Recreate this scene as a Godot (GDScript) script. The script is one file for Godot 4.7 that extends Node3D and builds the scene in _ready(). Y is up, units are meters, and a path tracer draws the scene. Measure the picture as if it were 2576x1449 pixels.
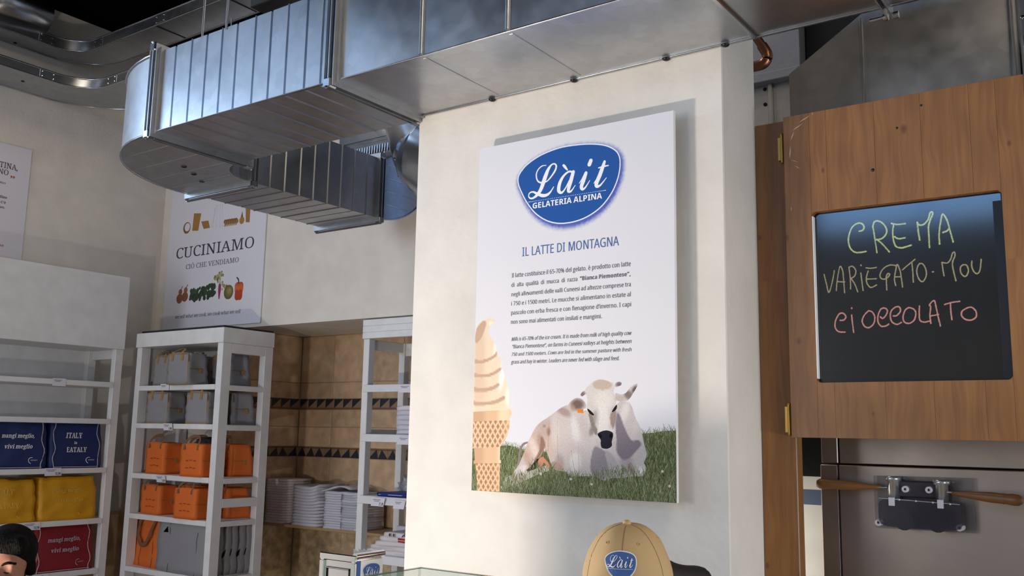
extends Node3D
# A shop interior seen from the counter: pillar with a poster, sheet-metal air ducts, shelves with bags, a wooden kitchen hatch.
# Room axes: +x runs right along the pillar face, -z runs away from the counter, y is up. The camera stands at (0, 1.78, 0).
var M := {}
var used := {}
var sans: Font
var sans_bold: Font
var serif: Font
var serif_bold: Font
const LOGO := [[0.2226,0.1091],[0.2376,0.0923],[0.2768,0.0719],[0.3483,0.0529],[0.4441,0.042],[0.5363,0.0427],[0.6136,0.0485],[0.6759,0.0587],[0.7197,0.0733],[0.7439,0.0894],[0.7543,0.1113],[0.7509,0.1412],[0.737,0.1696],[0.7116,0.1988],[0.669,0.228],[0.6159,0.2484],[0.5536,0.2609],[0.4856,0.2645],[0.4245,0.2594],[0.3679,0.2448],[0.3149,0.22],[0.2699,0.185],[0.2388,0.1507],[0.2238,0.1281]]
const SCRIPT := [[[0.376,0.0872,1.7],[0.3541,0.0872,2.55],[0.3333,0.096,2.97],[0.3241,0.1105,3.4],[0.331,0.1273,3.4],[0.3506,0.1354,3.82],[0.3795,0.1346,2.97],[0.4025,0.1237,3.82],[0.4245,0.1069,4.67],[0.4302,0.0945,4.25],[0.421,0.0872,3.4],[0.4048,0.0887,3.82],[0.3887,0.0996,7.65],[0.3749,0.1171,10.2],[0.3633,0.1354,10.62],[0.3495,0.1551,9.35],[0.3322,0.1682,7.65],[0.3137,0.1755,5.1],[0.2964,0.1769,3.82],[0.2849,0.1704,2.97],[0.2884,0.1609,2.97],[0.308,0.1587,3.82],[0.3322,0.1667,6.37],[0.361,0.174,7.65],[0.3852,0.1733,6.37],[0.4037,0.1653,3.82],[0.4175,0.1536,2.12]],[[0.5167,0.12,4.25],[0.496,0.1171,4.25],[0.4729,0.1251,5.52],[0.4556,0.1383,7.65],[0.4464,0.1529,8.92],[0.4452,0.1675,8.5],[0.4602,0.174,5.1],[0.4787,0.1638,3.4],[0.4994,0.1426,2.97]],[[0.519,0.12,8.5],[0.5087,0.1412,9.77],[0.4983,0.1602,9.35],[0.4948,0.1726,6.37],[0.5087,0.174,4.25],[0.5294,0.1594,1.7]],[[0.4683,0.096,5.52],[0.4775,0.1025,5.95],[0.489,0.112,2.55]],[[0.5502,0.1551,1.7],[0.5663,0.1434,3.4],[0.5836,0.1288,7.22],[0.5732,0.147,9.35],[0.5617,0.1645,8.92],[0.5663,0.1733,5.95],[0.5813,0.1696,3.82],[0.6032,0.1521,1.7]],[[0.6078,0.0967,9.35],[0.6009,0.1062,9.77]],[[0.624,0.1616,1.7],[0.6413,0.1478,2.97],[0.6586,0.1288,5.52],[0.6759,0.1062,5.95],[0.6655,0.1229,8.92],[0.6528,0.1419,9.77],[0.6367,0.1631,9.35],[0.639,0.1718,6.8],[0.6563,0.1696,4.25],[0.6851,0.1521,1.7]],[[0.6471,0.1208,2.97],[0.6701,0.1193,3.4],[0.6943,0.1186,2.97]],[[0.2849,0.1864,1.7],[0.4879,0.1864,1.7],[0.6817,0.1864,1.7]]]
const GEL := [0.308,0.2083,0.6644,0.209,0.016]
const TITLE := [0.2549,0.3426,0.7463,0.3426,0.0256]
const BODY := [[0.1995,0.4009,0.8016,0.4009,0.0124],[0.1995,0.4279,0.5444,0.4279,0.0116],[0.5571,0.4272,0.8005,0.4294,0.0109],[0.2007,0.4549,0.8016,0.4542,0.0116],[0.2007,0.4812,0.8016,0.4805,0.0117],[0.2007,0.5075,0.8028,0.5075,0.0117],[0.2007,0.5337,0.6655,0.5337,0.0116]]
const ITAL := [[0.2053,0.5819,0.8028,0.5812,0.0102],[0.2076,0.6031,0.8028,0.6031,0.0103],[0.2053,0.6242,0.8028,0.625,0.0095],[0.2053,0.6461,0.7474,0.6468,0.0102]]
const BODYP := [[0.2999,0.8628],[0.3183,0.8431],[0.3403,0.8212],[0.3679,0.8066],[0.4095,0.792],[0.4452,0.7775],[0.4717,0.768],[0.5029,0.7614],[0.5248,0.7775],[0.5686,0.7796],[0.5998,0.7775],[0.6551,0.819],[0.7382,0.7592],[0.7636,0.7534],[0.7924,0.7548],[0.8085,0.7687],[0.8201,0.7913],[0.8397,0.8132],[0.8524,0.8358],[0.8604,0.8577],[0.8674,0.873],[0.872,0.8884],[0.8593,0.9044],[0.8674,0.9154],[0.8639,0.9329],[0.8431,0.9402],[0.7958,0.9409],[0.7636,0.9467],[0.714,0.9475],[0.6817,0.9555],[0.6309,0.9453],[0.5536,0.9475],[0.5098,0.946],[0.4971,0.9372],[0.4441,0.9336],[0.421,0.9175],[0.4025,0.892],[0.3887,0.876],[0.3749,0.8927],[0.3437,0.9146],[0.3114,0.9321],[0.2976,0.9445],[0.2745,0.957],[0.233,0.9628],[0.2272,0.946],[0.2549,0.9234],[0.278,0.8942],[0.2953,0.8701]]
const HIND := [[0.2318,0.9504],[0.2745,0.938],[0.2837,0.9467],[0.3022,0.9416],[0.3391,0.9336],[0.3852,0.9248],[0.4072,0.9227],[0.4141,0.9343],[0.376,0.9424],[0.331,0.9533],[0.2849,0.9664],[0.2376,0.9767],[0.1765,0.9905],[0.1592,0.9869],[0.1753,0.9694],[0.1995,0.9562]]
const TAIL := [[0.2999,0.8621,3.4],[0.2768,0.8679,5.52],[0.2618,0.8825,5.95],[0.2572,0.9022,5.52],[0.2537,0.9168,6.37],[0.2434,0.9278,4.67]]
const HEADP := [[0.654,0.695],[0.6794,0.6965],[0.7047,0.7016],[0.722,0.7059],[0.7255,0.7176],[0.722,0.7271],[0.7301,0.7388],[0.7347,0.7497],[0.7347,0.7614],[0.7382,0.7731],[0.7347,0.7913],[0.7266,0.8096],[0.722,0.8234],[0.7347,0.8366],[0.7347,0.8548],[0.7301,0.8643],[0.714,0.8687],[0.6932,0.8745],[0.6678,0.873],[0.6517,0.8672],[0.6424,0.8606],[0.6424,0.8468],[0.6298,0.8329],[0.6171,0.8147],[0.6078,0.7964],[0.5998,0.7775],[0.5952,0.7636],[0.5986,0.7497],[0.594,0.7381],[0.5859,0.7286],[0.5894,0.7191],[0.6067,0.7096],[0.6286,0.6994]]
const HORNS := [[[0.564,0.7351],[0.5721,0.7271],[0.5882,0.7235],[0.5905,0.7308],[0.5732,0.7388]],[[0.7301,0.7059],[0.7463,0.7016],[0.7589,0.7045],[0.7566,0.7111],[0.7382,0.7147],[0.7278,0.7154]]]
const EARR := [[0.7301,0.7308],[0.7555,0.7351],[0.7797,0.7308],[0.8005,0.7162],[0.8281,0.7074],[0.8304,0.714],[0.812,0.7322],[0.7878,0.7505],[0.7555,0.7526],[0.7347,0.7497]]
const EARL := [[0.5006,0.7672],[0.5098,0.7563],[0.5294,0.7461],[0.5513,0.7424],[0.5732,0.7468],[0.5882,0.7563],[0.5928,0.768],[0.5779,0.7731],[0.5686,0.7796],[0.5433,0.7826],[0.5167,0.7775]]
const TAG := [[0.549,0.7709],[0.5779,0.7731],[0.579,0.7826],[0.5502,0.7818]]
const MUZZLE := [[0.6471,0.8373],[0.6678,0.8293],[0.6932,0.8271],[0.7174,0.8322],[0.7197,0.8417],[0.714,0.8555],[0.714,0.8665],[0.6932,0.8738],[0.6678,0.8716],[0.6621,0.8606],[0.6621,0.8511]]
const NECKSH := [[0.7347,0.7913],[0.7474,0.784],[0.7716,0.8183],[0.7912,0.8409],[0.8074,0.8519],[0.8362,0.8504],[0.8478,0.8621],[0.8201,0.8803],[0.7912,0.8971],[0.7636,0.8993],[0.7382,0.8818],[0.7347,0.8643]]
const CHEST := [[0.6298,0.8723],[0.6551,0.8716],[0.6886,0.8876],[0.7059,0.9321],[0.6724,0.9511],[0.6217,0.9387],[0.6136,0.9117]]
const UDDER := [[0.361,0.9051],[0.3795,0.9],[0.3933,0.9066],[0.4072,0.9161],[0.4141,0.9248],[0.4095,0.9336],[0.3979,0.9234],[0.3841,0.9161],[0.376,0.927],[0.3599,0.9263],[0.3529,0.9146]]
const BELLY := [[0.3114,0.93],[0.3472,0.9073],[0.361,0.9073],[0.3576,0.9285],[0.3022,0.9394],[0.2976,0.9351]]
const GRASS := [[-0.0115,0.884],[0.1522,0.8745],[0.1961,0.8716],[0.2341,0.876],[0.2722,0.8847],[0.5271,0.8898],[0.8558,0.8336],[0.8997,0.8314],[0.9389,0.8271],[0.9769,0.8256],[1.0231,0.8234],[1.0196,1.0058],[-0.0046,1.0233]]
const ICE := [[-0.0035,0.5724],[0.0046,0.544],[0.0219,0.5257],[0.0473,0.5162],[0.0773,0.5133],[0.1027,0.5155],[0.113,0.5213],[0.1015,0.5286],[0.0842,0.5359],[0.075,0.5513],[0.09,0.5695],[0.1165,0.5907],[0.1269,0.614],[0.1476,0.6344],[0.1534,0.6549],[0.1696,0.6753],[0.1903,0.7103],[0.1984,0.7359],[0.1961,0.7578],[0.2088,0.7753],[0.2053,0.795],[-0.0161,0.7979],[-0.0277,0.5717]]
const RIM := [[-0.0161,0.7804],[0.2042,0.7731],[0.2099,0.7804],[0.2007,0.8023],[-0.015,0.8081]]
const BOWL := [[-0.015,0.8081],[0.203,0.8023],[0.2018,0.822],[0.1903,0.8446],[0.1719,0.8643],[0.1534,0.8767],[-0.0115,0.8833]]
const NECK := [[0.0092,0.8811],[0.1534,0.8767],[0.1534,0.9124],[0.1592,0.9132],[0.1592,0.9212],[0.0081,0.9256],[0.0092,0.9161],[0.015,0.9161]]
const LOWER := [[0.0185,0.9248],[0.1546,0.9219],[0.1546,0.9985],[0.0346,1.0015]]
const NECKFOLD := [[0.6805,0.8781],[0.714,0.8869],[0.7393,0.9088],[0.7555,0.9445],[0.714,0.9475],[0.6978,0.919]]
const LEGDARK := [[0.3691,0.8453],[0.3875,0.8592],[0.3864,0.8781],[0.3483,0.9124],[0.3345,0.9103],[0.361,0.8833]]
const FLANK := [[0.4429,0.9103],[0.466,0.9168],[0.4833,0.9329],[0.4441,0.9336],[0.421,0.9175]]
const CHEEKL := [[0.6009,0.7826],[0.6205,0.7891],[0.6332,0.8103],[0.6471,0.8285],[0.6401,0.8402],[0.6251,0.8285],[0.6125,0.8103],[0.6032,0.7913]]
const CHEEKR := [[0.714,0.7796],[0.7347,0.7775],[0.7347,0.8001],[0.7243,0.8234],[0.7093,0.8096],[0.7059,0.7913]]
const TUFT := [[0.624,0.7052],[0.654,0.6965],[0.6967,0.7001],[0.714,0.7111],[0.6967,0.7198],[0.6632,0.722],[0.6332,0.7169]]
const BRIDGE := [[0.6551,0.757],[0.6886,0.757],[0.6932,0.7957],[0.6967,0.8256],[0.6505,0.8285],[0.6551,0.7964]]
const NOSTRILS := [[[0.6505,0.8373],[0.6632,0.8366],[0.6678,0.8446],[0.6597,0.8475],[0.6528,0.8431]],[[0.7059,0.8351],[0.7186,0.8358],[0.7163,0.8446],[0.7059,0.846],[0.7024,0.8402]]]
const BLOBS := [[0.5479,0.8431,0.2229,0.1045,0,205,195,190,1],[0.6967,0.8417,0.2229,0.1045,0,206,198,195,1],[0.3472,0.8694,0.1338,0.0747,0,205,180,165,0.9],[0.481,0.7775,0.0535,0.0149,-0.4,165,140,130,0.8],[0.391,0.8212,0.0535,0.0398,0.6,190,165,155,0.7],[0.4371,0.83,0.0357,0.0597,0,215,205,198,0.7],[0.5386,0.8314,0.0268,0.0647,0.2,222,218,216,0.8],[0.5825,0.8198,0.0268,0.0498,0.3,190,180,180,0.6],[0.5179,0.8789,0.0981,0.0398,0,196,184,182,0.6],[0.5398,0.9081,0.0401,0.0348,0,226,222,218,0.8],[0.4614,0.9146,0.0312,0.0348,0,165,148,140,0.7],[0.4048,0.8307,0.0134,0.0149,0,150,110,95,0.7],[0.3818,0.8161,0.0111,0.0037,0,140,120,130,0.7],[0.3287,0.8745,0.0268,0.0548,0.45,228,210,200,0.8],[0.2964,0.9059,0.0223,0.0398,0.5,190,150,130,0.6],[0.2745,0.9329,0.0312,0.0149,0.5,225,215,210,0.9],[0.3645,0.8592,0.0223,0.0324,0.3,165,135,120,0.6],[0.7716,0.7775,0.0268,0.0398,-0.3,225,220,216,0.8],[0.8201,0.8183,0.0268,0.0448,-0.3,212,205,202,0.7],[0.8443,0.8847,0.0268,0.0299,0,200,190,185,0.7],[0.7797,0.9081,0.0446,0.0398,0.2,165,155,160,0.7],[0.8431,0.9248,0.0268,0.0149,0,232,228,224,0.9],[0.7993,0.9212,0.0134,0.0224,0.5,140,115,100,0.7],[0.7393,0.927,0.0357,0.0299,0,190,182,182,0.6],[0.6632,0.7052,0.049,0.0174,0,190,165,148,0.8],[0.6713,0.7497,0.0624,0.0398,0,226,220,212,0.9],[0.6805,0.8008,0.0312,0.0398,0,228,222,216,0.9],[0.6251,0.8008,0.0178,0.0373,-0.25,150,140,132,0.7],[0.722,0.7913,0.0156,0.0348,0.1,160,140,130,0.7],[0.6171,0.8285,0.0178,0.0174,-0.4,120,112,108,0.6],[0.6886,0.8278,0.049,0.0124,0,225,222,222,0.7],[0.6517,0.8606,0.0178,0.0149,0,205,190,190,0.8],[0.7243,0.857,0.0156,0.0124,0,205,190,188,0.8],[0.5467,0.7585,0.0446,0.0199,0,110,90,85,0.9],[0.5248,0.768,0.0178,0.0124,0,175,150,130,0.7],[0.7878,0.7344,0.0312,0.0149,-0.7,120,100,92,0.8],[0.7463,0.7432,0.0312,0.01,0,190,178,165,0.9],[0.8166,0.7205,0.0134,0.0149,-0.7,95,80,80,0.9],[0.5721,0.7315,0.0178,0.01,0,135,110,110,1],[0.7451,0.7074,0.0201,0.01,0,125,112,120,1],[0.6471,0.9518,0.0713,0.01,0,150,142,140,0.5],[0.1857,0.9788,0.0357,0.0124,0,160,148,148,0.9],[0.2561,0.9642,0.0535,0.01,-0.3,190,170,165,0.8],[0.3714,0.9343,0.049,0.0075,-0.3,236,230,226,1]]
const SWIRL := [[[0.0023,0.5462],[0.0254,0.5279],[0.0496,0.5192],[0.0611,0.5272],[0.0519,0.5476],[0.0323,0.571],[0.0023,0.5826]],[[-0.0242,0.6235],[0.0219,0.6323],[0.0681,0.6293],[0.1073,0.6198],[0.1234,0.6089],[0.12,0.6242],[0.0681,0.6381],[0.0231,0.6425],[-0.0242,0.6366]],[[-0.0219,0.6651],[0.0392,0.6738],[0.0992,0.6695],[0.1465,0.6549],[0.1488,0.6629],[0.1003,0.6782],[0.0404,0.6826],[-0.0219,0.6768]],[[-0.0208,0.7067],[0.0415,0.7132],[0.1061,0.7074],[0.1361,0.6987],[0.1407,0.7067],[0.1015,0.7191],[0.0415,0.7235],[-0.0196,0.7191]],[[-0.0185,0.7475],[0.0427,0.7526],[0.1176,0.7475],[0.1661,0.7359],[0.1719,0.7446],[0.1188,0.7578],[0.0438,0.7614],[-0.0173,0.7592]]]
const ICEB := [[0.0484,0.6563,0.1338,0.3318,0,236,216,188,1],[0.0219,0.6198,0.049,0.1185,0,222,194,168,0.75],[0.0254,0.7096,0.0624,0.0711,0,224,196,168,0.7],[0.1165,0.5885,0.0178,0.0616,-0.2,250,240,222,0.8],[0.1546,0.6731,0.0223,0.0664,-0.15,254,250,238,0.95],[0.188,0.7359,0.0223,0.0403,0,252,244,225,0.95],[0.1188,0.7592,0.0713,0.0095,0,240,215,180,0.7],[0.0888,0.5286,0.0268,0.0119,-0.5,248,238,216,0.8]]
const EYES := [[[0.5975,0.7716],[0.6078,0.7738],[0.6251,0.7826],[0.6298,0.7884],[0.6159,0.7869],[0.6032,0.7796]],[[0.714,0.7796],[0.722,0.7709],[0.7347,0.7614],[0.7382,0.7643],[0.7347,0.7731],[0.722,0.7789]]]
const CHALKA := [[[0.251,0.131],[0.273,0.126],[0.279,0.105],[0.265,0.086],[0.238,0.085],[0.21,0.106],[0.192,0.149],[0.188,0.188],[0.198,0.227],[0.221,0.251],[0.251,0.256],[0.286,0.254]],[[0.329,0.111],[0.336,0.171],[0.346,0.267]],[[0.329,0.111],[0.339,0.086],[0.361,0.083],[0.389,0.105],[0.405,0.141],[0.397,0.169],[0.374,0.188],[0.344,0.191]],[[0.347,0.189],[0.377,0.219],[0.414,0.269]],[[0.432,0.105],[0.464,0.115],[0.508,0.115]],[[0.444,0.111],[0.437,0.158],[0.44,0.207],[0.452,0.241],[0.478,0.252],[0.503,0.249],[0.533,0.242]],[[0.445,0.183],[0.467,0.198],[0.503,0.196]],[[0.571,0.115],[0.575,0.173],[0.58,0.219]],[[0.571,0.115],[0.58,0.131],[0.604,0.131],[0.629,0.106],[0.641,0.071],[0.651,0.066],[0.654,0.078],[0.639,0.113],[0.629,0.149],[0.629,0.204],[0.629,0.266]],[[0.682,0.251],[0.682,0.198],[0.691,0.138],[0.706,0.085],[0.727,0.124],[0.74,0.186],[0.752,0.247]],[[0.702,0.188],[0.724,0.181],[0.735,0.169]]]
const CHALKB := [[[0.039,0.367],[0.051,0.422],[0.064,0.476],[0.087,0.412],[0.1,0.35]],[[0.107,0.47],[0.115,0.408],[0.133,0.33],[0.148,0.354],[0.152,0.41],[0.155,0.485]],[[0.117,0.417],[0.158,0.422]],[[0.185,0.337],[0.19,0.402],[0.19,0.466]],[[0.185,0.337],[0.206,0.334],[0.223,0.36],[0.216,0.39],[0.192,0.405]],[[0.195,0.405],[0.215,0.44],[0.23,0.486]],[[0.251,0.375],[0.255,0.425],[0.26,0.48]],[[0.253,0.33],[0.255,0.334]],[[0.281,0.349],[0.308,0.354],[0.339,0.352]],[[0.293,0.368],[0.281,0.408],[0.284,0.44],[0.304,0.465],[0.336,0.453]],[[0.281,0.415],[0.337,0.417]],[[0.445,0.35],[0.414,0.345],[0.381,0.359],[0.359,0.39],[0.361,0.415],[0.381,0.423],[0.402,0.412],[0.41,0.397],[0.4,0.393],[0.392,0.408],[0.391,0.438],[0.391,0.486]],[[0.44,0.465],[0.435,0.427],[0.444,0.378],[0.454,0.345],[0.467,0.38],[0.473,0.43],[0.477,0.476]],[[0.44,0.415],[0.473,0.417]],[[0.48,0.378],[0.517,0.349],[0.55,0.324]],[[0.532,0.337],[0.535,0.393],[0.535,0.453]],[[0.573,0.35],[0.59,0.355],[0.604,0.387],[0.604,0.423],[0.585,0.453],[0.566,0.438],[0.556,0.4],[0.561,0.368],[0.573,0.35]],[[0.638,0.403],[0.643,0.403]],[[0.689,0.354],[0.692,0.392],[0.696,0.43]],[[0.689,0.354],[0.716,0.36],[0.735,0.339],[0.744,0.31],[0.755,0.304],[0.757,0.324],[0.745,0.352],[0.742,0.375],[0.747,0.417],[0.755,0.463]],[[0.795,0.377],[0.813,0.382],[0.82,0.412],[0.81,0.437],[0.797,0.441],[0.782,0.42],[0.782,0.39],[0.795,0.377]],[[0.84,0.36],[0.838,0.39],[0.848,0.42],[0.863,0.432],[0.876,0.417],[0.883,0.382],[0.886,0.355]]]
const CHALKC := [[[0.122,0.644],[0.143,0.644],[0.157,0.627],[0.145,0.606],[0.124,0.604],[0.105,0.627],[0.094,0.657],[0.095,0.689],[0.114,0.71],[0.15,0.714]],[[0.19,0.616],[0.193,0.664],[0.198,0.719]],[[0.192,0.576],[0.192,0.579]],[[0.286,0.598],[0.306,0.607],[0.319,0.639],[0.309,0.676],[0.283,0.695],[0.26,0.685],[0.248,0.657],[0.26,0.624],[0.286,0.598]],[[0.349,0.636],[0.362,0.646],[0.382,0.627],[0.389,0.604],[0.377,0.589],[0.354,0.593],[0.337,0.629],[0.336,0.666],[0.352,0.69],[0.376,0.69],[0.394,0.68]],[[0.42,0.636],[0.439,0.634],[0.459,0.611],[0.455,0.588],[0.435,0.586],[0.41,0.607],[0.404,0.641],[0.412,0.669],[0.437,0.684],[0.462,0.674]],[[0.505,0.593],[0.53,0.604],[0.54,0.627],[0.53,0.664],[0.502,0.682],[0.477,0.672],[0.472,0.642],[0.485,0.607],[0.505,0.593]],[[0.561,0.588],[0.558,0.629],[0.56,0.666],[0.58,0.679],[0.613,0.674]],[[0.616,0.689],[0.613,0.644],[0.619,0.598],[0.614,0.584],[0.638,0.563],[0.646,0.593],[0.654,0.647],[0.664,0.705]],[[0.616,0.647],[0.658,0.641]],[[0.691,0.588],[0.731,0.579],[0.769,0.576]],[[0.721,0.586],[0.721,0.632],[0.724,0.674]],[[0.803,0.614],[0.825,0.612],[0.845,0.634],[0.845,0.664],[0.823,0.68],[0.795,0.677],[0.775,0.657],[0.777,0.631],[0.803,0.614]]]
const MK := {"corners":[[-7.359,3.896],[-6.035,3.553],[-7.377,2.654],[-6.076,2.625]],"title":[[-7.242,3.277],[-6.188,3.261],[-7.253,3.372]],"sub":[[-7.09,3.171],[-6.372,3.16],[-7.095,3.213]],"ital":[[-7.197,2.735],[-6.308,2.725],[-7.201,2.765]],"top":[[-7.073,3.8],[-6.218,3.783],[-7.078,3.84]],"ring":[[-7.12,3.551]],"tube":[[-7.04,3.515],[-6.953,3.506],[-6.927,3.659],[-7.031,3.672]],"farf":[[-6.919,3.584],[-6.818,3.581],[-6.79,3.513],[-6.877,3.514]],"sp":[[-6.764,3.514],[-6.719,3.706],[-6.704,3.508],[-6.705,3.704],[-6.652,3.506],[-6.666,3.708],[-6.619,3.506],[-6.64,3.704],[-6.751,3.513],[-6.736,3.682]],"fus":[[-6.585,3.545],[-6.425,3.543]],"cone":[[-6.392,3.522],[-6.363,3.61],[-6.334,3.507]],"tube2":[[-6.31,3.508],[-6.26,3.502],[-6.26,3.639],[-6.324,3.655]],"pear":[[-7.152,2.933],[-7.077,2.945]],"greens":[[-6.959,2.92],[-6.865,2.921],[-6.779,2.924],[-6.702,2.935]],"celery":[[-6.599,2.878],[-6.6,3.01],[-6.6,3.068],[-6.648,3.035],[-6.54,2.981]],"melon":[[-6.477,2.923]],"pepper":[[-6.344,2.925]]}
const POST := [-2.262,-1.395,1.563,2.9335,-2.935]
const BOARD := [-1.0145,-0.4115,1.9755,2.578,-3.275]

func _ready() -> void:
	set_view_and_light()
	make_materials()
	build_room()
	build_air_duct()
	build_round_duct()
	build_cable_trays()
	build_ceiling_pieces()
	build_pillar_poster()
	build_market_poster()
	build_quote_poster()
	build_left_shelf()
	build_bag_shelf()
	build_towel_shelf()
	build_ledge()
	build_hatch()
	build_hood()
	build_gelato_machine()
	build_counter()
	build_people()

func set_view_and_light() -> void:
	var cam := Camera3D.new()
	cam.name = "camera"
	cam.position = Vector3(0, 1.78, 0)
	cam.rotation = Vector3(deg_to_rad(8.89), deg_to_rad(35.42), deg_to_rad(1.063))
	cam.fov = 34.19
	cam.near = 0.05
	cam.far = 100.0
	add_child(cam)
	cam.current = true
	var env := Environment.new()
	env.tonemap_mode = Environment.TONE_MAPPER_LINEAR
	env.tonemap_exposure = 1.0
	env.background_mode = Environment.BG_COLOR
	env.background_color = Color(0.55, 0.68, 0.9)
	env.sdfgi_enabled = true
	env.ssao_enabled = true
	env.ssil_enabled = true
	var we := WorldEnvironment.new()
	we.name = "environment"
	we.environment = env
	add_child(we)
	# daylight: the tall shop window in the left wall and the skylight over the front of the shop
	area_light("window_daylight", Vector3(-6.95, 3.78, 0.9), Vector3(1, -0.05, 0), Vector2(4.4, 1.25), Color(0.76, 0.87, 1.0), 9.0)
	area_light("skylight_daylight", Vector3(-6.6, 5.18, 0.9), Vector3(0, -1, 0), Vector2(1.1, 1.6), Color(0.62, 0.80, 1.0), 0.22)
	area_light("clerestory_daylight", Vector3(-1.7, 4.72, 4.9), Vector3(0, -0.25, -1), Vector2(3.6, 0.7), Color(0.38, 0.68, 1.0), 2.4)
	area_light("front_fill_light", Vector3(-5.4, 2.0, 4.9), Vector3(0, 0, -1), Vector2(2.6, 2.4), Color(1.0, 0.97, 0.94), 10.5)  # unseen fill from the front, added to brighten recess and shelves
	# unseen lamp panels: fill added over counter and shelves; others behind pillar, kitchen end
	area_light("unseen_panel_light", Vector3(1.2, 5.08, -0.5), Vector3(0, -1, 0), Vector2(2.4, 0.6), Color(1.0, 0.92, 0.8), 5.0)
	area_light("unseen_panel_light_001", Vector3(-6.0, 5.08, -2.3), Vector3(0, -1, 0), Vector2(1.2, 0.6), Color(1.0, 0.92, 0.82), 0.7)
	area_light("unseen_panel_light_003", Vector3(-2.7, 5.08, -3.85), Vector3(0, -1, 0), Vector2(0.9, 0.3), Color(1.0, 0.93, 0.84), 1.3)
	area_light("unseen_panel_light_002", Vector3(2.0, 1.25, -1.9), Vector3(-0.85, 0.1, -0.25), Vector2(1.2, 0.3), Color(0.93, 0.96, 1.0), 5.2)

func area_light(called: String, at: Vector3, towards: Vector3, size: Vector2, col: Color, energy: float) -> AreaLight3D:
	var l := AreaLight3D.new()
	l.name = called
	l.area_size = size
	l.light_color = col
	l.light_energy = energy
	l.area_range = 30.0
	l.area_attenuation = 2.0
	l.shadow_enabled = true
	add_child(l)
	var up := Vector3.UP if absf(towards.normalized().y) < 0.9 else Vector3.RIGHT
	l.transform = Transform3D(Basis.looking_at(towards.normalized(), up), at)
	return l

# ---------------------------------------------------------------- naming and tree
func numbered(n: String) -> String:
	if not used.has(n):
		used[n] = 0
		return n
	used[n] += 1
	return "%s_%03d" % [n, used[n]]

func tag(o: Node, label: String, category: String, group := "", kind := "") -> void:
	if label: o.set_meta("label", label)
	if category: o.set_meta("category", category)
	if group: o.set_meta("group", group)
	if kind: o.set_meta("kind", kind)

func thing(called: String, label: String, category: String, at := Vector3.ZERO, turn := 0.0, group := "") -> Node3D:
	var o := Node3D.new()
	o.name = numbered(called)
	add_child(o)
	o.position = at
	o.rotation.y = turn
	tag(o, label, category, group)
	return o

func gpos(n: Node) -> Vector3:
	var p := Vector3.ZERO
	while n is Node3D and n != self:
		p += (n as Node3D).position
		n = n.get_parent()
	return p

func start() -> SurfaceTool:
	var st := SurfaceTool.new()
	st.begin(Mesh.PRIMITIVE_TRIANGLES)
	st.set_smooth_group(-1)
	return st

# one named mesh; its vertices are in the parent's own space
func obj(called: String, st: SurfaceTool, m: Material, parent: Node = null, world := false) -> MeshInstance3D:
	st.generate_normals()
	return put(called, st.commit(), m, parent, world)

func put(called: String, mesh: Mesh, m: Material, parent: Node = null, world := false) -> MeshInstance3D:
	var o := MeshInstance3D.new()
	o.mesh = mesh
	o.material_override = m
	if parent == null:
		o.name = numbered(called)
		add_child(o)
	else:
		o.name = called
		parent.add_child(o, true)
		if world:
			o.position = -gpos(parent)
	return o

# the same with vertices in room space
func objw(called: String, st: SurfaceTool, m: Material, parent: Node = null) -> MeshInstance3D:
	return obj(called, st, m, parent, true)

func structure(called: String, st: SurfaceTool, m: Material, label: String) -> MeshInstance3D:
	var o := obj(called, st, m)
	o.set_meta("kind", "structure")
	o.set_meta("label", label)
	return o

func copy(o: Node3D) -> Node3D:
	var base := String(o.name)
	var r := RegEx.create_from_string("_\\d\\d\\d$")
	base = r.sub(base, "")
	var c: Node3D = o.duplicate()
	c.name = numbered(base)
	add_child(c)
	return c

# ---------------------------------------------------------------- shapes
func tri(st: SurfaceTool, a: Vector3, b: Vector3, c: Vector3, ctr: Vector3) -> void:
	var n := (b - a).cross(c - a)
	if n.length_squared() < 1e-16: return
	if n.dot((a + b + c) / 3.0 - ctr) > 0.0:
		var t := b
		b = c
		c = t
	st.add_vertex(a)
	st.add_vertex(b)
	st.add_vertex(c)

func quad(st: SurfaceTool, a: Vector3, b: Vector3, c: Vector3, d: Vector3, ctr: Vector3) -> void:
	tri(st, a, b, c, ctr)
	tri(st, a, c, d, ctr)

func box(st: SurfaceTool, c: Vector3, s: Vector3, bev := 0.0, b := Basis.IDENTITY) -> void:
	var h := s / 2.0
	bev = minf(bev, minf(h.x, minf(h.y, h.z)) * 0.8)
	st.set_smooth_group(-1)
	var sg := [-1.0, 1.0]
	for k in 3:
		var l := (k + 1) % 3
		var m := (k + 2) % 3
		for sk in sg:
			var q := []
			for t in [[-1.0, -1.0], [1.0, -1.0], [1.0, 1.0], [-1.0, 1.0]]:
				var s3 := Vector3.ZERO
				s3[k] = sk
				s3[l] = t[0]
				s3[m] = t[1]
				q.append(c + b * bv(h, s3, k, bev))
			quad(st, q[0], q[1], q[2], q[3], c)
		if bev > 0.0:
			for sk in sg:
				for sl in sg:
					var e := Vector3.ZERO
					e[k] = sk
					e[l] = sl
					e[m] = -1.0
					var e2 := e
					e2[m] = 1.0
					quad(st, c + b * bv(h, e, k, bev), c + b * bv(h, e2, k, bev), c + b * bv(h, e2, l, bev), c + b * bv(h, e, l, bev), c)
	if bev > 0.0:
		for x in sg:
			for y in sg:
				for z in sg:
					var v := Vector3(x, y, z)
					tri(st, c + b * bv(h, v, 0, bev), c + b * bv(h, v, 1, bev), c + b * bv(h, v, 2, bev), c)

func bv(h: Vector3, s: Vector3, k: int, bev: float) -> Vector3:
	var v := Vector3.ZERO
	for j in 3:
		v[j] = s[j] * (h[j] - (0.0 if j == k else bev))
	return v

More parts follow.
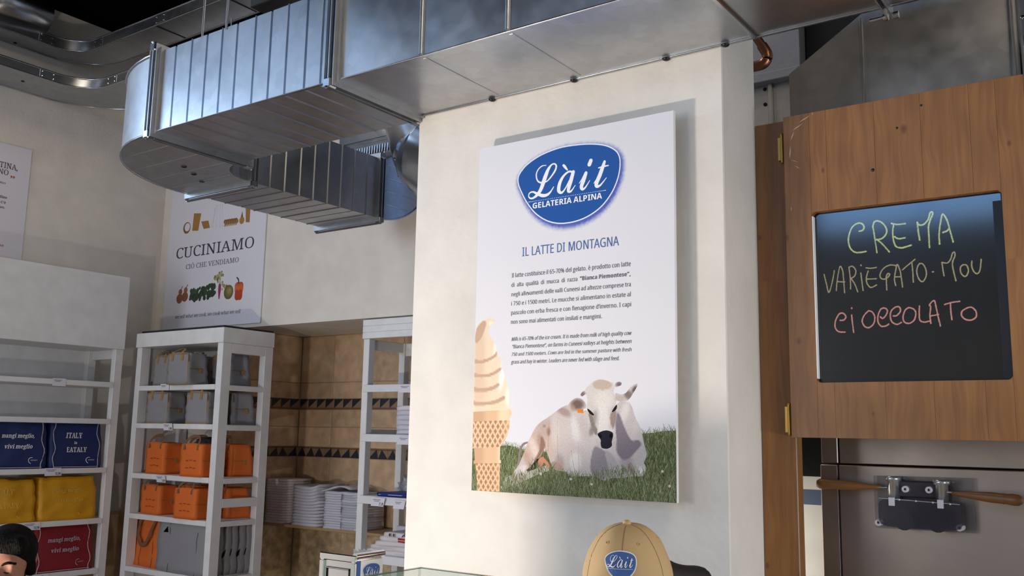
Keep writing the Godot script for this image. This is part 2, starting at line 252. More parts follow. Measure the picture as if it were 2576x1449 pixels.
# box from its two far corners
func bx(st: SurfaceTool, a: Vector3, b: Vector3, bev := 0.0) -> void:
	box(st, (a + b) / 2.0, (b - a).abs(), bev)

func bar(st: SurfaceTool, a: Vector3, b: Vector3, w: float, t: float, up := Vector3.UP) -> void:
	var d := (b - a).normalized()
	if absf(d.dot(up)) > 0.95: up = Vector3.RIGHT
	var x := d.cross(up).normalized()
	var y := x.cross(d).normalized()
	box(st, (a + b) / 2.0, Vector3(w, t, a.distance_to(b)), minf(w, t) * 0.15, Basis(x, y, -d))

func tube(st: SurfaceTool, path: Array, r, sides := 12, caps := true, flat := 1.0, up := Vector3(0.13, 0.98, 0.11)) -> void:
	var rings := []
	for i in path.size():
		var d: Vector3 = (path[mini(i + 1, path.size() - 1)] - path[maxi(i - 1, 0)]).normalized()
		var u := up
		if absf(d.dot(u.normalized())) > 0.97: u = Vector3(0.98, 0.1, 0.1)
		var x := d.cross(u).normalized()
		var y := x.cross(d).normalized()
		var rr: float = r[i] if r is Array else r
		var ring := []
		for k in sides:
			var a := TAU * k / sides
			ring.append(path[i] + x * cos(a) * rr + y * sin(a) * rr * flat)
		rings.append(ring)
	st.set_smooth_group(1)
	for i in path.size() - 1:
		var ctr: Vector3 = (path[i] + path[i + 1]) / 2.0
		for k in sides:
			var k2 := (k + 1) % sides
			quad(st, rings[i][k], rings[i][k2], rings[i + 1][k2], rings[i + 1][k], ctr)
	st.set_smooth_group(-1)
	if caps:
		for e in [0, path.size() - 1]:
			var inside: Vector3 = path[1] if e == 0 else path[path.size() - 2]
			for k in sides:
				tri(st, path[e], rings[e][k], rings[e][(k + 1) % sides], inside)
	st.set_smooth_group(-1)

# profile [[radius, height], ...] turned about the y axis of basis b at c
func lathe(st: SurfaceTool, c: Vector3, prof: Array, sides := 24, b := Basis.IDENTITY, smooth := true) -> void:
	st.set_smooth_group(2 if smooth else -1)
	for i in prof.size() - 1:
		var p0: Array = prof[i]
		var p1: Array = prof[i + 1]
		var outw := Vector2(p1[1] - p0[1], -(p1[0] - p0[0]))
		for k in sides:
			var a0 := TAU * k / sides
			var a1 := TAU * (k + 1) / sides
			var am := (a0 + a1) / 2.0
			var q := []
			for t in [[p0, a0], [p0, a1], [p1, a1], [p1, a0]]:
				q.append(c + b * Vector3(cos(t[1]) * t[0][0], t[0][1], sin(t[1]) * t[0][0]))
			var mid: Vector3 = (q[0] + q[1] + q[2] + q[3]) / 4.0
			var n := b * Vector3(cos(am) * outw.x, outw.y, sin(am) * outw.x)
			quad(st, q[0], q[1], q[2], q[3], mid - n)
	st.set_smooth_group(-1)

# rounded sheet between two outlines of equal length, given thickness along n
func sheet(st: SurfaceTool, a: Array, b: Array, n: Vector3, t: float) -> void:
	for i in a.size() - 1:
		var q := [a[i], a[i + 1], b[i + 1], b[i]]
		var m: Vector3 = (q[0] + q[1] + q[2] + q[3]) / 4.0
		quad(st, q[0], q[1], q[2], q[3], m + n)
		quad(st, q[0] + n * t, q[1] + n * t, q[2] + n * t, q[3] + n * t, m - n)
		quad(st, q[0], q[1], q[1] + n * t, q[0] + n * t, m)
		quad(st, q[3], q[2], q[2] + n * t, q[3] + n * t, m)

# flat polygon (x, y) thickened from z0 to z1
func prism(st: SurfaceTool, pts: PackedVector2Array, z0: float, z1: float) -> void:
	var ix := Geometry2D.triangulate_polygon(pts)
	for i in range(0, ix.size(), 3):
		var p := [pts[ix[i]], pts[ix[i + 1]], pts[ix[i + 2]]]
		for z in [z0, z1]:
			var away := (z0 + z1) / 2.0
			tri(st, Vector3(p[0].x, p[0].y, z), Vector3(p[1].x, p[1].y, z), Vector3(p[2].x, p[2].y, z), Vector3((p[0].x + p[1].x + p[2].x) / 3.0, (p[0].y + p[1].y + p[2].y) / 3.0, away))
	var ccw := not Geometry2D.is_polygon_clockwise(pts)
	for i in pts.size():
		var a := pts[i]
		var b := pts[(i + 1) % pts.size()]
		var side := (b - a).orthogonal().normalized() * (1.0 if ccw else -1.0)
		var m := (a + b) / 2.0 + side * 0.01
		quad(st, Vector3(a.x, a.y, z0), Vector3(b.x, b.y, z0), Vector3(b.x, b.y, z1), Vector3(a.x, a.y, z1), Vector3(m.x, m.y, (z0 + z1) / 2.0))

func curve(pts: Array, n := 8) -> Array:
	var out := []
	for i in pts.size() - 1:
		var p0 = pts[maxi(i - 1, 0)]
		var p1 = pts[i]
		var p2 = pts[i + 1]
		var p3 = pts[mini(i + 2, pts.size() - 1)]
		for k in n:
			var t := float(k) / n
			out.append(p1.cubic_interpolate(p2, p0, p3, t))
	out.append(pts[pts.size() - 1])
	return out

func vary(v: float, s: int) -> float:
	return fposmod(sin(v * 12.9898 + s * 78.233) * 43758.5453, 1.0)

# lettering: left end of the baseline at pos, given width and height of capitals, turned into the plane of basis b
func letters(text: String, font: Font, pos: Vector3, width: float, cap: float, m: Material, parent: Node, b := Basis.IDENTITY, slant := 0.0, bend = null, called := "lettering") -> MeshInstance3D:
	var t := TextMesh.new()
	t.font = font
	t.font_size = 48
	t.pixel_size = 0.01
	t.depth = 0.02
	t.curve_step = 1.0
	t.width = 100000.0
	t.text = text
	t.horizontal_alignment = HORIZONTAL_ALIGNMENT_LEFT
	var arr := t.get_mesh_arrays()
	var v: PackedVector3Array = arr[Mesh.ARRAY_VERTEX]
	var lo := 1e9
	var hi := -1e9
	for p in v:
		lo = minf(lo, p.x)
		hi = maxf(hi, p.x)
	var base := (font.get_descent(48) - font.get_ascent(48)) / 2.0 * 0.01
	var sy := cap / (0.714 * 0.48)
	var sx := width / (hi - lo)
	for i in v.size():
		var p := v[i]
		var y := (p.y - base) * sy
		var q := Vector3((p.x - lo) * sx + y * slant, y, (p.z + 0.01) * 0.04)
		if bend != null:
			q = bend.call(q)
		v[i] = pos + b * q
	arr[Mesh.ARRAY_VERTEX] = v
	var keep := []
	keep.resize(Mesh.ARRAY_MAX)
	keep[Mesh.ARRAY_VERTEX] = v
	keep[Mesh.ARRAY_NORMAL] = arr[Mesh.ARRAY_NORMAL]
	keep[Mesh.ARRAY_INDEX] = arr[Mesh.ARRAY_INDEX]
	var nn: PackedVector3Array = keep[Mesh.ARRAY_NORMAL]
	for i in nn.size():
		nn[i] = (b * nn[i]).normalized()
	keep[Mesh.ARRAY_NORMAL] = nn
	var am := ArrayMesh.new()
	am.add_surface_from_arrays(Mesh.PRIMITIVE_TRIANGLES, keep)
	return put(called, am, m, parent)

# ---------------------------------------------------------------- materials
func mat(c: Color, rough: float, metal := 0.0) -> StandardMaterial3D:
	var m := StandardMaterial3D.new()
	m.albedo_color = c
	m.roughness = rough
	m.metallic = metal
	return m

func noise(kind: int, freq: float, oct := 3, sd := 1) -> FastNoiseLite:
	var n := FastNoiseLite.new()
	n.noise_type = kind
	n.frequency = freq
	n.fractal_octaves = oct
	n.seed = sd
	return n

func tex(img: Image) -> ImageTexture:
	img.generate_mipmaps()
	return ImageTexture.create_from_image(img)

# grey image from noise between two values
func grain(n: FastNoiseLite, size: int, lo: float, hi: float, stretch := Vector2.ONE) -> Image:
	var src := n.get_seamless_image(size, size)
	var img := Image.create(size, size, false, Image.FORMAT_RGB8)
	for y in size:
		for x in size:
			var g := lerpf(lo, hi, src.get_pixel(int(x * stretch.x) % size, int(y * stretch.y) % size).r)
			img.set_pixel(x, y, Color(g, g, g))
	return img

func tri_map(m: StandardMaterial3D, scale: float, world := true) -> void:
	m.uv1_triplanar = true
	m.uv1_world_triplanar = world
	m.uv1_scale = Vector3.ONE * scale

func system_font(family: String, weight: int) -> SystemFont:
	var s := SystemFont.new()
	s.font_names = PackedStringArray([family])
	s.font_weight = weight
	return s

func make_materials() -> void:
	sans = system_font("Droid Sans", 400)
	sans_bold = system_font("Droid Sans", 700)
	serif = system_font("Droid Serif", 400)
	serif_bold = system_font("Droid Serif", 700)
	# plaster: fine roller relief
	var plaster := noise(FastNoiseLite.TYPE_SIMPLEX, 0.09, 3, 4).get_seamless_image(256, 256)
	var bump: Image = plaster.duplicate()
	bump.convert(Image.FORMAT_RGBA8)
	bump.bump_map_to_normal_map(1.0)
	var bump_tex := tex(bump)
	var patch := tex(grain(noise(FastNoiseLite.TYPE_SIMPLEX, 0.012, 4, 9), 256, 0.95, 1.0))
	M.cream = mat(Color(0.90, 0.878, 0.842), 0.85)
	M.cream.albedo_texture = patch
	M.cream.normal_enabled = true
	M.cream.normal_texture = bump_tex
	M.cream.normal_scale = 0.25
	tri_map(M.cream, 0.9)
	M.cool_wall = M.cream.duplicate()
	M.cool_wall.albedo_color = Color(0.62, 0.65, 0.72)
	M.black_paint = mat(Color(0.03, 0.03, 0.035), 0.95)
	M.black_paint.metallic_specular = 0.1
	M.floor = mat(Color(0.60, 0.53, 0.45), 0.5)
	M.floor.albedo_texture = patch
	tri_map(M.floor, 0.4)
	# galvanised sheet: zinc spangle in tone and gloss
	var cell := noise(FastNoiseLite.TYPE_CELLULAR, 0.05, 2, 3)
	cell.cellular_return_type = FastNoiseLite.RETURN_CELL_VALUE
	var spangle := tex(grain(cell, 256, 0.93, 1.0))
	var gloss := tex(grain(noise(FastNoiseLite.TYPE_SIMPLEX, 0.02, 4, 12), 256, 0.8, 1.0))
	# one zinc colour for every sheet; only the polish differs between rolled sheet, bright edges and brushed cladding
	for g in [["zinc", 0.36], ["zinc_polished", 0.24], ["zinc_satin", 0.48], ["zinc_matte", 0.42], ["zinc_brushed", 0.5]]:
		var z := mat(Color(0.74, 0.75, 0.765), g[1], 1.0)
		z.albedo_texture = spangle
		z.roughness_texture = gloss
		tri_map(z, 1.4)
		M[g[0]] = z
	M.steel = mat(Color(0.66, 0.61, 0.57), 0.48, 1.0)
	M.steel.albedo_texture = patch
	M.steel.roughness_texture = gloss
	tri_map(M.steel, 0.8)
	M.steel_dark = mat(Color(0.2, 0.2, 0.2), 0.4, 1.0)
	M.chrome = mat(Color(0.9, 0.9, 0.9), 0.08, 1.0)
	M.brass = mat(Color(0.72, 0.58, 0.3), 0.3, 1.0)
	M.dark_navy = mat(Color(0.07, 0.085, 0.12), 0.6)
	M.steel_bright = mat(Color(0.80, 0.81, 0.82), 0.3, 0.9)
	M.band_blue = mat(Color(0.3, 0.36, 0.5), 0.5)
	M.copper = mat(Color(0.62, 0.44, 0.35), 0.36, 1.0)
	M.black_plastic = mat(Color(0.04, 0.04, 0.05), 0.4)
	M.dark_seam = mat(Color(0.1, 0.1, 0.11), 0.6)
	M.white_board = mat(Color(0.90, 0.90, 0.90), 0.5)
	M.white_board.albedo_texture = patch
	tri_map(M.white_board, 1.5)
	M.top_shade = mat(Color(0.12, 0.12, 0.13), 0.7)
	M.poster_side = mat(Color(0.93, 0.93, 0.93), 0.5)
	M.ink_grey = mat(Color(0.36, 0.36, 0.4), 0.6)
	M.ink_dark = mat(Color(0.23, 0.20, 0.23), 0.6)
	M.ink_blue = mat(Color(0.25, 0.38, 0.62), 0.6)
	M.ink_white = mat(Color(0.95, 0.95, 0.95), 0.6)
	M.ink_red = mat(Color(0.7, 0.25, 0.15), 0.6)
	M.label_paper = mat(Color(0.86, 0.85, 0.88), 0.5)
	# timber: long grain along y, knots
	var wood := Image.create(512, 1024, false, Image.FORMAT_RGB8)
	var n1 := noise(FastNoiseLite.TYPE_SIMPLEX, 1.0, 4, 21)
	var n2 := noise(FastNoiseLite.TYPE_SIMPLEX, 1.0, 2, 22)
	var knots := [[90, 200, 9], [330, 120, 6], [420, 610, 12], [180, 700, 7], [60, 900, 10], [300, 420, 5], [470, 880, 8], [240, 980, 6]]
	var w_lo := Color(0.46, 0.30, 0.15)
	var w_hi := Color(0.60, 0.415, 0.225)
	for y in 1024:
		for x in 512:
			var warp := n2.get_noise_2d(x * 0.006, y * 0.0035) * 9.0
			var g := 0.5 + 0.5 * n1.get_noise_2d((x + warp) * 0.055, y * 0.0018)
			g = g * 0.6 + 0.4 * (0.5 + 0.5 * n2.get_noise_2d(x * 0.012, y * 0.004))
			g += 0.06 * n1.get_noise_2d(x * 0.6, y * 0.02)
			wood.set_pixel(x, y, w_lo.lerp(w_hi, clampf(g, 0.0, 1.0)))
	for k in knots:
		for y in range(-k[2] * 2, k[2] * 2):
			for x in range(-k[2], k[2]):
				var d := Vector2(float(x) / k[2], float(y) / (k[2] * 1.6)).length()
				if d < 1.0:
					var px := posmod(k[0] + x, 512)
					var py := posmod(k[1] + y, 1024)
					wood.set_pixel(px, py, wood.get_pixel(px, py).lerp(Color(0.30, 0.16, 0.08), (1.0 - d) * 0.7))
	var wt := tex(wood)
	M.wood = mat(Color(1, 1, 1), 0.42)
	M.wood.albedo_texture = wt
	tri_map(M.wood, 1.0)
	M.wood.uv1_scale = Vector3(1.7, 0.85, 1.7)
	M.wood_handle = mat(Color(0.50, 0.33, 0.16), 0.45)
	# travertine and dark marble tiles in three tones each
	var stone := tex(grain(noise(FastNoiseLite.TYPE_SIMPLEX, 0.02, 5, 31), 256, 0.84, 1.0))
	var si := 0
	for c in [Color(0.82, 0.70, 0.56), Color(0.85, 0.725, 0.585), Color(0.79, 0.67, 0.535)]:
		var t := mat(c, 0.45)
		t.albedo_texture = stone
		tri_map(t, 1.1 + 0.2 * si)
		M["stone%d" % si] = t
		si += 1
	var veins := tex(grain(noise(FastNoiseLite.TYPE_SIMPLEX, 0.025, 5, 41), 256, 0.7, 1.0))
	M.marble = mat(Color(0.90, 0.80, 0.64), 0.35)
	M.marble.albedo_texture = veins
	tri_map(M.marble, 1.3)
	M.grout = mat(Color(0.66, 0.58, 0.46), 0.9)
	M.tri_dark = mat(Color(0.14, 0.15, 0.17), 0.5)
	M.tri_light = mat(Color(0.55, 0.46, 0.36), 0.5)
	M.tri_rust = mat(Color(0.45, 0.31, 0.22), 0.5)
	M.ledge = mat(Color(0.66, 0.55, 0.40), 0.5)
	# cloth
	var weave := noise(FastNoiseLite.TYPE_SIMPLEX, 0.3, 2, 51).get_seamless_image(128, 128)
	weave.convert(Image.FORMAT_RGBA8)
	weave.bump_map_to_normal_map(2.0)
	var wv := tex(weave)
	for c in [["blue_cloth", Color(0.05, 0.145, 0.36), 0.55], ["yellow_cloth", Color(0.84, 0.61, 0.03), 0.4], ["red_cloth", Color(0.52, 0.035, 0.10), 0.55], ["grey_cloth", Color(0.55, 0.545, 0.56), 0.8], ["charcoal_cloth", Color(0.22, 0.22, 0.23), 0.8], ["orange_cloth", Color(0.85, 0.42, 0.14), 0.75], ["tan_strap", Color(0.62, 0.47, 0.24), 0.8], ["white_cloth", Color(0.85, 0.83, 0.84), 0.85], ["cap_cloth", Color(0.76, 0.64, 0.46), 0.85], ["black_cloth", Color(0.03, 0.03, 0.035), 0.8], ["denim_cloth", Color(0.08, 0.1, 0.16), 0.85]]:
		var m := mat(c[1], c[2])
		m.normal_enabled = true
		m.normal_texture = wv
		m.normal_scale = 0.5
		tri_map(m, 9.0, false)
		M[c[0]] = m
	M.strap_brown = mat(Color(0.45, 0.33, 0.22), 0.8)
	M.piping = mat(Color(0.75, 0.72, 0.72), 0.6)
	M.faded_print = mat(Color(0.72, 0.70, 0.72), 0.6)
	M.faint_gold = mat(Color(0.88, 0.72, 0.25), 0.5)
	M.orange_print = mat(Color(0.66, 0.22, 0.05), 0.8)
	M.paper = mat(Color(0.86, 0.83, 0.84), 0.8)
	M.paper_cool = mat(Color(0.78, 0.78, 0.82), 0.8)
	M.blue_item = mat(Color(0.06, 0.13, 0.45), 0.5)
	M.red_item = mat(Color(0.68, 0.12, 0.06), 0.5)
	M.film = mat(Color(0.8, 0.82, 0.85, 0.28), 0.12)
	M.film.transparency = BaseMaterial3D.TRANSPARENCY_ALPHA
	M.glass = mat(Color(0.72, 0.86, 0.80, 0.22), 0.03)
	M.glass.transparency = BaseMaterial3D.TRANSPARENCY_ALPHA
	M.glass_edge = mat(Color(0.35, 0.5, 0.45, 0.6), 0.05)
	M.glass_edge.transparency = BaseMaterial3D.TRANSPARENCY_ALPHA
	M.plexi = mat(Color(0.45, 0.43, 0.45, 0.25), 0.08)
	M.plexi.transparency = BaseMaterial3D.TRANSPARENCY_ALPHA
	M.smoked = mat(Color(0.26, 0.245, 0.29, 0.66), 0.12)
	M.smoked.transparency = BaseMaterial3D.TRANSPARENCY_ALPHA
	M.skin = mat(Color(0.56, 0.385, 0.31), 0.6)
	M.hair_black = mat(Color(0.05, 0.045, 0.04), 0.75)
	M.hair_black.metallic_specular = 0.2
	M.hair_black.normal_enabled = true
	M.hair_black.normal_texture = wv
	M.hair_black.uv1_triplanar = true
	M.hair_black.uv1_scale = Vector3(5, 1.2, 5)
	M.cap_cloth.normal_scale = 0.15
	M.cap_seam = mat(Color(0.52, 0.40, 0.26), 0.8)
	M.hair_brown = mat(Color(0.10, 0.075, 0.065), 0.7)
	M.eye_dark = mat(Color(0.05, 0.03, 0.03), 0.3)
	M.sky_pane = mat(Color(0.8, 0.88, 1.0), 0.3)
	M.sky_pane.emission_enabled = true
	M.sky_pane.emission = Color(0.72, 0.85, 1.0)
	M.sky_pane.emission_energy_multiplier = 2.0
	M.lamp_glow = mat(Color(1, 1, 1), 0.4)
	M.lamp_glow.emission_enabled = true
	M.lamp_glow.emission = Color(1.0, 0.93, 0.82)
	M.lamp_glow.emission_energy_multiplier = 3.0
	M.led_glow = mat(Color(1, 1, 1), 0.4)
	M.led_glow.emission_enabled = true
	M.led_glow.emission = Color(0.35, 0.7, 1.0)
	M.led_glow.emission_energy_multiplier = 3.0

# ---------------------------------------------------------------- the room
func build_room() -> void:
	var st := start()
	bx(st, Vector3(-7.7, -0.1, -5.95), Vector3(5.1, 0.0, 5.1))
	structure("floor", st, M.floor, "brown shop floor")
	# black ceiling with the skylight opening
	st = start()
	bx(st, Vector3(-7.7, 5.25, -5.95), Vector3(5.1, 5.4, 0.0))
	bx(st, Vector3(-7.7, 5.25, 2.6), Vector3(5.1, 5.4, 5.1))
	bx(st, Vector3(-7.7, 5.25, 0.0), Vector3(-7.2, 5.4, 2.6))
	bx(st, Vector3(-6.0, 5.25, 0.0), Vector3(5.1, 5.4, 2.6))
	bx(st, Vector3(-7.2, 5.25, 1.8), Vector3(-6.0, 5.4, 2.6))
	structure("ceiling", st, M.black_paint, "black painted ceiling")
	# left wall around the shop window
	st = start()
	bx(st, Vector3(-7.65, 0, -5.95), Vector3(-7.5, 5.25, -1.4))
	bx(st, Vector3(-7.65, 0, 3.2), Vector3(-7.5, 5.25, 5.1))
	bx(st, Vector3(-7.65, 0, -1.4), Vector3(-7.5, 3.1, 3.2))
	bx(st, Vector3(-7.65, 4.75, -1.4), Vector3(-7.5, 5.25, 3.2))
	structure("wall_left", st, M.cream, "cream painted wall behind the bag shelves")
	# back wall: plaster over the tiled recess
	st = start()
	bx(st, Vector3(-7.5, 2.612, -5.95), Vector3(-3.8, 5.25, -5.0))
	bx(st, Vector3(-7.5, 0, -5.95), Vector3(-6.4, 2.612, -5.0))
	bx(st, Vector3(-3.9, 0, -5.95), Vector3(-3.8, 2.612, -5.0))
	bx(st, Vector3(-6.4, 0, -5.95), Vector3(-3.9, 2.612, -5.77))
	structure("wall_back", st, M.cream, "cream plaster wall above the tiled recess")
	st = start()
	bx(st, Vector3(-3.9, 0, -4.75), Vector3(5.1, 5.25, -4.6))
	structure("wall_kitchen", st, M.cool_wall, "grey kitchen wall behind the steel hood")
	st = start()
	bx(st, Vector3(5.0, 0, -4.6), Vector3(5.1, 5.25, 5.1))
	structure("wall_right", st, M.cream, "cream side wall of the shop")
	st = start()
	bx(st, Vector3(-7.5, 0, 5.0), Vector3(-6.8, 4.3, 5.1))
	bx(st, Vector3(-4.0, 0, 5.0), Vector3(5.0, 4.3, 5.1))
	bx(st, Vector3(-6.8, 0, 5.0), Vector3(-4.0, 0.7, 5.1))
	bx(st, Vector3(-6.8, 3.3, 5.0), Vector3(-4.0, 4.3, 5.1))
	bx(st, Vector3(-7.5, 4.3, 5.0), Vector3(-3.6, 5.25, 5.1))
	bx(st, Vector3(0.2, 4.3, 5.0), Vector3(5.0, 5.25, 5.1))
	bx(st, Vector3(-3.6, 5.15, 5.0), Vector3(0.2, 5.25, 5.1))
	structure("wall_front", st, M.cream, "cream front wall of the shop")
	st = start()
	bx(st, Vector3(-2.655, 0, -3.31), Vector3(-1.236, 5.25, -3.0), 0.004)
	structure("wall_pillar", st, M.cream, "cream pillar carrying the ice cream poster")
	# shop window and skylight
	st = start()
	for z in [-1.37, -0.2, 0.95, 2.05, 3.17]:
		bx(st, Vector3(-7.62, 3.1, z - 0.03), Vector3(-7.54, 4.75, z + 0.03))
	for y in [3.13, 4.72]:
		bx(st, Vector3(-7.62, y - 0.03, -1.4), Vector3(-7.54, y + 0.03, 3.2))
	var win := structure("window_1", st, M.steel_dark, "long high window in the left wall")
	st = start()
	bx(st, Vector3(-7.6, 3.1, -1.4), Vector3(-7.59, 4.75, 3.2))
	obj("window_pane", st, M.sky_pane, win)
	st = start()
	for x in [-7.17, -6.6, -6.03]:
		bx(st, Vector3(x - 0.03, 5.27, 0), Vector3(x + 0.03, 5.36, 1.8))
	var sky := structure("window_2", st, M.steel_dark, "skylight in the black ceiling")
	st = start()
	bx(st, Vector3(-7.2, 5.32, 0), Vector3(-6.0, 5.33, 1.8))
	obj("window_pane", st, M.sky_pane, sky)
	st = start()
	for x in [-3.57, -2.3, -1.1, 0.17]:
		bx(st, Vector3(x - 0.02, 4.3, 5.02), Vector3(x + 0.02, 5.15, 5.08))
	var cl := structure("window_3", st, M.steel_dark, "clerestory window high in the front wall")
	st = start()
	bx(st, Vector3(-3.6, 4.3, 5.04), Vector3(0.2, 5.15, 5.05))
	obj("window_pane", st, M.sky_pane, cl)
	st = start()
	for x in [-6.77, -5.85, -4.95, -4.03]:
		bx(st, Vector3(x - 0.02, 0.7, 5.02), Vector3(x + 0.02, 3.3, 5.08))
	var sf := structure("added_window_4", st, M.steel_dark, "unseen window added in the front wall as fill light")  # added window, carries the front fill light
	st = start()
	bx(st, Vector3(-6.8, 0.7, 5.04), Vector3(-4.0, 3.3, 5.05))
	obj("window_pane", st, M.sky_pane, sf)
	st = start()
	bx(st, Vector3(-7.498, 0, -4.998), Vector3(-7.46, 1.07, -4.40), 0.006)
	structure("trim_2", st, M.stone0, "low stone skirting slab on the left wall")
	st = start()
	bx(st, Vector3(-7.458, 0, -4.998), Vector3(-6.98, 1.05, -4.97), 0.006)
	structure("trim_3", st, M.stone1, "low stone skirting slab on the back wall")
	build_tiles()

# stone tiles of the recess, each its own piece, with two borders of triangles
func build_tiles() -> void:
	var st := start()
	bx(st, Vector3(-6.40, 0, -5.77), Vector3(-3.9, 2.612, -5.758))
	var back := structure("wall_recess_back", st, M.grout, "beige stone tiled back of the recess with triangle borders")
	st = start()
	bx(st, Vector3(-6.40, 0, -5.76), Vector3(-6.388, 2.612, -5.0))
	var side := structure("wall_recess_side", st, M.grout, "beige stone tiled side of the recess")
	var rows := [[2.200, 2.606], [2.058, 2.196], [1.816, 1.962], [1.645, 1.812], [1.300, 1.556], [1.020, 1.296]]
	var cols := [[-6.376, -5.976], [-5.972, -5.572], [-5.568, -5.168], [-5.164, -4.764], [-4.76, -4.36], [-4.356, -3.905]]
	var i := 0
	for r in rows:
		for c in cols:
			st = start()
			bx(st, Vector3(c[0], r[0], -5.76), Vector3(c[1], r[1], -5.75), 0.003)
			obj("tile", st, M["stone%d" % ((i * 7 + i / 5) % 3)], back)
			i += 1
		st = start()
		for z in [[-5.746, -5.40], [-5.396, -5.004]]:
			st = start()
			bx(st, Vector3(-6.39, r[0], z[0]), Vector3(-6.38, r[1], z[1]), 0.003)
			obj("tile", st, M["stone%d" % ((i * 5 + 1) % 3)], side)
			i += 1
	for low in [[0.5, 0.99], [0.005, 0.496]]:
		for c in [[-6.376, -5.80], [-5.796, -5.22], [-5.216, -4.64], [-4.636, -3.905]]:
			st = start()
			bx(st, Vector3(c[0], low[0], -5.76), Vector3(c[1], low[1], -5.75), 0.003)
			obj("marble_tile", st, M.marble, back)
		st = start()
		bx(st, Vector3(-6.39, low[0], -5.746), Vector3(-6.38, low[1], -5.004), 0.003)
		obj("marble_tile", st, M.marble, side)
	# triangle borders: upper one hangs its dark points down, the lower one stands them up
	for b in [[1.966, 2.054, true], [1.56, 1.641, false]]:
		for k in 23:
			var x0 := -6.372 + k * 0.107
			border_piece(back, Vector3(x0, b[0], -5.754), Vector3(0.105, 0, 0), b[1] - b[0], Vector3(0, 0, 0.005), b[2], k)
		for k in 7:
			border_piece(side, Vector3(-6.386, b[0], -5.02 - k * 0.104), Vector3(0, 0, -0.102), b[1] - b[0], Vector3(0.005, 0, 0), b[2], k + 2)

func border_piece(parent: Node, o: Vector3, du: Vector3, h: float, n: Vector3, down: bool, k: int) -> void:
	var up := Vector3(0, h, 0)
	var rustv := 0.16 * h
	var st := start()
	# backing lozenge in light stone
	var m := o + du * 0.5 + up * 0.5
	var a := o
	var b := o + du
	quad(st, a + n * 0.4, b + n * 0.4, b + up + n * 0.4, a + up + n * 0.4, m - n)
	obj("border_tile", st, M.tri_light, parent)
	st = start()
	var lean := 0.35 + 0.6 * vary(k, 3)
	if down:
		tri(st, a + up + n, b + up + n, a + n + Vector3(0, 0.012, 0), m - n)
	else:
		tri(st, a + n, b + n, a + du * lean + up * 0.95 + n, m - n)
	obj("border_tile", st, M.tri_dark, parent)
	st = start()
	var r0 := 0.0 if down else 0.0
	if down:
		quad(st, a + n * 0.7, b + n * 0.7, b + n * 0.7 + Vector3(0, rustv, 0), a + n * 0.7 + Vector3(0, rustv + r0, 0), m - n)
	else:
		quad(st, a + up + n * 0.7, b + up + n * 0.7, b + up + n * 0.7 - Vector3(0, rustv, 0), a + up + n * 0.7 - Vector3(0, rustv, 0), m - n)
	obj("border_tile", st, M.tri_rust, parent)

# ---------------------------------------------------------------- the large rectangular air duct
const DY0 := 3.163
const DY1 := 3.565

# straight run with beads: stations are [distance, outward offset]
func duct_run(st: SurfaceTool, stations: Array, at: Callable) -> void:
	for i in stations.size() - 1:
		var r0: Array = at.call(stations[i][0], stations[i][1])
		var r1: Array = at.call(stations[i + 1][0], stations[i + 1][1])
		var ctr := Vector3.ZERO
		for p in r0: ctr += p
		for p in r1: ctr += p
		ctr /= 8.0
		for k in 4:
			quad(st, r0[k], r0[(k + 1) % 4], r1[(k + 1) % 4], r1[k], ctr)

func beads(from: float, to: float, spots: Array, first_out := true) -> Array:
	var out := [[from, 0.0]]
	var sg := 1.0 if first_out else -1.0
	for s in spots:
		var d := signf(to - from)
		out.append([s - d * 0.007, 0.0])
		out.append([s, 0.0045 * sg])
		out.append([s + d * 0.007, 0.0])
		sg = -sg
	out.append([to, 0.0])
	return out

func ring_x(x: float, o: float) -> Array:
	return [Vector3(x, DY0 - o, -2.49 + o), Vector3(x, DY0 - o, -2.992 - minf(o, 0.004)), Vector3(x, DY1 + o, -2.992 - minf(o, 0.004)), Vector3(x, DY1 + o, -2.49 + o)]

func ring_x2(x: float, o: float) -> Array:
	return [Vector3(x, DY0 - o, -2.49 + o), Vector3(x, DY0 - o, -3.04 - o), Vector3(x, DY1 + o, -3.04 - o), Vector3(x, DY1 + o, -2.49 + o)]

func ring_z(z: float, o: float) -> Array:
	return [Vector3(-4.73 - o, DY0 - o, z), Vector3(-4.19 + o, DY0 - o, z), Vector3(-4.19 + o, DY1 + o, z), Vector3(-4.73 - o, DY1 + o, z)]

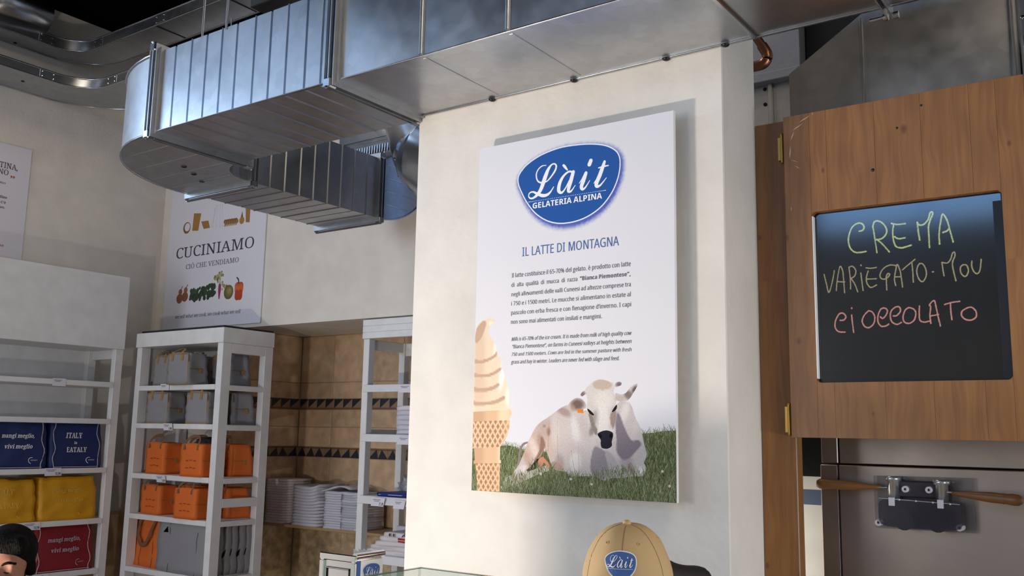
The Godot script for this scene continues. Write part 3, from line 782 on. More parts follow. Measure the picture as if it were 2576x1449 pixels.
# frame of two angle profiles with a clip between, round the ring at both sides
func flange(parent: Node, at: Callable, s: float, d: float, skip := -1) -> void:
	var st := start()
	for part in [[-0.026, 0.004, 0.030], [-0.020, 0.036, 0.014], [0.0, 0.006, 0.033], [0.008, 0.036, 0.014], [0.024, 0.004, 0.030]]:
		var s0: float = s + d * part[0]
		var s1: float = s + d * (part[0] + part[1])
		var o0: Array = at.call(s0, part[2])
		var o1: Array = at.call(s1, part[2])
		var i0: Array = at.call(s0, -0.001)
		var i1: Array = at.call(s1, -0.001)
		for k in 4:
			if k == skip: continue
			var k2 := (k + 1) % 4
			var m: Vector3 = (i0[k] + i1[k2] + o0[k] + o1[k2]) / 4.0
			quad(st, o0[k], o0[k2], o1[k2], o1[k], m)
			quad(st, o0[k], o0[k2], i0[k2], i0[k], m)
			quad(st, o1[k], o1[k2], i1[k2], i1[k], m)
			quad(st, i0[k], i0[k2], i1[k2], i1[k], m)
	objw("flange", st, M.zinc_matte, parent)
	var q: Array = at.call(s, 0.016)
	for k in 4:
		st = start()
		box(st, q[k], Vector3(0.042, 0.042, 0.042), 0.006)
		var b := objw("corner_bracket", st, M.zinc_polished, parent)
		st = start()
		var out: Vector3 = (q[k] - at.call(s, -0.1)[k]).normalized()
		tube(st, [q[k] + out * 0.01, q[k] + out * 0.034], 0.006, 6)
		objw("bolt", st, M.zinc_polished, b)

func pillow(st: SurfaceTool, o: Vector3, du: Vector3, dv: Vector3, n: Vector3, bulge: float, nu := 16, nv := 10) -> void:
	st.set_smooth_group(3)
	var g := []
	for j in nv + 1:
		var row := []
		for i in nu + 1:
			var u := float(i) / nu
			var v := float(j) / nv
			var x := minf(u, 1.0 - u) * 2.0
			var y := minf(v, 1.0 - v) * 2.0
			# cross-broken panel: four facets meeting at the middle, eased
			var h := lerpf(minf(x, y), sin(PI * u) * sin(PI * v), 0.6)
			row.append(o + du * u + dv * v + n * bulge * h)
		g.append(row)
	for j in nv:
		for i in nu:
			quad(st, g[j][i], g[j][i + 1], g[j + 1][i + 1], g[j + 1][i], (g[j][i] + g[j + 1][i + 1]) / 2.0 - n)
	st.set_smooth_group(-1)

func build_air_duct() -> void:
	var duct := thing("air_duct", "large rectangular galvanised air duct running past the pillar top", "duct", Vector3(-2.67, DY0, -2.74))
	# smooth run along the pillar: cross-broken panels
	var xs := [-2.667, -2.205, -1.81, -1.107, -0.67, -0.2, 0.9]
	for i in xs.size() - 1:
		var st := start()
		pillow(st, Vector3(xs[i], DY0, -2.49), Vector3(xs[i + 1] - xs[i], 0, 0), Vector3(0, DY1 - DY0, 0), Vector3(0, 0, 1), 0.007)
		objw("front_panel", st, M.zinc, duct)
		st = start()
		pillow(st, Vector3(xs[i], DY0, -2.99), Vector3(xs[i + 1] - xs[i], 0, 0), Vector3(0, 0, 0.5), Vector3(0, -1, 0), 0.004)
		objw("bottom_panel", st, M.zinc, duct)
	var st := start()
	quad(st, Vector3(-2.667, DY1, -2.49), Vector3(0.9, DY1, -2.49), Vector3(0.9, DY1, -2.99), Vector3(-2.667, DY1, -2.99), Vector3(0, 3.3, -2.7))
	quad(st, Vector3(-2.667, DY0, -2.99), Vector3(0.9, DY0, -2.99), Vector3(0.9, DY1, -2.99), Vector3(-2.667, DY1, -2.99), Vector3(0, 3.3, -2.7))
	quad(st, Vector3(0.9, DY0, -2.49), Vector3(0.9, DY1, -2.49), Vector3(0.9, DY1, -2.99), Vector3(0.9, DY0, -2.99), Vector3(0, 3.3, -2.7))
	objw("rear_sheet", st, M.zinc, duct)
	# standing seams between the panels
	for x in [-2.205, -1.81, -0.2]:
		st = start()
		tube(st, [Vector3(x, DY0 + 0.006, -2.487), Vector3(x, DY1 - 0.004, -2.487)], 0.008, 10)
		objw("standing_seam", st, M.zinc, duct)
		st = start()
		bx(st, Vector3(x - 0.008, DY0 - 0.0025, -2.97), Vector3(x + 0.008, DY0 + 0.002, -2.51), 0.001)
		objw("bottom_seam", st, M.zinc_matte, duct)
	# folded lock along the lower front edge and the lower back edge
	st = start()
	bx(st, Vector3(-2.63, DY0 - 0.005, -2.494), Vector3(0.9, DY0 + 0.001, -2.482), 0.002)
	objw("folded_edge", st, M.zinc_polished, duct)
	st = start()
	bx(st, Vector3(-2.63, DY0 - 0.006, -2.999), Vector3(0.9, DY0 + 0.001, -2.986), 0.002)
	objw("folded_edge", st, M.zinc_polished, duct)
	for x in [-2.244, -1.845, -1.448, -1.218]:
		st = start()
		lathe(st, Vector3(x, DY0 - 0.009, -2.988), [[0.0, -0.006], [0.012, -0.002], [0.016, 0.004], [0.0, 0.006]], 10)
		objw("clip", st, M.black_plastic, duct)
	flange(duct, ring_x, -2.667, 1.0)
	st = start()
	bx(st, Vector3(-1.117, DY0 - 0.012, -2.985), Vector3(-1.099, DY0 + 0.002, -2.49), 0.003)
	objw("bottom_seam", st, M.zinc_polished, duct)
	st = start()
	for s in [-0.012, 0.006]:
		bx(st, Vector3(-0.67 + s, DY0 - 0.03, -3.02), Vector3(-0.67 + s + 0.005, DY0 + 0.002, -2.46), 0.001)
		bx(st, Vector3(-0.67 + s, DY0 - 0.03, -2.49), Vector3(-0.67 + s + 0.005, DY1, -2.46), 0.001)
	objw("flange", st, M.zinc_matte, duct)
	for s in [[-0.71, 0.006, 0.05], [-0.685, 0.011, 0.016], [-0.655, 0.012, 0.02]]:
		st = start()
		tube(st, [Vector3(s[0] - s[2] / 2.0, DY0 - 0.022, -3.03), Vector3(s[0] + s[2] / 2.0, DY0 - 0.022, -3.03)], s[1], 8)
		objw("clamp_screw", st, M.zinc_polished, duct)
	# beaded run to the left
	st = start()
	var spots := [-2.743, -2.838, -2.958, -3.064, -3.169, -3.292, -3.397, -3.506, -3.618, -3.740]
	duct_run(st, beads(-2.667, -3.87, spots), ring_x2)
	objw("beaded_run", st, M.zinc, duct)
	st = start()
	bx(st, Vector3(-3.85, DY0 - 0.004, -2.494), Vector3(-2.70, DY0 + 0.001, -2.480), 0.002)
	objw("folded_edge", st, M.zinc_polished, duct)
	flange(duct, ring_x2, -3.88, 1.0)
	# flat elbow turning back towards the rear wall: centre (-3.92, -3.31)
	var c := Vector3(-3.92, 0, -3.31)
	var r_in := 0.27
	var r_out := 0.81
	var n := 16
	var heel := start()
	var throat := start()
	var plates := [start(), start()]
	var rim := start()
	var rimp := []
	var rimt := []
	for i in n + 1:
		var a := PI / 2.0 * i / n
		var d := Vector3(-sin(a), 0, cos(a))
		rimp.append(c + d * (r_out + 0.004) + Vector3(0, DY0, 0))
		rimt.append(c + d * (r_out + 0.004) + Vector3(0, DY1, 0))
	for i in n:
		var a0 := PI / 2.0 * i / n
		var a1 := PI / 2.0 * (i + 1) / n
		var d0 := Vector3(-sin(a0), 0, cos(a0))
		var d1 := Vector3(-sin(a1), 0, cos(a1))
		var mid := c + (d0 + d1) / 2.0 * (r_in + r_out) / 2.0 + Vector3(0, (DY0 + DY1) / 2.0, 0)
		var lo := Vector3(0, DY0, 0)
		var hi := Vector3(0, DY1, 0)
		heel.set_smooth_group(5)
		quad(heel, c + d0 * r_out + lo, c + d1 * r_out + lo, c + d1 * r_out + hi, c + d0 * r_out + hi, mid)
		throat.set_smooth_group(6)
		quad(throat, c + d0 * r_in + lo, c + d1 * r_in + lo, c + d1 * r_in + hi, c + d0 * r_in + hi, c + (d0 + d1) * r_out + lo + Vector3(0, 0.2, 0))
		for k in 2:
			var y: Vector3 = [lo, hi][k]
			quad(plates[k], c + d0 * r_in + y, c + d1 * r_in + y, c + d1 * r_out + y, c + d0 * r_out + y, mid)
	objw("elbow_heel", heel, M.zinc_satin, duct)
	objw("elbow_throat", throat, M.zinc, duct)
	for k in 2: objw("elbow_plate", plates[k], M.zinc, duct)
	tube(rim, rimp, 0.006, 8)
	objw("elbow_rim", rim, M.zinc_polished, duct)
	rim = start()
	tube(rim, rimt, 0.006, 8)
	objw("elbow_rim", rim, M.zinc_polished, duct)
	# beads pressed across the elbow's underside, with three fixing holes
	for z in [-2.66, -2.83, -3.0, -3.17]:
		var half := sqrt(r_out * r_out - pow(z - c.z, 2))
		var x1 := c.x - 0.02
		var inner := r_in * r_in - pow(z - c.z, 2)
		if inner > 0.0: x1 = c.x - sqrt(inner)
		st = start()
		bx(st, Vector3(c.x - half + 0.03, DY0 - 0.003, z - 0.004), Vector3(x1 - 0.02, DY0 + 0.001, z + 0.004), 0.001)
		objw("pressed_bead", st, M.zinc_matte, duct)
	for p in [[-4.25, -2.93], [-4.33, -3.05], [-4.42, -3.17]]:
		st = start()
		lathe(st, Vector3(p[0], DY0 - 0.002, p[1]), [[0.008, -0.002], [0.015, -0.002], [0.015, 0.003]], 12)
		objw("grommet", st, M.dark_seam, duct)
	# run towards the rear wall
	flange(duct, ring_z, -3.325, -1.0)
	st = start()
	var zs := []
	for k in 8: zs.append(-3.46 - k * 0.112)
	duct_run(st, beads(-3.31, -4.35, zs, false), ring_z)
	objw("beaded_run", st, M.zinc, duct)
	flange(duct, ring_z, -4.36, -1.0)
	for z in [-3.325, -4.36]:
		st = start()
		tube(st, [Vector3(-4.755, DY0 - 0.028, z), Vector3(-4.165, DY0 - 0.028, z)], 0.017, 12)
		objw("flange_tube", st, M.zinc_polished, duct)
	# elbow turning up: cheeks at both sides, heel behind, throat in front
	var yc := 3.70
	var zc := -4.37
	var ro := yc - DY0
	var ri := yc - DY1
	var prof_o := []
	var prof_i := []
	for i in n + 1:
		var a := PI / 2.0 * i / n
		prof_o.append(Vector2(zc - sin(a) * ro, yc - cos(a) * ro))
		prof_i.append(Vector2(zc - sin(a) * ri, yc - cos(a) * ri))
	var cheek := [start(), start()]
	heel = start()
	throat = start()
	for i in n:
		for s2 in 2:
			var x: float = [-4.73, -4.19][s2]
			var m := Vector3(x, (prof_o[i].y + prof_i[i].y) / 2.0, (prof_o[i].x + prof_i[i].x) / 2.0)
			quad(cheek[s2], Vector3(x, prof_o[i].y, prof_o[i].x), Vector3(x, prof_o[i + 1].y, prof_o[i + 1].x), Vector3(x, prof_i[i + 1].y, prof_i[i + 1].x), Vector3(x, prof_i[i].y, prof_i[i].x), Vector3(-4.46, m.y, m.z))
		var mid := Vector3(-4.46, (prof_o[i].y + prof_i[i].y) / 2.0, (prof_o[i].x + prof_i[i].x) / 2.0)
		heel.set_smooth_group(7)
		quad(heel, Vector3(-4.73, prof_o[i].y, prof_o[i].x), Vector3(-4.19, prof_o[i].y, prof_o[i].x), Vector3(-4.19, prof_o[i + 1].y, prof_o[i + 1].x), Vector3(-4.73, prof_o[i + 1].y, prof_o[i + 1].x), mid)
		throat.set_smooth_group(8)
		quad(throat, Vector3(-4.73, prof_i[i].y, prof_i[i].x), Vector3(-4.19, prof_i[i].y, prof_i[i].x), Vector3(-4.19, prof_i[i + 1].y, prof_i[i + 1].x), Vector3(-4.73, prof_i[i + 1].y, prof_i[i + 1].x), mid)
	for k in 2: objw("elbow_cheek", cheek[k], M.zinc, duct)
	objw("elbow_heel", heel, M.zinc, duct)
	objw("elbow_throat", throat, M.zinc, duct)
	for y in [3.27, 3.36, 3.45, 3.54]:
		st = start()
		var reach := sqrt(maxf(ro * ro - pow(yc - y, 2), 0.01))
		bx(st, Vector3(-4.19, y - 0.003, zc - reach + 0.05), Vector3(-4.187, y + 0.003, zc - 0.06), 0.001)
		objw("pressed_bead", st, M.zinc_polished, duct)
	var edge := []
	for p in prof_o: edge.append(Vector3(-4.187, p.y, p.x))
	st = start()
	tube(st, edge, 0.006, 6)
	objw("elbow_rim", st, M.zinc_polished, duct)
	st = start()
	edge = []
	for p in prof_i: edge.append(Vector3(-4.187, p.y, p.x))
	tube(st, edge, 0.006, 6)
	objw("elbow_rim", st, M.zinc_polished, duct)
	# riser with its flange and perforated strip
	var zr0 := zc - ri
	var zr1 := zc - ro
	st = start()
	bx(st, Vector3(-4.73, yc, zr1), Vector3(-4.19, 5.2, zr0))
	objw("riser", st, M.zinc_polished, duct)
	st = start()
	bx(st, Vector3(-4.76, yc + 0.04, zr1 - 0.025), Vector3(-4.16, yc + 0.05, zr0 + 0.03), 0.002)
	bx(st, Vector3(-4.76, yc + 0.065, zr1 - 0.025), Vector3(-4.16, yc + 0.075, zr0 + 0.03), 0.002)
	objw("flange", st, M.zinc_polished, duct)
	for k in 22:
		st = start()
		var x := -4.71 + k * 0.0238
		tube(st, [Vector3(x, yc - 0.03, zr0 + 0.006), Vector3(x + 0.012, yc + 0.02, zr0 + 0.012)], 0.007, 6)
		objw("corrugation", st, M.zinc_polished, duct)
	# hanger rods up to the ceiling
	for x in [[-3.372, -2.5], [-0.68, -2.47], [-2.2, -2.75], [-3.9, -2.75]]:
		st = start()
		tube(st, [Vector3(x[0], DY1 - 0.01, x[1] + 0.012), Vector3(x[0], 5.25, x[1] + 0.012)], 0.006, 6)
		objw("hanger_rod", st, M.zinc_matte, duct)

# round segmented duct dropping behind the pillar
func build_round_duct() -> void:
	var duct := thing("round_duct", "round segmented metal duct bend half hidden behind the pillar", "duct", Vector3(-3.45, 3.4, -4.1))
	var r := 0.36
	var cx := -3.42
	var path := [Vector3(cx, 5.2, -4.1), Vector3(cx, 3.95, -4.1)]
	var joints := [Vector3(cx, 3.595, -4.1), Vector3(cx + 0.06, 3.44, -4.1), Vector3(cx + 0.2, 3.33, -4.1), Vector3(cx + 0.38, 3.29, -4.1)]
	path.append_array(joints)
	path.append(Vector3(-2.4, 3.29, -4.1))
	for i in path.size() - 1:
		var st := start()
		tube(st, [path[i], path[i + 1]], r, 36, false)
		# each gore is cut square to its own run; overlap hides the wedge
		objw("segment", st, M.zinc_polished, duct)
	for j in joints.size() - 1:
		var d: Vector3 = (path[j + 3] - path[j + 1]).normalized()
		var st := start()
		tube(st, [joints[j] - d * 0.006, joints[j] + d * 0.006], r + 0.004, 36, true)
		var band := objw("joint_band", st, M.zinc, duct)
		var x := d.cross(Vector3(0, 0, 1)).normalized()
		for k in 14:
			var a := TAU * k / 14
			var q: Vector3 = joints[j] - d * 0.025 + (x * cos(a) + Vector3(0, 0, 1) * sin(a)) * (r + 0.002)
			st = start()
			lathe(st, q, [[0.0, 0.006], [0.005, 0.004], [0.007, -0.004]], 8)
			objw("rivet", st, M.zinc_matte, band)

# ---------------------------------------------------------------- two sheet-metal cable trays following the corner
func build_cable_trays() -> void:
	tray("galvanised cable tray, the wider and lower of two along the cream wall", -7.065, -7.49, -3.93, -4.42, 4.465, 0.072, 0.28)
	tray("galvanised cable tray, the narrower and upper of two along the cream wall", -7.255, -7.49, -3.93, -4.21, 4.83, 0.085, 0.22)

func corner_path(x: float, z: float, r: float, y: float) -> Array:
	var out := [Vector3(x, y, 0.2), Vector3(x, y, -1.6), Vector3(x, y, z + r)]
	for i in range(1, 12):
		var a := PI / 2.0 * i / 12.0
		out.append(Vector3(x + r - cos(a) * r, y, z + r - sin(a) * r))
	out.append(Vector3(x + r, y, z))
	out.append(Vector3(-5.9, y, z))
	out.append(Vector3(-4.85, y, z))
	return out

func tray(label: String, xi: float, xo: float, zi: float, zo: float, y: float, h: float, r: float) -> void:
	var t := thing("cable_tray", label, "cable tray", Vector3(xi, y, -3), 0, "cable trays under the ceiling")
	var inner := corner_path(xi, zi, r, y)
	var outer := corner_path(xo, zo, r + (xi - xo) * 0.9, y)
	var st := start()
	sheet(st, inner, outer, Vector3(0, 1, 0), 0.003)
	objw("tray_floor", st, M.zinc_matte, t)
	for side in [[inner, 1.0], [outer, -1.0]]:
		st = start()
		var top := []
		for p in side[0]: top.append(p + Vector3(0, h, 0))
		var nrm := []
		st.set_smooth_group(9)
		for i in side[0].size() - 1:
			var a: Vector3 = side[0][i]
			var b: Vector3 = side[0][i + 1]
			var out: Vector3 = (b - a).cross(Vector3.UP).normalized() * -side[1]
			quad(st, a, b, top[i + 1], top[i], (a + b) / 2.0 - out)
		st.set_smooth_group(-1)
		objw("side_rail", st, M.zinc, t)
		st = start()
		tube(st, top, 0.007, 8)
		tube(st, side[0], 0.006, 8)
		objw("rolled_edge", st, M.zinc_polished, t)
	# joint plates with rivets on the room-side rail
	for s in [[2, -0.06], [14, 0.06], [14, 0.9], [1, -0.8]]:
		var a: Vector3 = inner[s[0]]
		var along := Vector3(1, 0, 0) if s[0] >= 14 else Vector3(0, 0, -1)
		var out := Vector3(0, 0, 1) if s[0] >= 14 else Vector3(1, 0, 0)
		var c: Vector3 = a + along * (s[1] if s[0] >= 14 else -s[1]) * (1.0 if s[0] >= 14 else -1.0) + Vector3(0, h / 2.0, 0) + out * 0.003
		st = start()
		box(st, c, (along.abs() * 0.13 + out.abs() * 0.003 + Vector3(0, h * 0.82, 0)), 0.001)
		var plate := objw("joint_plate", st, M.zinc, t)
		for u in [-0.045, 0.045]:
			for v in [-0.28, 0.22]:
				st = start()
				box(st, c + along * u + Vector3(0, h * v, 0) + out * 0.004, Vector3.ONE * 0.009, 0.002)
				objw("rivet", st, M.chrome, plate)
	# sheet joints across the underside
	for x in [-6.2, -5.35]:
		st = start()
		bx(st, Vector3(x - 0.004, y - 0.004, zo + 0.01), Vector3(x + 0.004, y - 0.0005, zi - 0.01))
		objw("sheet_joint", st, M.dark_seam, t)
	for x in [xi - 0.2]:
		for z in [-3.0, -3.5]:
			st = start()
			lathe(st, Vector3(x, y - 0.003, z), [[0.0, -0.003], [0.012, -0.002], [0.014, 0.003]], 10)
			objw("rivet", st, M.dark_seam, t)
	# hangers to the ceiling
	for p in [Vector3((xi + xo) / 2.0, y, -2.0), Vector3(-5.6, y, (zi + zo) / 2.0)]:
		st = start()
		tube(st, [p, Vector3(p.x, 5.25, p.z)], 0.006, 6)
		objw("hanger_rod", st, M.zinc_matte, t)

func build_ceiling_pieces() -> void:
	# spiral duct along the left wall under the ceiling
	var t := thing("spiral_duct", "shiny round spiral duct above the cable trays under the black ceiling", "duct", Vector3(-7.27, 5.0, -3.2))
	var st := start()
	tube(st, [Vector3(-7.28, 5.05, 0.5), Vector3(-7.28, 5.05, -3.2)], 0.17, 28)
	objw("pipe", st, M.zinc_polished, t)
	for k in 14:
		st = start()
		var z := 0.3 - k * 0.26
		tube(st, [Vector3(-7.28, 5.05, z), Vector3(-7.28, 5.05, z - 0.012)], 0.176, 28)
		objw("seam_ring", st, M.zinc_matte, t)
	st = start()
	tube(st, [Vector3(-7.28, 5.05, -3.2), Vector3(-7.28, 5.05, -3.24), Vector3(-7.29, 5.055, -3.62)], [0.17, 0.192, 0.165], 28)
	objw("sleeve", st, M.zinc_polished, t)
	st = start()
	bx(st, Vector3(-7.3, 5.2, -3.3), Vector3(-7.26, 5.255, -3.26))
	objw("hanger", st, M.zinc_matte, t)
	# black insulated duct behind the trays
	t = thing("black_duct", "black insulated round duct with a rim behind the upper cable tray", "duct", Vector3(-6.3, 4.95, -4.6))
	st = start()
	tube(st, [Vector3(-6.9, 5.05, -4.62), Vector3(-6.05, 4.99, -4.62)], 0.17, 24)
	objw("pipe", st, M.black_plastic, t)
	st = start()
	tube(st, [Vector3(-6.33, 5.012, -4.62), Vector3(-6.29, 5.01, -4.62)], 0.185, 24)
	objw("rim", st, M.dark_seam, t)
	st = start()
	tube(st, [Vector3(-6.0, 5.0, -4.62), Vector3(-6.0, 5.25, -4.62)], 0.012, 8)
	objw("hanger_rod", st, M.dark_seam, t)
	t = thing("duct_bracket", "dark steel ceiling bracket plate hanging above the beaded duct", "bracket", Vector3(-3.1, 3.7, -2.9))
	st = start()
	bx(st, Vector3(-3.36, 3.70, -2.86), Vector3(-2.99, 3.74, -2.60), 0.004)
	objw("plate", st, M.black_plastic, t)
	st = start()
	bx(st, Vector3(-3.18, 3.74, -2.76), Vector3(-3.10, 5.25, -2.70))
	objw("hanger", st, M.black_plastic, t)

# ---------------------------------------------------------------- drawing flat print
func span_poly(img: Image, pts: Array, col: Color) -> void:
	var y0 := 1e9
	var y1 := -1e9
	for p in pts:
		y0 = minf(y0, p.y)
		y1 = maxf(y1, p.y)
	var h := img.get_height()
	var w := img.get_width()
	for y in range(maxi(0, int(floor(y0))), mini(h, int(ceil(y1)) + 1)):
		var xs := []
		var fy := y + 0.5
		for i in pts.size():
			var a: Vector2 = pts[i]
			var b: Vector2 = pts[(i + 1) % pts.size()]
			if (a.y <= fy) != (b.y <= fy):
				xs.append(a.x + (fy - a.y) / (b.y - a.y) * (b.x - a.x))
		xs.sort()
		for k in range(0, xs.size() - 1, 2):
			var xa := clampi(roundi(xs[k]), 0, w)
			var xb := clampi(roundi(xs[k + 1]), 0, w)
			if xb > xa:
				img.fill_rect(Rect2i(xa, y, xb - xa, 1), col)

func disc(img: Image, c: Vector2, r: float, col: Color) -> void:
	var ri := int(ceil(r))
	for y in range(-ri, ri + 1):
		var k := r * r - y * y
		if k > 0.0:
			var hw := sqrt(k)
			img.fill_rect(Rect2i(roundi(c.x - hw), roundi(c.y) + y, maxi(1, roundi(hw * 2.0)), 1), col)

func ribbon(img: Image, pts: Array, sc: Vector2, wsc: float, col: Color) -> void:
	var v := []
	for p in pts: v.append(Vector3(p[0] * sc.x, p[1] * sc.y, p[2] * wsc))
	for q in curve(v, 24):
		disc(img, Vector2(q.x, q.y), maxf(0.5, q.z / 2.0), col)

func scaled(pts: Array, sc: Vector2, smooth := 0) -> Array:
	var v := []
	for p in pts: v.append(Vector2(p[0] * sc.x, p[1] * sc.y))
	if smooth > 0:
		var n := v.size()
		var out := []
		for i in n:
			for k in smooth:
				out.append(v[i].cubic_interpolate(v[(i + 1) % n], v[(i - 1 + n) % n], v[(i + 2) % n], float(k) / smooth))
		return out
	return v

# soft brush strokes painted small, then enlarged
func soft_paint(base: Color, blobs: Array, w: int, h: int, k: int, shapes := []) -> Image:
	var sw := w / k
	var sh := h / k
	var img := Image.create(sw, sh, false, Image.FORMAT_RGBA8)
	img.fill(base)
	for b in blobs:
		var c := Vector2(b[0] * sw, b[1] * sh)
		var rx: float = b[2] * sw
		var ry: float = b[3] * sh
		var col := Color8(b[5], b[6], b[7])
		var m := int(maxf(rx, ry) * 1.2) + 1
		for y in range(maxi(0, int(c.y) - m), mini(sh, int(c.y) + m)):
			for x in range(maxi(0, int(c.x) - m), mini(sw, int(c.x) + m)):
				var d := (Vector2(x, y) - c).rotated(b[4])
				var q := Vector2(d.x / rx, d.y / ry).length()
				if q < 1.0:
					var a: float = b[8] * smoothstep(1.0, 0.35, q)
					img.set_pixel(x, y, img.get_pixel(x, y).lerp(col, a))
	if shapes.size() > 0:
		# soft-edged shapes: drawn larger, averaged down, then enlarged again
		img.resize(w / 2, h / 2, Image.INTERPOLATE_CUBIC)
		for s in shapes: span_poly(img, scaled(s[0], Vector2(w / 2, h / 2), 3), s[1])
		img.resize(w / 4, h / 4, Image.INTERPOLATE_BILINEAR)
		img.resize(w / 8, h / 8, Image.INTERPOLATE_BILINEAR)
		img.resize(w / 2, h / 2, Image.INTERPOLATE_CUBIC)
	img.resize(w, h, Image.INTERPOLATE_CUBIC)
	return img

func masked(dst: Image, src: Image, shapes: Array, jitter := 0.0) -> void:
	var mask := Image.create(dst.get_width(), dst.get_height(), false, Image.FORMAT_RGBA8)
	for s in shapes: span_poly(mask, s, Color.WHITE)
	dst.blit_rect_mask(src, mask, Rect2i(0, 0, dst.get_width(), dst.get_height()), Vector2i.ZERO)

func blades(img: Image, rng: RandomNumberGenerator, count: int, x0: float, x1: float, top: Callable, bottom: float, lo: float, hi: float) -> void:
	var tones := [Color(0.27, 0.32, 0.17), Color(0.36, 0.41, 0.23), Color(0.45, 0.49, 0.32), Color(0.54, 0.56, 0.42), Color(0.21, 0.25, 0.14), Color(0.48, 0.43, 0.33), Color(0.40, 0.46, 0.28), Color(0.62, 0.64, 0.53)]
	for i in count:
		var x := rng.randf_range(x0, x1)
		var t: float = top.call(x)
		var y := rng.randf_range(t, bottom)
		var l := rng.randf_range(lo, hi)
		var lean := rng.randf_range(-0.7, 0.7)
		var col: Color = tones[rng.randi() % tones.size()]
		col = col.lightened(rng.randf() * 0.12)
		var w := 1 + rng.randi() % 3
		for k in int(l):
			var px := int(x + lean * k * k / l)
			var py := int(y - k)
			if px >= 0 and px < img.get_width() - 3 and py >= 0 and py < img.get_height():
				img.fill_rect(Rect2i(px, py, maxi(1, w - int(k * 2.0 / l)), 1), col)

func lait_logo(img: Image, sc: Vector2, wsc: float, glow: bool) -> void:
	var outer := scaled(LOGO, sc, 6)
	var inner := PackedVector2Array(outer)
	var off := Geometry2D.offset_polygon(inner, -7.5 * wsc / 2.72)
	if glow:
		# printed drop glow, darker to the lower right
		var k := 10
		var small := Image.create(img.get_width() / k, img.get_height() / k, false, Image.FORMAT_RGBA8)
		small.fill(Color(0.885, 0.882, 0.895))
		for ring in 7:
			var grow := Geometry2D.offset_polygon(inner, (34.0 - ring * 5.5) * wsc / 2.72)
			var s := []
			for p in grow[0]: s.append((p + Vector2(9, 13) * wsc / 2.72) / k)
			span_poly(small, s, Color(0.885, 0.882, 0.895).lerp(Color(0.26, 0.32, 0.68), pow((ring + 1) / 7.0, 1.8) * 0.85))
		small.resize(img.get_width(), img.get_height(), Image.INTERPOLATE_CUBIC)
		var part := Rect2i(int(0.14 * sc.x), int(0.01 * sc.y), int(0.72 * sc.x), int(0.31 * sc.y))
		img.blit_rect(small, part, part.position)
	span_poly(img, outer, Color(0.94, 0.94, 0.96))
	span_poly(img, Array(off[0]), Color(0.17, 0.35, 0.63))
	for s in SCRIPT: ribbon(img, s, sc, wsc, Color(0.95, 0.95, 0.96))

func lattice(img: Image, shape: Array, step: float, line: Color, dark: Color) -> void:
	var src := Image.create(img.get_width(), img.get_height(), false, Image.FORMAT_RGBA8)
	var x0 := 1e9
	var x1 := -1e9
	var y0 := 1e9
	var y1 := -1e9
	for p in shape:
		x0 = minf(x0, p.x)
		x1 = maxf(x1, p.x)
		y0 = minf(y0, p.y)
		y1 = maxf(y1, p.y)
	for y in range(maxi(0, int(y0)), mini(img.get_height(), int(y1) + 1)):
		for x in range(maxi(0, int(x0)), mini(img.get_width(), int(x1) + 1)):
			var u := (x - x0) / (x1 - x0)
			var a := fposmod((x * 0.95 + y * 0.62) / step, 1.0)
			var b := fposmod((x * 0.95 - y * 0.62) / step, 1.0)
			var on := minf(minf(a, 1.0 - a), minf(b, 1.0 - b))
			var c := line.lerp(dark, smoothstep(0.10, 0.28, on))
			c = c.lerp(Color(0.95, 0.80, 0.62), smoothstep(0.75, 1.0, u) * 0.5)
			src.set_pixel(x, y, c)
	masked(img, src, [shape])

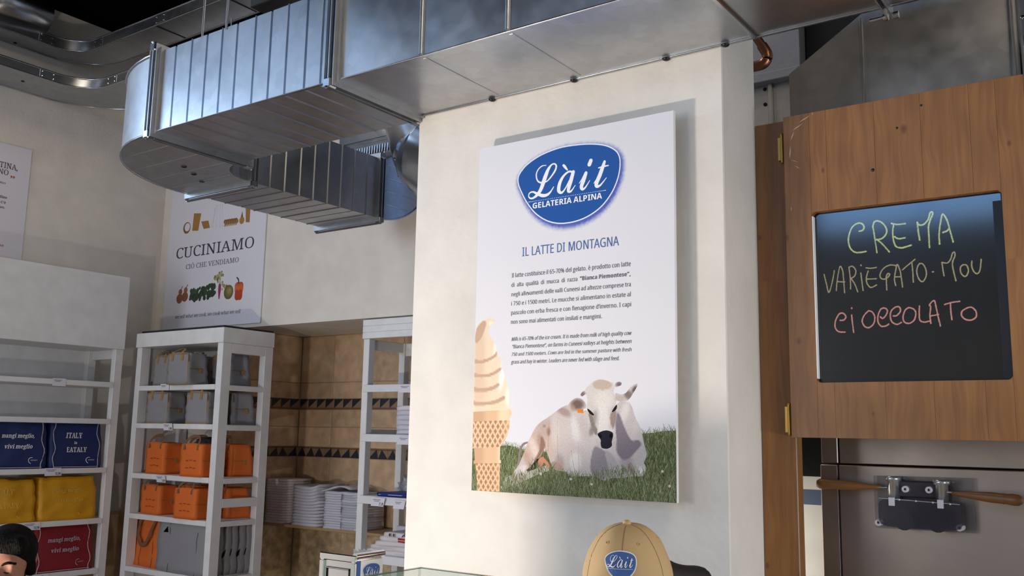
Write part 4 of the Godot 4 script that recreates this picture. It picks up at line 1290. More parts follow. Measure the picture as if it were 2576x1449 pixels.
func poster_image() -> Image:
	var w := 1290
	var h := 2039
	var sc := Vector2(w, h)
	var ws := w / 510.0
	var rng := RandomNumberGenerator.new()
	rng.seed = 11
	var img := Image.create(w, h, false, Image.FORMAT_RGBA8)
	img.fill(Color(0.885, 0.882, 0.895))
	lait_logo(img, sc, ws, true)
	# meadow
	var meadow := scaled(GRASS, sc)
	span_poly(img, meadow, Color(0.34, 0.38, 0.23))
	var edge := func(x: float) -> float:
		for i in 10:
			var a: Vector2 = meadow[i]
			var b: Vector2 = meadow[i + 1]
			if x >= a.x and x <= b.x and b.x > a.x:
				return lerpf(a.y, b.y, (x - a.x) / (b.x - a.x))
		return meadow[0].y
	blades(img, rng, 9000, 0, w, edge, h + 20, 10, 42)
	# cow: body, hind leg, tail
	var shade := Color8(136, 127, 136)
	var coat := soft_paint(Color8(200, 190, 186), BLOBS, w, h, 7, [[NECKSH, shade], [CHEST, Color8(150, 142, 147)], [NECKFOLD, Color8(182, 174, 174)], [LEGDARK, Color8(150, 118, 102)], [FLANK, Color8(176, 150, 138)]])
	ribbon(img, TAIL, sc, ws, Color(0.56, 0.50, 0.49))
	masked(img, coat, [scaled(HIND, sc, 3)])
	masked(img, coat, [scaled(BODYP, sc, 3)])
	span_poly(img, scaled(BELLY, sc, 2), Color(0.13, 0.12, 0.10))
	span_poly(img, scaled(UDDER, sc, 3), Color(0.80, 0.55, 0.45))
	var face := soft_paint(Color8(214, 207, 200), BLOBS, w, h, 7, [[CHEEKL, Color8(142, 130, 122)], [CHEEKR, Color8(158, 140, 130)], [TUFT, Color8(198, 178, 162)], [BRIDGE, Color8(226, 220, 214)]])
	# head
	masked(img, coat, [scaled(EARR, sc, 2)])
	for e in HORNS: masked(img, coat, [scaled(e, sc, 2)])
	masked(img, coat, [scaled(EARL, sc, 3)])
	span_poly(img, scaled(TAG, sc), Color(0.88, 0.50, 0.22))
	masked(img, face, [scaled(HEADP, sc, 3)])
	span_poly(img, scaled(MUZZLE, sc, 3), Color(0.16, 0.15, 0.20))
	for e in EYES: span_poly(img, scaled(e, sc, 2), Color(0.13, 0.12, 0.13))
	for e in NOSTRILS: span_poly(img, scaled(e, sc, 2), Color(0.06, 0.06, 0.08))
	# fur and grass grain over the picture
	var n := noise(FastNoiseLite.TYPE_SIMPLEX, 0.05, 4, 5)
	for y in range(int(h * 0.70), h):
		for x in range(int(w * 0.09), w):
			var c := img.get_pixel(x, y)
			if c.b < 0.86 or c.r < 0.86:
				var f := 1.0 + n.get_noise_2d(x * 2.0, y * 1.3) * 0.05
				img.set_pixel(x, y, Color(c.r * f, c.g * f, c.b * f))
	# grass standing in front of the animal, stalks, clover
	var low := func(x: float) -> float: return h * (0.938 + 0.012 * sin(x * 0.011) + (0.02 if x < w * 0.3 else 0.0))
	blades(img, rng, 3600, 0, w, low, h + 20, 14, 50)
	for s in [[0.405, 0.885, 0.41, 0.79], [0.455, 0.90, 0.45, 0.80], [0.54, 0.94, 0.52, 0.88], [0.56, 0.94, 0.555, 0.86]]:
		ribbon(img, [[s[0], s[1], 0.8], [(s[0] + s[2]) / 2.0, (s[1] + s[3]) / 2.0, 0.8], [s[2], s[3], 0.7]], sc, ws, Color(0.35, 0.30, 0.26))
	for s in [[0.62, 0.965], [0.94, 0.925], [0.37, 0.945], [0.97, 0.96], [0.52, 0.955]]:
		disc(img, Vector2(s[0] * w, s[1] * h), 7.0, Color(0.86, 0.80, 0.78))
	# soft ice in a wafer cup
	var bands := []
	for s in SWIRL: bands.append([s, Color8(202, 168, 144)])
	var ice := soft_paint(Color8(238, 222, 196), ICEB, w, h, 6, bands)
	masked(img, ice, [scaled(ICE, sc, 2)])
	var wafer := soft_paint(Color8(226, 188, 150), [[0.02, 0.85, 0.06, 0.4, 0.0, 205, 165, 132, 0.8], [0.17, 0.85, 0.05, 0.4, 0.0, 246, 218, 184, 0.9]], w, h, 8)
	masked(img, wafer, [scaled(RIM, sc)])
	masked(img, wafer, [scaled(NECK, sc)])
	lattice(img, scaled(BOWL, sc), 34.0, Color(0.93, 0.79, 0.64), Color(0.70, 0.52, 0.41))
	lattice(img, scaled(LOWER, sc), 32.0, Color(0.91, 0.76, 0.60), Color(0.68, 0.50, 0.39))
	img.convert(Image.FORMAT_RGB8)
	return img

func card(called: String, w: float, h: float, at: Vector3, m: Material, parent: Node, b := Basis.IDENTITY) -> MeshInstance3D:
	var q := QuadMesh.new()
	q.size = Vector2(w, h)
	var o := put(called, q, m, parent)
	o.transform = Transform3D(b, at)
	return o

func matte_print(img: Image) -> StandardMaterial3D:
	var m := print_mat(img, 0.75)
	m.metallic_specular = 0.2
	return m

func print_mat(img: Image, rough := 0.45) -> StandardMaterial3D:
	var m := mat(Color.WHITE, rough)
	m.albedo_texture = tex(img)
	return m

func build_pillar_poster() -> void:
	var x0: float = POST[0]
	var x1: float = POST[1]
	var y0: float = POST[2]
	var y1: float = POST[3]
	var z: float = POST[4]
	var w := x1 - x0
	var h := y1 - y0
	var p := thing("advertising_poster", "white ice cream poster with blue logo, cow and soft ice cone on pillar", "poster", Vector3(x0, y0, z))
	var st := start()
	bx(st, Vector3(0, 0, -0.016), Vector3(w, h, 0.0), 0.001)
	obj("panel", st, M.poster_side, p)
	card("print", w - 0.001, h - 0.001, Vector3(w / 2.0, h / 2.0, 0.0006), matte_print(poster_image()), p)
	for s in [[0.12, 0.1], [0.88, 0.1], [0.12, 0.9], [0.88, 0.9]]:
		st = start()
		tube(st, [Vector3(w * s[0], h * s[1], -0.0645), Vector3(w * s[0], h * s[1], -0.014)], 0.012, 12)
		obj("spacer", st, M.zinc_polished, p)
	var zt := 0.0008
	var line := func(d: Array, text: String, font: Font, m: Material, slant := 0.0) -> void:
		letters(text, font, Vector3(d[0] * w, h - d[1] * h, zt), (d[2] - d[0]) * w, d[4] * h, m, p, Basis.IDENTITY, slant)
	line.call(GEL, "GELATERIA ALPINA", sans_bold, M.ink_white)
	line.call(TITLE, "IL LATTE DI MONTAGNA", sans, M.ink_blue)
	line.call(BODY[0], "Il latte costituisce il 65-70% del gelato. è prodotto con latte", sans, M.ink_grey)
	line.call(BODY[1], "di  alta  qualità  di  mucca  di  razza", sans, M.ink_grey)
	line.call(BODY[2], "“Bianca Piemontese”,", sans_bold, M.ink_grey)
	line.call(BODY[3], "negli allevamenti delle valli Cuneesi ad altezze comprese tra", sans, M.ink_grey)
	line.call(BODY[4], "i 750 e i 1500 metri. Le mucche si alimentano in estate al", sans, M.ink_grey)
	line.call(BODY[5], "pascolo con erba fresca e con fienagione d’inverno. I capi", sans, M.ink_grey)
	line.call(BODY[6], "non sono mai alimentati con insilati e mangimi.", sans, M.ink_grey)
	line.call(ITAL[0], "Milk is 65-70% of the ice cream. It is made from milk of high quality cow", sans, M.ink_grey, 0.2)
	line.call(ITAL[1], "“Bianca Piemontese”, on farms in Cuneesi valleys at heights between", sans, M.ink_grey, 0.2)
	line.call(ITAL[2], "750 and 1500 meters. Cows are fed in the summer pasture with fresh", sans, M.ink_grey, 0.2)
	line.call(ITAL[3], "grass and hay in winter. Leaders are never fed with silage and feed.", sans, M.ink_grey, 0.2)

# ---------------------------------------------------------------- market poster on the rear wall
func build_market_poster() -> void:
	var x0 := -7.372
	var x1 := -6.055
	var y0 := 2.64
	var y1 := 4.2
	var w := x1 - x0
	var h := y1 - y0
	var p := thing("market_poster", "tall white poster with pasta shapes and vegetables above the grey bag shelf", "poster", Vector3(x0, y0, -4.985))
	var st := start()
	bx(st, Vector3(0, 0, -0.013), Vector3(w, h, 0.0), 0.002)
	obj("panel", st, M.poster_side, p)
	var iw := 900
	var ih := int(iw * h / w)
	var img := Image.create(iw, ih, false, Image.FORMAT_RGBA8)
	var white := Color(0.88, 0.88, 0.92)
	img.fill(white)
	var k := iw / w
	var at := func(q: Array) -> Vector2: return Vector2((q[0] - x0) * k, (y1 - q[1]) * k)
	var pasta := Color(0.66, 0.49, 0.24)
	var pasta_d := Color(0.50, 0.35, 0.17)
	# pasta row
	var c: Vector2 = at.call(MK.ring[0])
	disc(img, c, 36, pasta_d)
	disc(img, c + Vector2(4, -4), 26, white)
	for key in ["tube", "farf", "tube2"]:
		var q := []
		for v in MK[key]: q.append(at.call(v))
		span_poly(img, q, pasta)
		for i in 5:
			var t := (i + 0.5) / 5.0
			ribbon(img, [[q[0].lerp(q[1], t).x, q[0].lerp(q[1], t).y, 1.0], [q[3].lerp(q[2], t).x, q[3].lerp(q[2], t).y, 1.0]], Vector2.ONE, 3.0, pasta_d)
	for i in range(0, MK.sp.size(), 2):
		var a: Vector2 = at.call(MK.sp[i])
		var b: Vector2 = at.call(MK.sp[i + 1])
		ribbon(img, [[a.x, a.y, 1.0], [b.x, b.y, 1.0]], Vector2.ONE, 3.0, Color(0.72, 0.62, 0.45))
	var f0: Vector2 = at.call(MK.fus[0])
	var f1: Vector2 = at.call(MK.fus[1])
	for i in 12:
		var q := f0.lerp(f1, i / 11.0)
		disc(img, q + Vector2(0, (i % 2) * 8.0), 13, pasta if i % 2 else pasta_d)
		ribbon(img, [[q.x, q.y, 1.0], [q.x - 4, q.y + 28, 1.0]], Vector2.ONE, 5.0, pasta_d)
	var cq := []
	for v in MK.cone: cq.append(at.call(v))
	span_poly(img, cq, pasta_d)
	disc(img, cq[0].lerp(cq[2], 0.5) + Vector2(0, -10), 22, pasta)
	# vegetable row
	for v in MK.pear:
		var q: Vector2 = at.call(v)
		disc(img, q + Vector2(0, 14), 30, Color(0.55, 0.33, 0.20))
		disc(img, q + Vector2(4, -26), 18, Color(0.60, 0.38, 0.23))
		ribbon(img, [[q.x + 6, q.y - 40, 1.0], [q.x + 22, q.y - 58, 1.0]], Vector2.ONE, 5.0, Color(0.35, 0.2, 0.14))
	var rng := RandomNumberGenerator.new()
	rng.seed = 5
	for v in MK.greens:
		var q: Vector2 = at.call(v)
		for i in 26:
			disc(img, q + Vector2(rng.randf_range(-32, 32), rng.randf_range(-48, 26)), rng.randf_range(6, 15), Color(0.12, 0.19, 0.14).lerp(Color(0.24, 0.33, 0.24), rng.randf()))
	var ce: Array = []
	for v in MK.celery: ce.append(at.call(v))
	ribbon(img, [[ce[0].x, ce[0].y, 0.6], [ce[0].lerp(ce[1], 0.6).x, ce[0].lerp(ce[1], 0.6).y, 1.4], [ce[1].x, ce[1].y, 1.0]], Vector2.ONE, 18.0, Color(0.60, 0.18, 0.34))
	ribbon(img, [[ce[1].x, ce[1].y, 1.0], [ce[2].x, ce[2].y, 0.8]], Vector2.ONE, 16.0, Color(0.75, 0.72, 0.55))
	for v in [ce[2], ce[3], ce[4]]:
		for i in 12:
			disc(img, v + Vector2(rng.randf_range(-24, 24), rng.randf_range(-28, 20)), rng.randf_range(4, 10), Color(0.36, 0.42, 0.22).lerp(Color(0.72, 0.66, 0.42), rng.randf()))
	var me: Vector2 = at.call(MK.melon[0])
	for i in 40:
		var r := 42.0 - i
		disc(img, me + Vector2(i * 0.3, -i * 0.3), r, Color(0.36, 0.33, 0.16).lerp(Color(0.66, 0.60, 0.36), i / 40.0))
	var pe: Vector2 = at.call(MK.pepper[0])
	for d in [-14.0, 14.0]:
		for i in 20:
			disc(img, pe + Vector2(d, i - 26.0), 24, Color(0.70, 0.25, 0.12).lerp(Color(0.83, 0.42, 0.2), i / 20.0))
			disc(img, pe + Vector2(d * 0.8, 34.0 - i), 22, Color(0.70, 0.25, 0.12))
	ribbon(img, [[pe.x - 4, pe.y - 46, 1.0], [pe.x - 10, pe.y - 66, 1.0], [pe.x - 24, pe.y - 78, 0.8]], Vector2.ONE, 9.0, Color(0.16, 0.2, 0.1))
	img.convert(Image.FORMAT_RGB8)
	card("print", w - 0.004, h - 0.004, Vector3(w / 2.0, h / 2.0, 0.0006), print_mat(img), p)
	var line := func(d: Array, text: String, m: Material, slant := 0.0) -> void:
		letters(text, serif, Vector3(d[0][0] - x0, d[0][1] - y0, 0.001), d[1][0] - d[0][0], d[2][1] - d[0][1], m, p, Basis.IDENTITY, slant)
	line.call(MK.title, "CUCINIAMO", M.ink_dark)
	line.call(MK.sub, "CIÒ CHE VENDIAMO", M.ink_grey)
	line.call(MK.top, "CIÒ CHE CUCINIAMO", M.ink_grey)
	line.call(MK.ital, "we sell what we cook, we cook what we sell", M.ink_grey, 0.25)

# ---------------------------------------------------------------- quotation poster on the left wall
func build_quote_poster() -> void:
	var p := thing("quote_poster", "grey white poster with a printed quotation on the wall over the white shelf", "poster", Vector3(-7.485, 2.9, -3.74))
	# local x runs along -z of the room
	var b := Basis(Vector3(0, 0, -1), Vector3(0, 1, 0), Vector3(1, 0, 0))
	p.basis = b
	var st := start()
	bx(st, Vector3(-1.0, 0, -0.013), Vector3(0, 1.10, 0.0), 0.002)
	obj("panel", st, M.label_paper, p)
	letters("TINA,", serif, Vector3(-0.245, 0.90, 0.001), 0.142, 0.045, M.ink_dark, p)
	letters("NO", serif, Vector3(-0.25, 0.845, 0.001), 0.078, 0.043, M.ink_dark, p)
	letters("”", serif_bold, Vector3(-0.155, 0.80, 0.001), 0.036, 0.05, M.ink_red, p)
	letters("omo", serif, Vector3(-0.25, 0.77, 0.001), 0.065, 0.018, M.ink_grey, p)
	letters("tadine", serif_bold, Vector3(-0.25, 0.655, 0.001), 0.088, 0.02, M.ink_grey, p)
	letters("la. C’è", serif_bold, Vector3(-0.25, 0.612, 0.001), 0.082, 0.02, M.ink_grey, p)
	letters("valore.", serif_bold, Vector3(-0.25, 0.572, 0.001), 0.078, 0.02, M.ink_grey, p)
	letters("MASTRE", serif, Vector3(-0.25, 0.27, 0.001), 0.1, 0.014, M.ink_red, p)

# ---------------------------------------------------------------- shelves
func board(st_parent: Node, called: String, a: Vector3, b: Vector3, m: Material = null, bev := 0.003) -> MeshInstance3D:
	var st := start()
	bx(st, a, b, bev)
	return objw(called, st, m if m else M.white_board, st_parent)

func price_label(at: Vector3, turn: float, tilt: float, label: String, group: String, price := "", w := 0.105, h := 0.058) -> void:
	var t := thing("price_label", label, "price label", at, turn, group)
	var b := Basis(Vector3(1, 0, 0), tilt)
	var st := start()
	box(st, Vector3.ZERO, Vector3(w, h, 0.002), 0.0004, b)
	obj("card", st, M.label_paper, t)
	st = start()
	for k in 2:
		box(st, b * Vector3(-w * 0.12, h * (0.26 - 0.16 * k), 0.0013), Vector3(w * (0.6 - 0.2 * k), 0.0035, 0.0006), 0.0, b)
	obj("printed_line", st, M.ink_grey, t)
	if price:
		letters(price, sans_bold, b * Vector3(w * 0.12, -h * 0.38, 0.0015), w * 0.32, h * 0.32, M.ink_grey, t, b)

func build_left_shelf() -> void:
	var s := thing("shelf_unit", "white shelf unit with tall blank header holding blue, yellow and red bags", "shelf", Vector3(-7.2, 0, -3.0))
	board(s, "header", Vector3(-7.46, 2.405, -4.392), Vector3(-6.985, 3.0, -1.2))
	board(s, "back_panel", Vector3(-7.475, 0.0, -4.39), Vector3(-7.45, 2.405, -1.2))
	for z in [[-4.392, -4.325], [-2.93, -2.87], [-1.26, -1.2]]:
		board(s, "post", Vector3(-7.055, 0.0, z[0]), Vector3(-7.0, 2.405, z[1]))
		board(s, "post", Vector3(-7.45, 0.0, z[0]), Vector3(-7.39, 2.405, z[1]))
	board(s, "rail", Vector3(-7.39, 2.33, -4.392), Vector3(-7.055, 2.405, -4.36))
	for y in [2.135, 1.843, 1.462, 1.071, 0.690, 0.30]:
		board(s, "shelf_board", Vector3(-7.45, y - 0.04, -4.325), Vector3(-6.992, y, -1.26))
		board(s, "side_rail", Vector3(-7.39, y - 0.04, -4.392), Vector3(-7.055, y, -4.327))
	var g := "price labels on the white bag shelves"
	price_label(Vector3(-6.988, 2.112, -3.87), PI / 2, 0.0, "blank grey price label on the empty upper shelf edge", g)
	price_label(Vector3(-6.985, 1.437, -3.885), PI / 2, -0.15, "price label on the shelf edge under the blue bags", g, "12,90", 0.13)
	price_label(Vector3(-6.985, 1.046, -3.76), PI / 2, -0.15, "price label on the shelf edge under the yellow bags", g, "12,90", 0.13)
	price_label(Vector3(-6.985, 0.664, -3.86), PI / 2, -0.15, "price label on the shelf edge under the red bags", g, "12,90", 0.13)
	# totes: centre z, floor y, width, height
	var gb := "printed shopping totes on the white shelf"
	tote(Vector3(-7.17, 1.462, -3.63), 0.45, 0.355, "blue_cloth", "blue tote printed mangi meglio beside the other blue tote", ["mangi meglio,", "vivi meglio"], M.ink_white, 1, gb, M.piping)
	tote(Vector3(-7.17, 1.462, -4.085), 0.44, 0.345, "blue_cloth", "blue tote printed ITALY, against the shelf end post", ["ITALY", "is", "EATALY"], M.ink_white, 2, gb, M.piping)
	tote(Vector3(-7.17, 1.071, -3.585), 0.45, 0.315, "yellow_cloth", "yellow tote printed ITALY beside the other yellow tote", ["ITALY", "is", "EATALY"], M.faint_gold, 3, gb, null)
	tote(Vector3(-7.17, 1.071, -4.055), 0.47, 0.325, "yellow_cloth", "yellow tote printed mangi meglio, against the shelf end post", ["mangi meglio,", "vivi meglio"], M.faint_gold, 4, gb, null)
	tote(Vector3(-7.17, 0.690, -3.58), 0.42, 0.34, "red_cloth", "red tote mostly hidden behind the dark-haired man", ["mangi meglio,", "vivi meglio"], M.faded_print, 5, gb, M.piping)
	tote(Vector3(-7.17, 0.690, -4.06), 0.49, 0.345, "red_cloth", "red tote printed mangi meglio, against the shelf end post", ["mangi meglio,", "vivi meglio"], M.faded_print, 6, gb, M.piping)

# soft full tote: front looks along local +z
func tote(at: Vector3, w: float, h: float, cloth: String, label: String, words: Array, ink: Material, sd: int, group: String, pipe: Material) -> void:
	var t := thing("tote_bag", label, "bag", at, PI / 2, group)
	var d := 0.30
	var n := noise(FastNoiseLite.TYPE_SIMPLEX, 4.5, 3, 100 + sd)
	var amp := 0.012 if pipe else 0.022
	var place := func(p: Vector3) -> Vector3:
		var s := p.normalized() * 1.22
		var q := p.lerp(s, 0.16)
		q.y = p.y if p.y < -0.95 else q.y
		var up := (q.y + 1.0) / 2.0
		var x := q.x * w / 2.0 * (1.0 - 0.05 * up)
		var y := clampf(q.y * 0.5 + 0.5, 0.0, 1.02) * h
		var z := q.z * d / 2.0 * (1.0 - 0.28 * up)
		var k := n.get_noise_3d(x, y * 1.3, z)
		var lift := 0.0 if p.y < -0.9 else 1.0
		return Vector3(x + k * amp * 0.5, y + lift * n.get_noise_3d(x * 1.5, 9.0, z) * 0.012, z + k * amp)
	var st := start()
	soft_box(st, place, 14, 12, 8)
	obj("body", st, M[cloth], t)
	if pipe:
		for sx in [-0.86, 0.86]:
			var path := []
			for i in 13:
				var p: Vector3 = place.call(Vector3(sx + 0.05 * sin(i * 0.9 + sd), 1.0 - 2.0 * i / 12.0, 1.0))
				path.append(p + Vector3(0, 0, 0.002))
			st = start()
			tube(st, path, 0.0028, 6)
			obj("piping", st, pipe, t)
		var base := []
		for i in 13:
			base.append(place.call(Vector3(-0.86 + 1.72 * i / 12.0, -0.97, 1.0)) + Vector3(0, 0.004, 0.003))
		st = start()
		tube(st, base, 0.0028, 6)
		obj("piping", st, pipe, t)
	var bend := func(q: Vector3) -> Vector3:
		var p: Vector3 = place.call(Vector3(clampf(q.x / (w / 2.0), -1, 1), clampf(q.y / h * 2.0 - 1.0, -1, 1), 1.0))
		return Vector3(q.x, q.y, p.z + 0.003 + q.z)
	if words.size() == 2:
		letters(words[0], serif_bold, Vector3.ZERO, w * 0.54, h * 0.085, ink, t, Basis.IDENTITY, 0.2, func(q: Vector3) -> Vector3: return bend.call(q + Vector3(-w * 0.28, h * 0.64, 0)))
		letters(words[1], serif_bold, Vector3.ZERO, w * 0.46, h * 0.085, ink, t, Basis.IDENTITY, 0.2, func(q: Vector3) -> Vector3: return bend.call(q + Vector3(-w * 0.23, h * 0.42, 0)))
	else:
		letters(words[0], serif_bold, Vector3.ZERO, w * 0.30, h * 0.12, ink, t, Basis.IDENTITY, 0.12, func(q: Vector3) -> Vector3: return bend.call(q + Vector3(-w * 0.20, h * 0.66, 0)))
		letters(words[1], serif_bold, Vector3.ZERO, w * 0.05, h * 0.06, ink, t, Basis.IDENTITY, 0.12, func(q: Vector3) -> Vector3: return bend.call(q + Vector3(-w * 0.05, h * 0.53, 0)))
		letters(words[2], serif_bold, Vector3.ZERO, w * 0.38, h * 0.11, ink, t, Basis.IDENTITY, 0.0, func(q: Vector3) -> Vector3: return bend.call(q + Vector3(-w * 0.19, h * 0.35, 0)))
	# crescent emblem low on the right
	var arc := []
	for i in 12:
		var a := 1.2 + 3.3 * i / 11.0
		arc.append(bend.call(Vector3(w * 0.23 + cos(a) * 0.022, h * 0.17 + sin(a) * 0.022, 0.001)))
	st = start()
	tube(st, arc, 0.0022, 6)
	obj("emblem", st, ink, t)
	letters("EATALY", serif, Vector3.ZERO, 0.05, 0.008, ink, t, Basis.IDENTITY, 0.0, func(q: Vector3) -> Vector3: return bend.call(q + Vector3(w * 0.23 - 0.005, h * 0.165, 0)), "emblem_lettering")

func soft_box(st: SurfaceTool, place: Callable, nx: int, ny: int, nz: int) -> void:
	st.set_smooth_group(4)
	var dims := [nx, ny, nz]
	for k in 3:
		var l := (k + 1) % 3
		var m := (k + 2) % 3
		for sg in [-1.0, 1.0]:
			var g := []
			for i in dims[l] + 1:
				var row := []
				for j in dims[m] + 1:
					var p := Vector3.ZERO
					p[k] = sg
					p[l] = -1.0 + 2.0 * i / dims[l]
					p[m] = -1.0 + 2.0 * j / dims[m]
					row.append(place.call(p))
				g.append(row)
			var ctr: Vector3 = place.call(Vector3.ZERO)
			for i in dims[l]:
				for j in dims[m]:
					quad(st, g[i][j], g[i + 1][j], g[i + 1][j + 1], g[i][j + 1], ctr)
	st.set_smooth_group(-1)

# ---------------------------------------------------------------- the corner shelf with insulated bags
func build_bag_shelf() -> void:
	var s := thing("shelf_unit", "white open-sided shelf unit filled with grey and orange insulated bags", "shelf", Vector3(-6.4, 0, -4.7))
	board(s, "header", Vector3(-6.985, 2.43, -4.985), Vector3(-5.86, 2.545, -4.49))
	board(s, "top_shade_board", Vector3(-6.93, 2.545, -4.985), Vector3(-5.875, 2.562, -4.50), M.top_shade)  # dark slab colour carries the shadow in the gap above the header
	for x in [[-6.975, -6.912], [-5.935, -5.87]]:
		board(s, "post", Vector3(x[0], 0.0, -4.585), Vector3(x[1], 2.43, -4.5))
		board(s, "post", Vector3(x[0], 0.0, -4.985), Vector3(x[1], 2.43, -4.905))
	for y in [2.115, 1.815, 1.420, 1.106, 0.700, 0.30]:
		board(s, "shelf_board", Vector3(-6.912, y - 0.04, -4.985), Vector3(-5.935, y, -4.495))
		for x in [[-6.975, -6.94], [-5.905, -5.87]]:
			board(s, "side_rail", Vector3(x[0], y - 0.045, -4.905), Vector3(x[1], y - 0.005, -4.585))
	board(s, "side_rail", Vector3(-5.905, 2.355, -4.905), Vector3(-5.87, 2.43, -4.585))
	board(s, "side_rail", Vector3(-5.905, 1.20, -4.905), Vector3(-5.87, 1.265, -4.585))
	board(s, "side_panel", Vector3(-6.965, 0.0, -4.905), Vector3(-6.955, 2.43, -4.585))
	var g := "price labels on the white bag shelves"
	price_label(Vector3(-6.545, 2.10, -4.488), 0.0, 0.1, "small price label under the topmost grey insulated bags", g, "", 0.11, 0.05)
	price_label(Vector3(-6.46, 1.79, -4.483), 0.0, 0.2, "price label under the second row of grey insulated bags", g, "5,90", 0.115, 0.055)
	price_label(Vector3(-6.50, 1.39, -4.483), 0.0, 0.2, "price label under the upper row of orange insulated bags", g, "5,90", 0.115, 0.055)
	var grey := insulated_bag(false)
	var orange := insulated_bag(true)
	var gg := "small grey insulated bags on the corner shelf"
	var go := "small orange insulated bags on the corner shelf"
	var first := {}
	var rows := [
		[false, 2.115, [[-6.70, -4.66, -0.12, "grey insulated bag, inner one in the front of top shelf"], [-6.33, -4.54, 0.02, "grey insulated bag jutting over the top shelf edge"], [-6.52, -4.83, 0.2, "grey insulated bag tucked behind the front two on top shelf"], [-6.13, -4.80, -0.1, "grey insulated bag at the open side of the top shelf"]]],
		[false, 1.815, [[-6.65, -4.60, 0.06, "grey insulated bag, inner one in the front of second shelf"], [-6.14, -4.60, 0.0, "grey insulated bag behind the post on the second shelf"], [-6.45, -4.82, 0.15, "grey insulated bag tucked behind the front two on second shelf"], [-6.09, -4.84, -0.2, "grey insulated bag at the open side of the second shelf"]]],
		[true, 1.420, [[-6.68, -4.64, -0.06, "orange insulated bag with folded handles, inner one of upper row"], [-6.14, -4.58, 0.0, "orange insulated bag with raised handle loop on upper row"], [-6.42, -4.83, 0.2, "orange insulated bag tucked behind the front two of upper row"], [-6.08, -4.84, -0.15, "orange insulated bag at the open shelf side in upper row"]]],
		[true, 1.106, [[-6.70, -4.64, -0.04, "orange insulated bag, inner one in the front of lower row"], [-6.18, -4.58, 0.02, "orange insulated bag beside the post on lower row"], [-6.45, -4.83, 0.1, "orange insulated bag tucked behind the front two of lower row"], [-6.08, -4.85, -0.25, "orange insulated bag at the open shelf side in lower row"]]],
	]
	for r in rows:
		for p in r[2]:
			var src: Node3D = orange if r[0] else grey
			var o: Node3D
			if not first.has(r[0]):
				o = src
				first[r[0]] = true
			else:
				o = copy(src)
			o.position = Vector3(p[0], r[1], p[1])
			o.rotation.y = p[2]
			var lab: String = p[3]
			if lab == "": lab = "orange insulated bag tucked behind the front orange bags" if r[0] else "grey insulated bag tucked behind the front grey bags"
			tag(o, lab, "bag", go if r[0] else gg)
			if r[1] < 1.2: o.scale = Vector3(1, 0.93, 1)
	# dark folded handles lying over the orange bags
	var coil := thing("folded_bag", "crumpled dark bag lying on top behind the orange bags", "bag", Vector3(-6.36, 1.66, -4.8))
	var st := start()
	var n := noise(FastNoiseLite.TYPE_SIMPLEX, 14.0, 2, 77)
	soft_box(st, func(p: Vector3) -> Vector3:
		var q := p.normalized()
		return Vector3(q.x * 0.11, q.y * 0.055, q.z * 0.09) * (1.0 + 0.35 * n.get_noise_3dv(q)), 10, 8, 8)
	obj("body", st, M.charcoal_cloth, coil)
	# large bags on the bottom shelf
	var big := thing("large_bag", "large orange insulated bag with hanging brown handle on bottom shelf", "bag", Vector3(-6.74, 0.70, -4.66), -0.1)
	large_bag(big, 0.34, 0.38, 0.20, M.orange_cloth, M.strap_brown, true)
	var gl := "large grey insulated bags on the bottom shelf"
	var front := thing("large_bag", "large grey insulated bag standing flat at the shelf front", "bag", Vector3(-6.235, 0.70, -4.555), 0.0, gl)
	large_bag(front, 0.60, 0.385, 0.085, M.grey_cloth, M.tan_strap, false)
	for k in 5:
		var b := thing("large_bag", "large grey insulated bag in the row behind the foremost one", "bag", Vector3(-6.22 + 0.006 * k, 0.70, -4.64 - k * 0.062), 0.03 * (k % 2), gl)
		large_bag(b, 0.58, 0.375 + 0.006 * (k % 3), 0.055, M.grey_cloth, M.tan_strap, false)

func large_bag(t: Node3D, w: float, h: float, d: float, cloth: Material, strap: Material, hang: bool) -> void:
	var n := noise(FastNoiseLite.TYPE_SIMPLEX, 3.0, 2, int(w * 1000 + d * 100))
	var place := func(p: Vector3) -> Vector3:
		var q := p.lerp(p.normalized() * 1.2, 0.08)
		var up := (p.y + 1.0) / 2.0
		var x := q.x * w / 2.0 * (1.0 + 0.03 * up)
		var z := q.z * d / 2.0 * (1.0 - 0.25 * up)
		return Vector3(x, (p.y * 0.5 + 0.5) * h, z + n.get_noise_2d(x, p.y) * 0.012)
	var st := start()
	soft_box(st, place, 10, 8, 4)
	obj("body", st, cloth, t)
	for sx in [-0.5, 0.62]:
		var run := []
		for k in 7: run.append(place.call(Vector3(sx, 1.0 - k / 3.0, 1.0)) + Vector3(0, 0, 0.0005))
		st = start()
		tube(st, run, 0.0018, 6)
		obj("seam", st, M.charcoal_cloth, t)
	if hang:
		var path := curve([Vector3(-0.10, h, d * 0.4), Vector3(-0.11, h * 0.72, d * 0.55), Vector3(-0.06, h * 0.46, d * 0.58), Vector3(0.03, h * 0.48, d * 0.58), Vector3(0.09, h * 0.74, d * 0.55), Vector3(0.12, h, d * 0.4)], 6)
		st = start()
		tube(st, path, 0.017, 8, true, 0.18, Vector3(0, 0, 1))
		obj("handle", st, strap, t)
	else:
		for sx in [-0.16, 0.10]:
			st = start()
			bar(st, Vector3(sx, h - 0.01, d * 0.36), Vector3(sx + 0.06, h + 0.004, d * 0.2), 0.03, 0.004)
			obj("handle", st, strap, t)

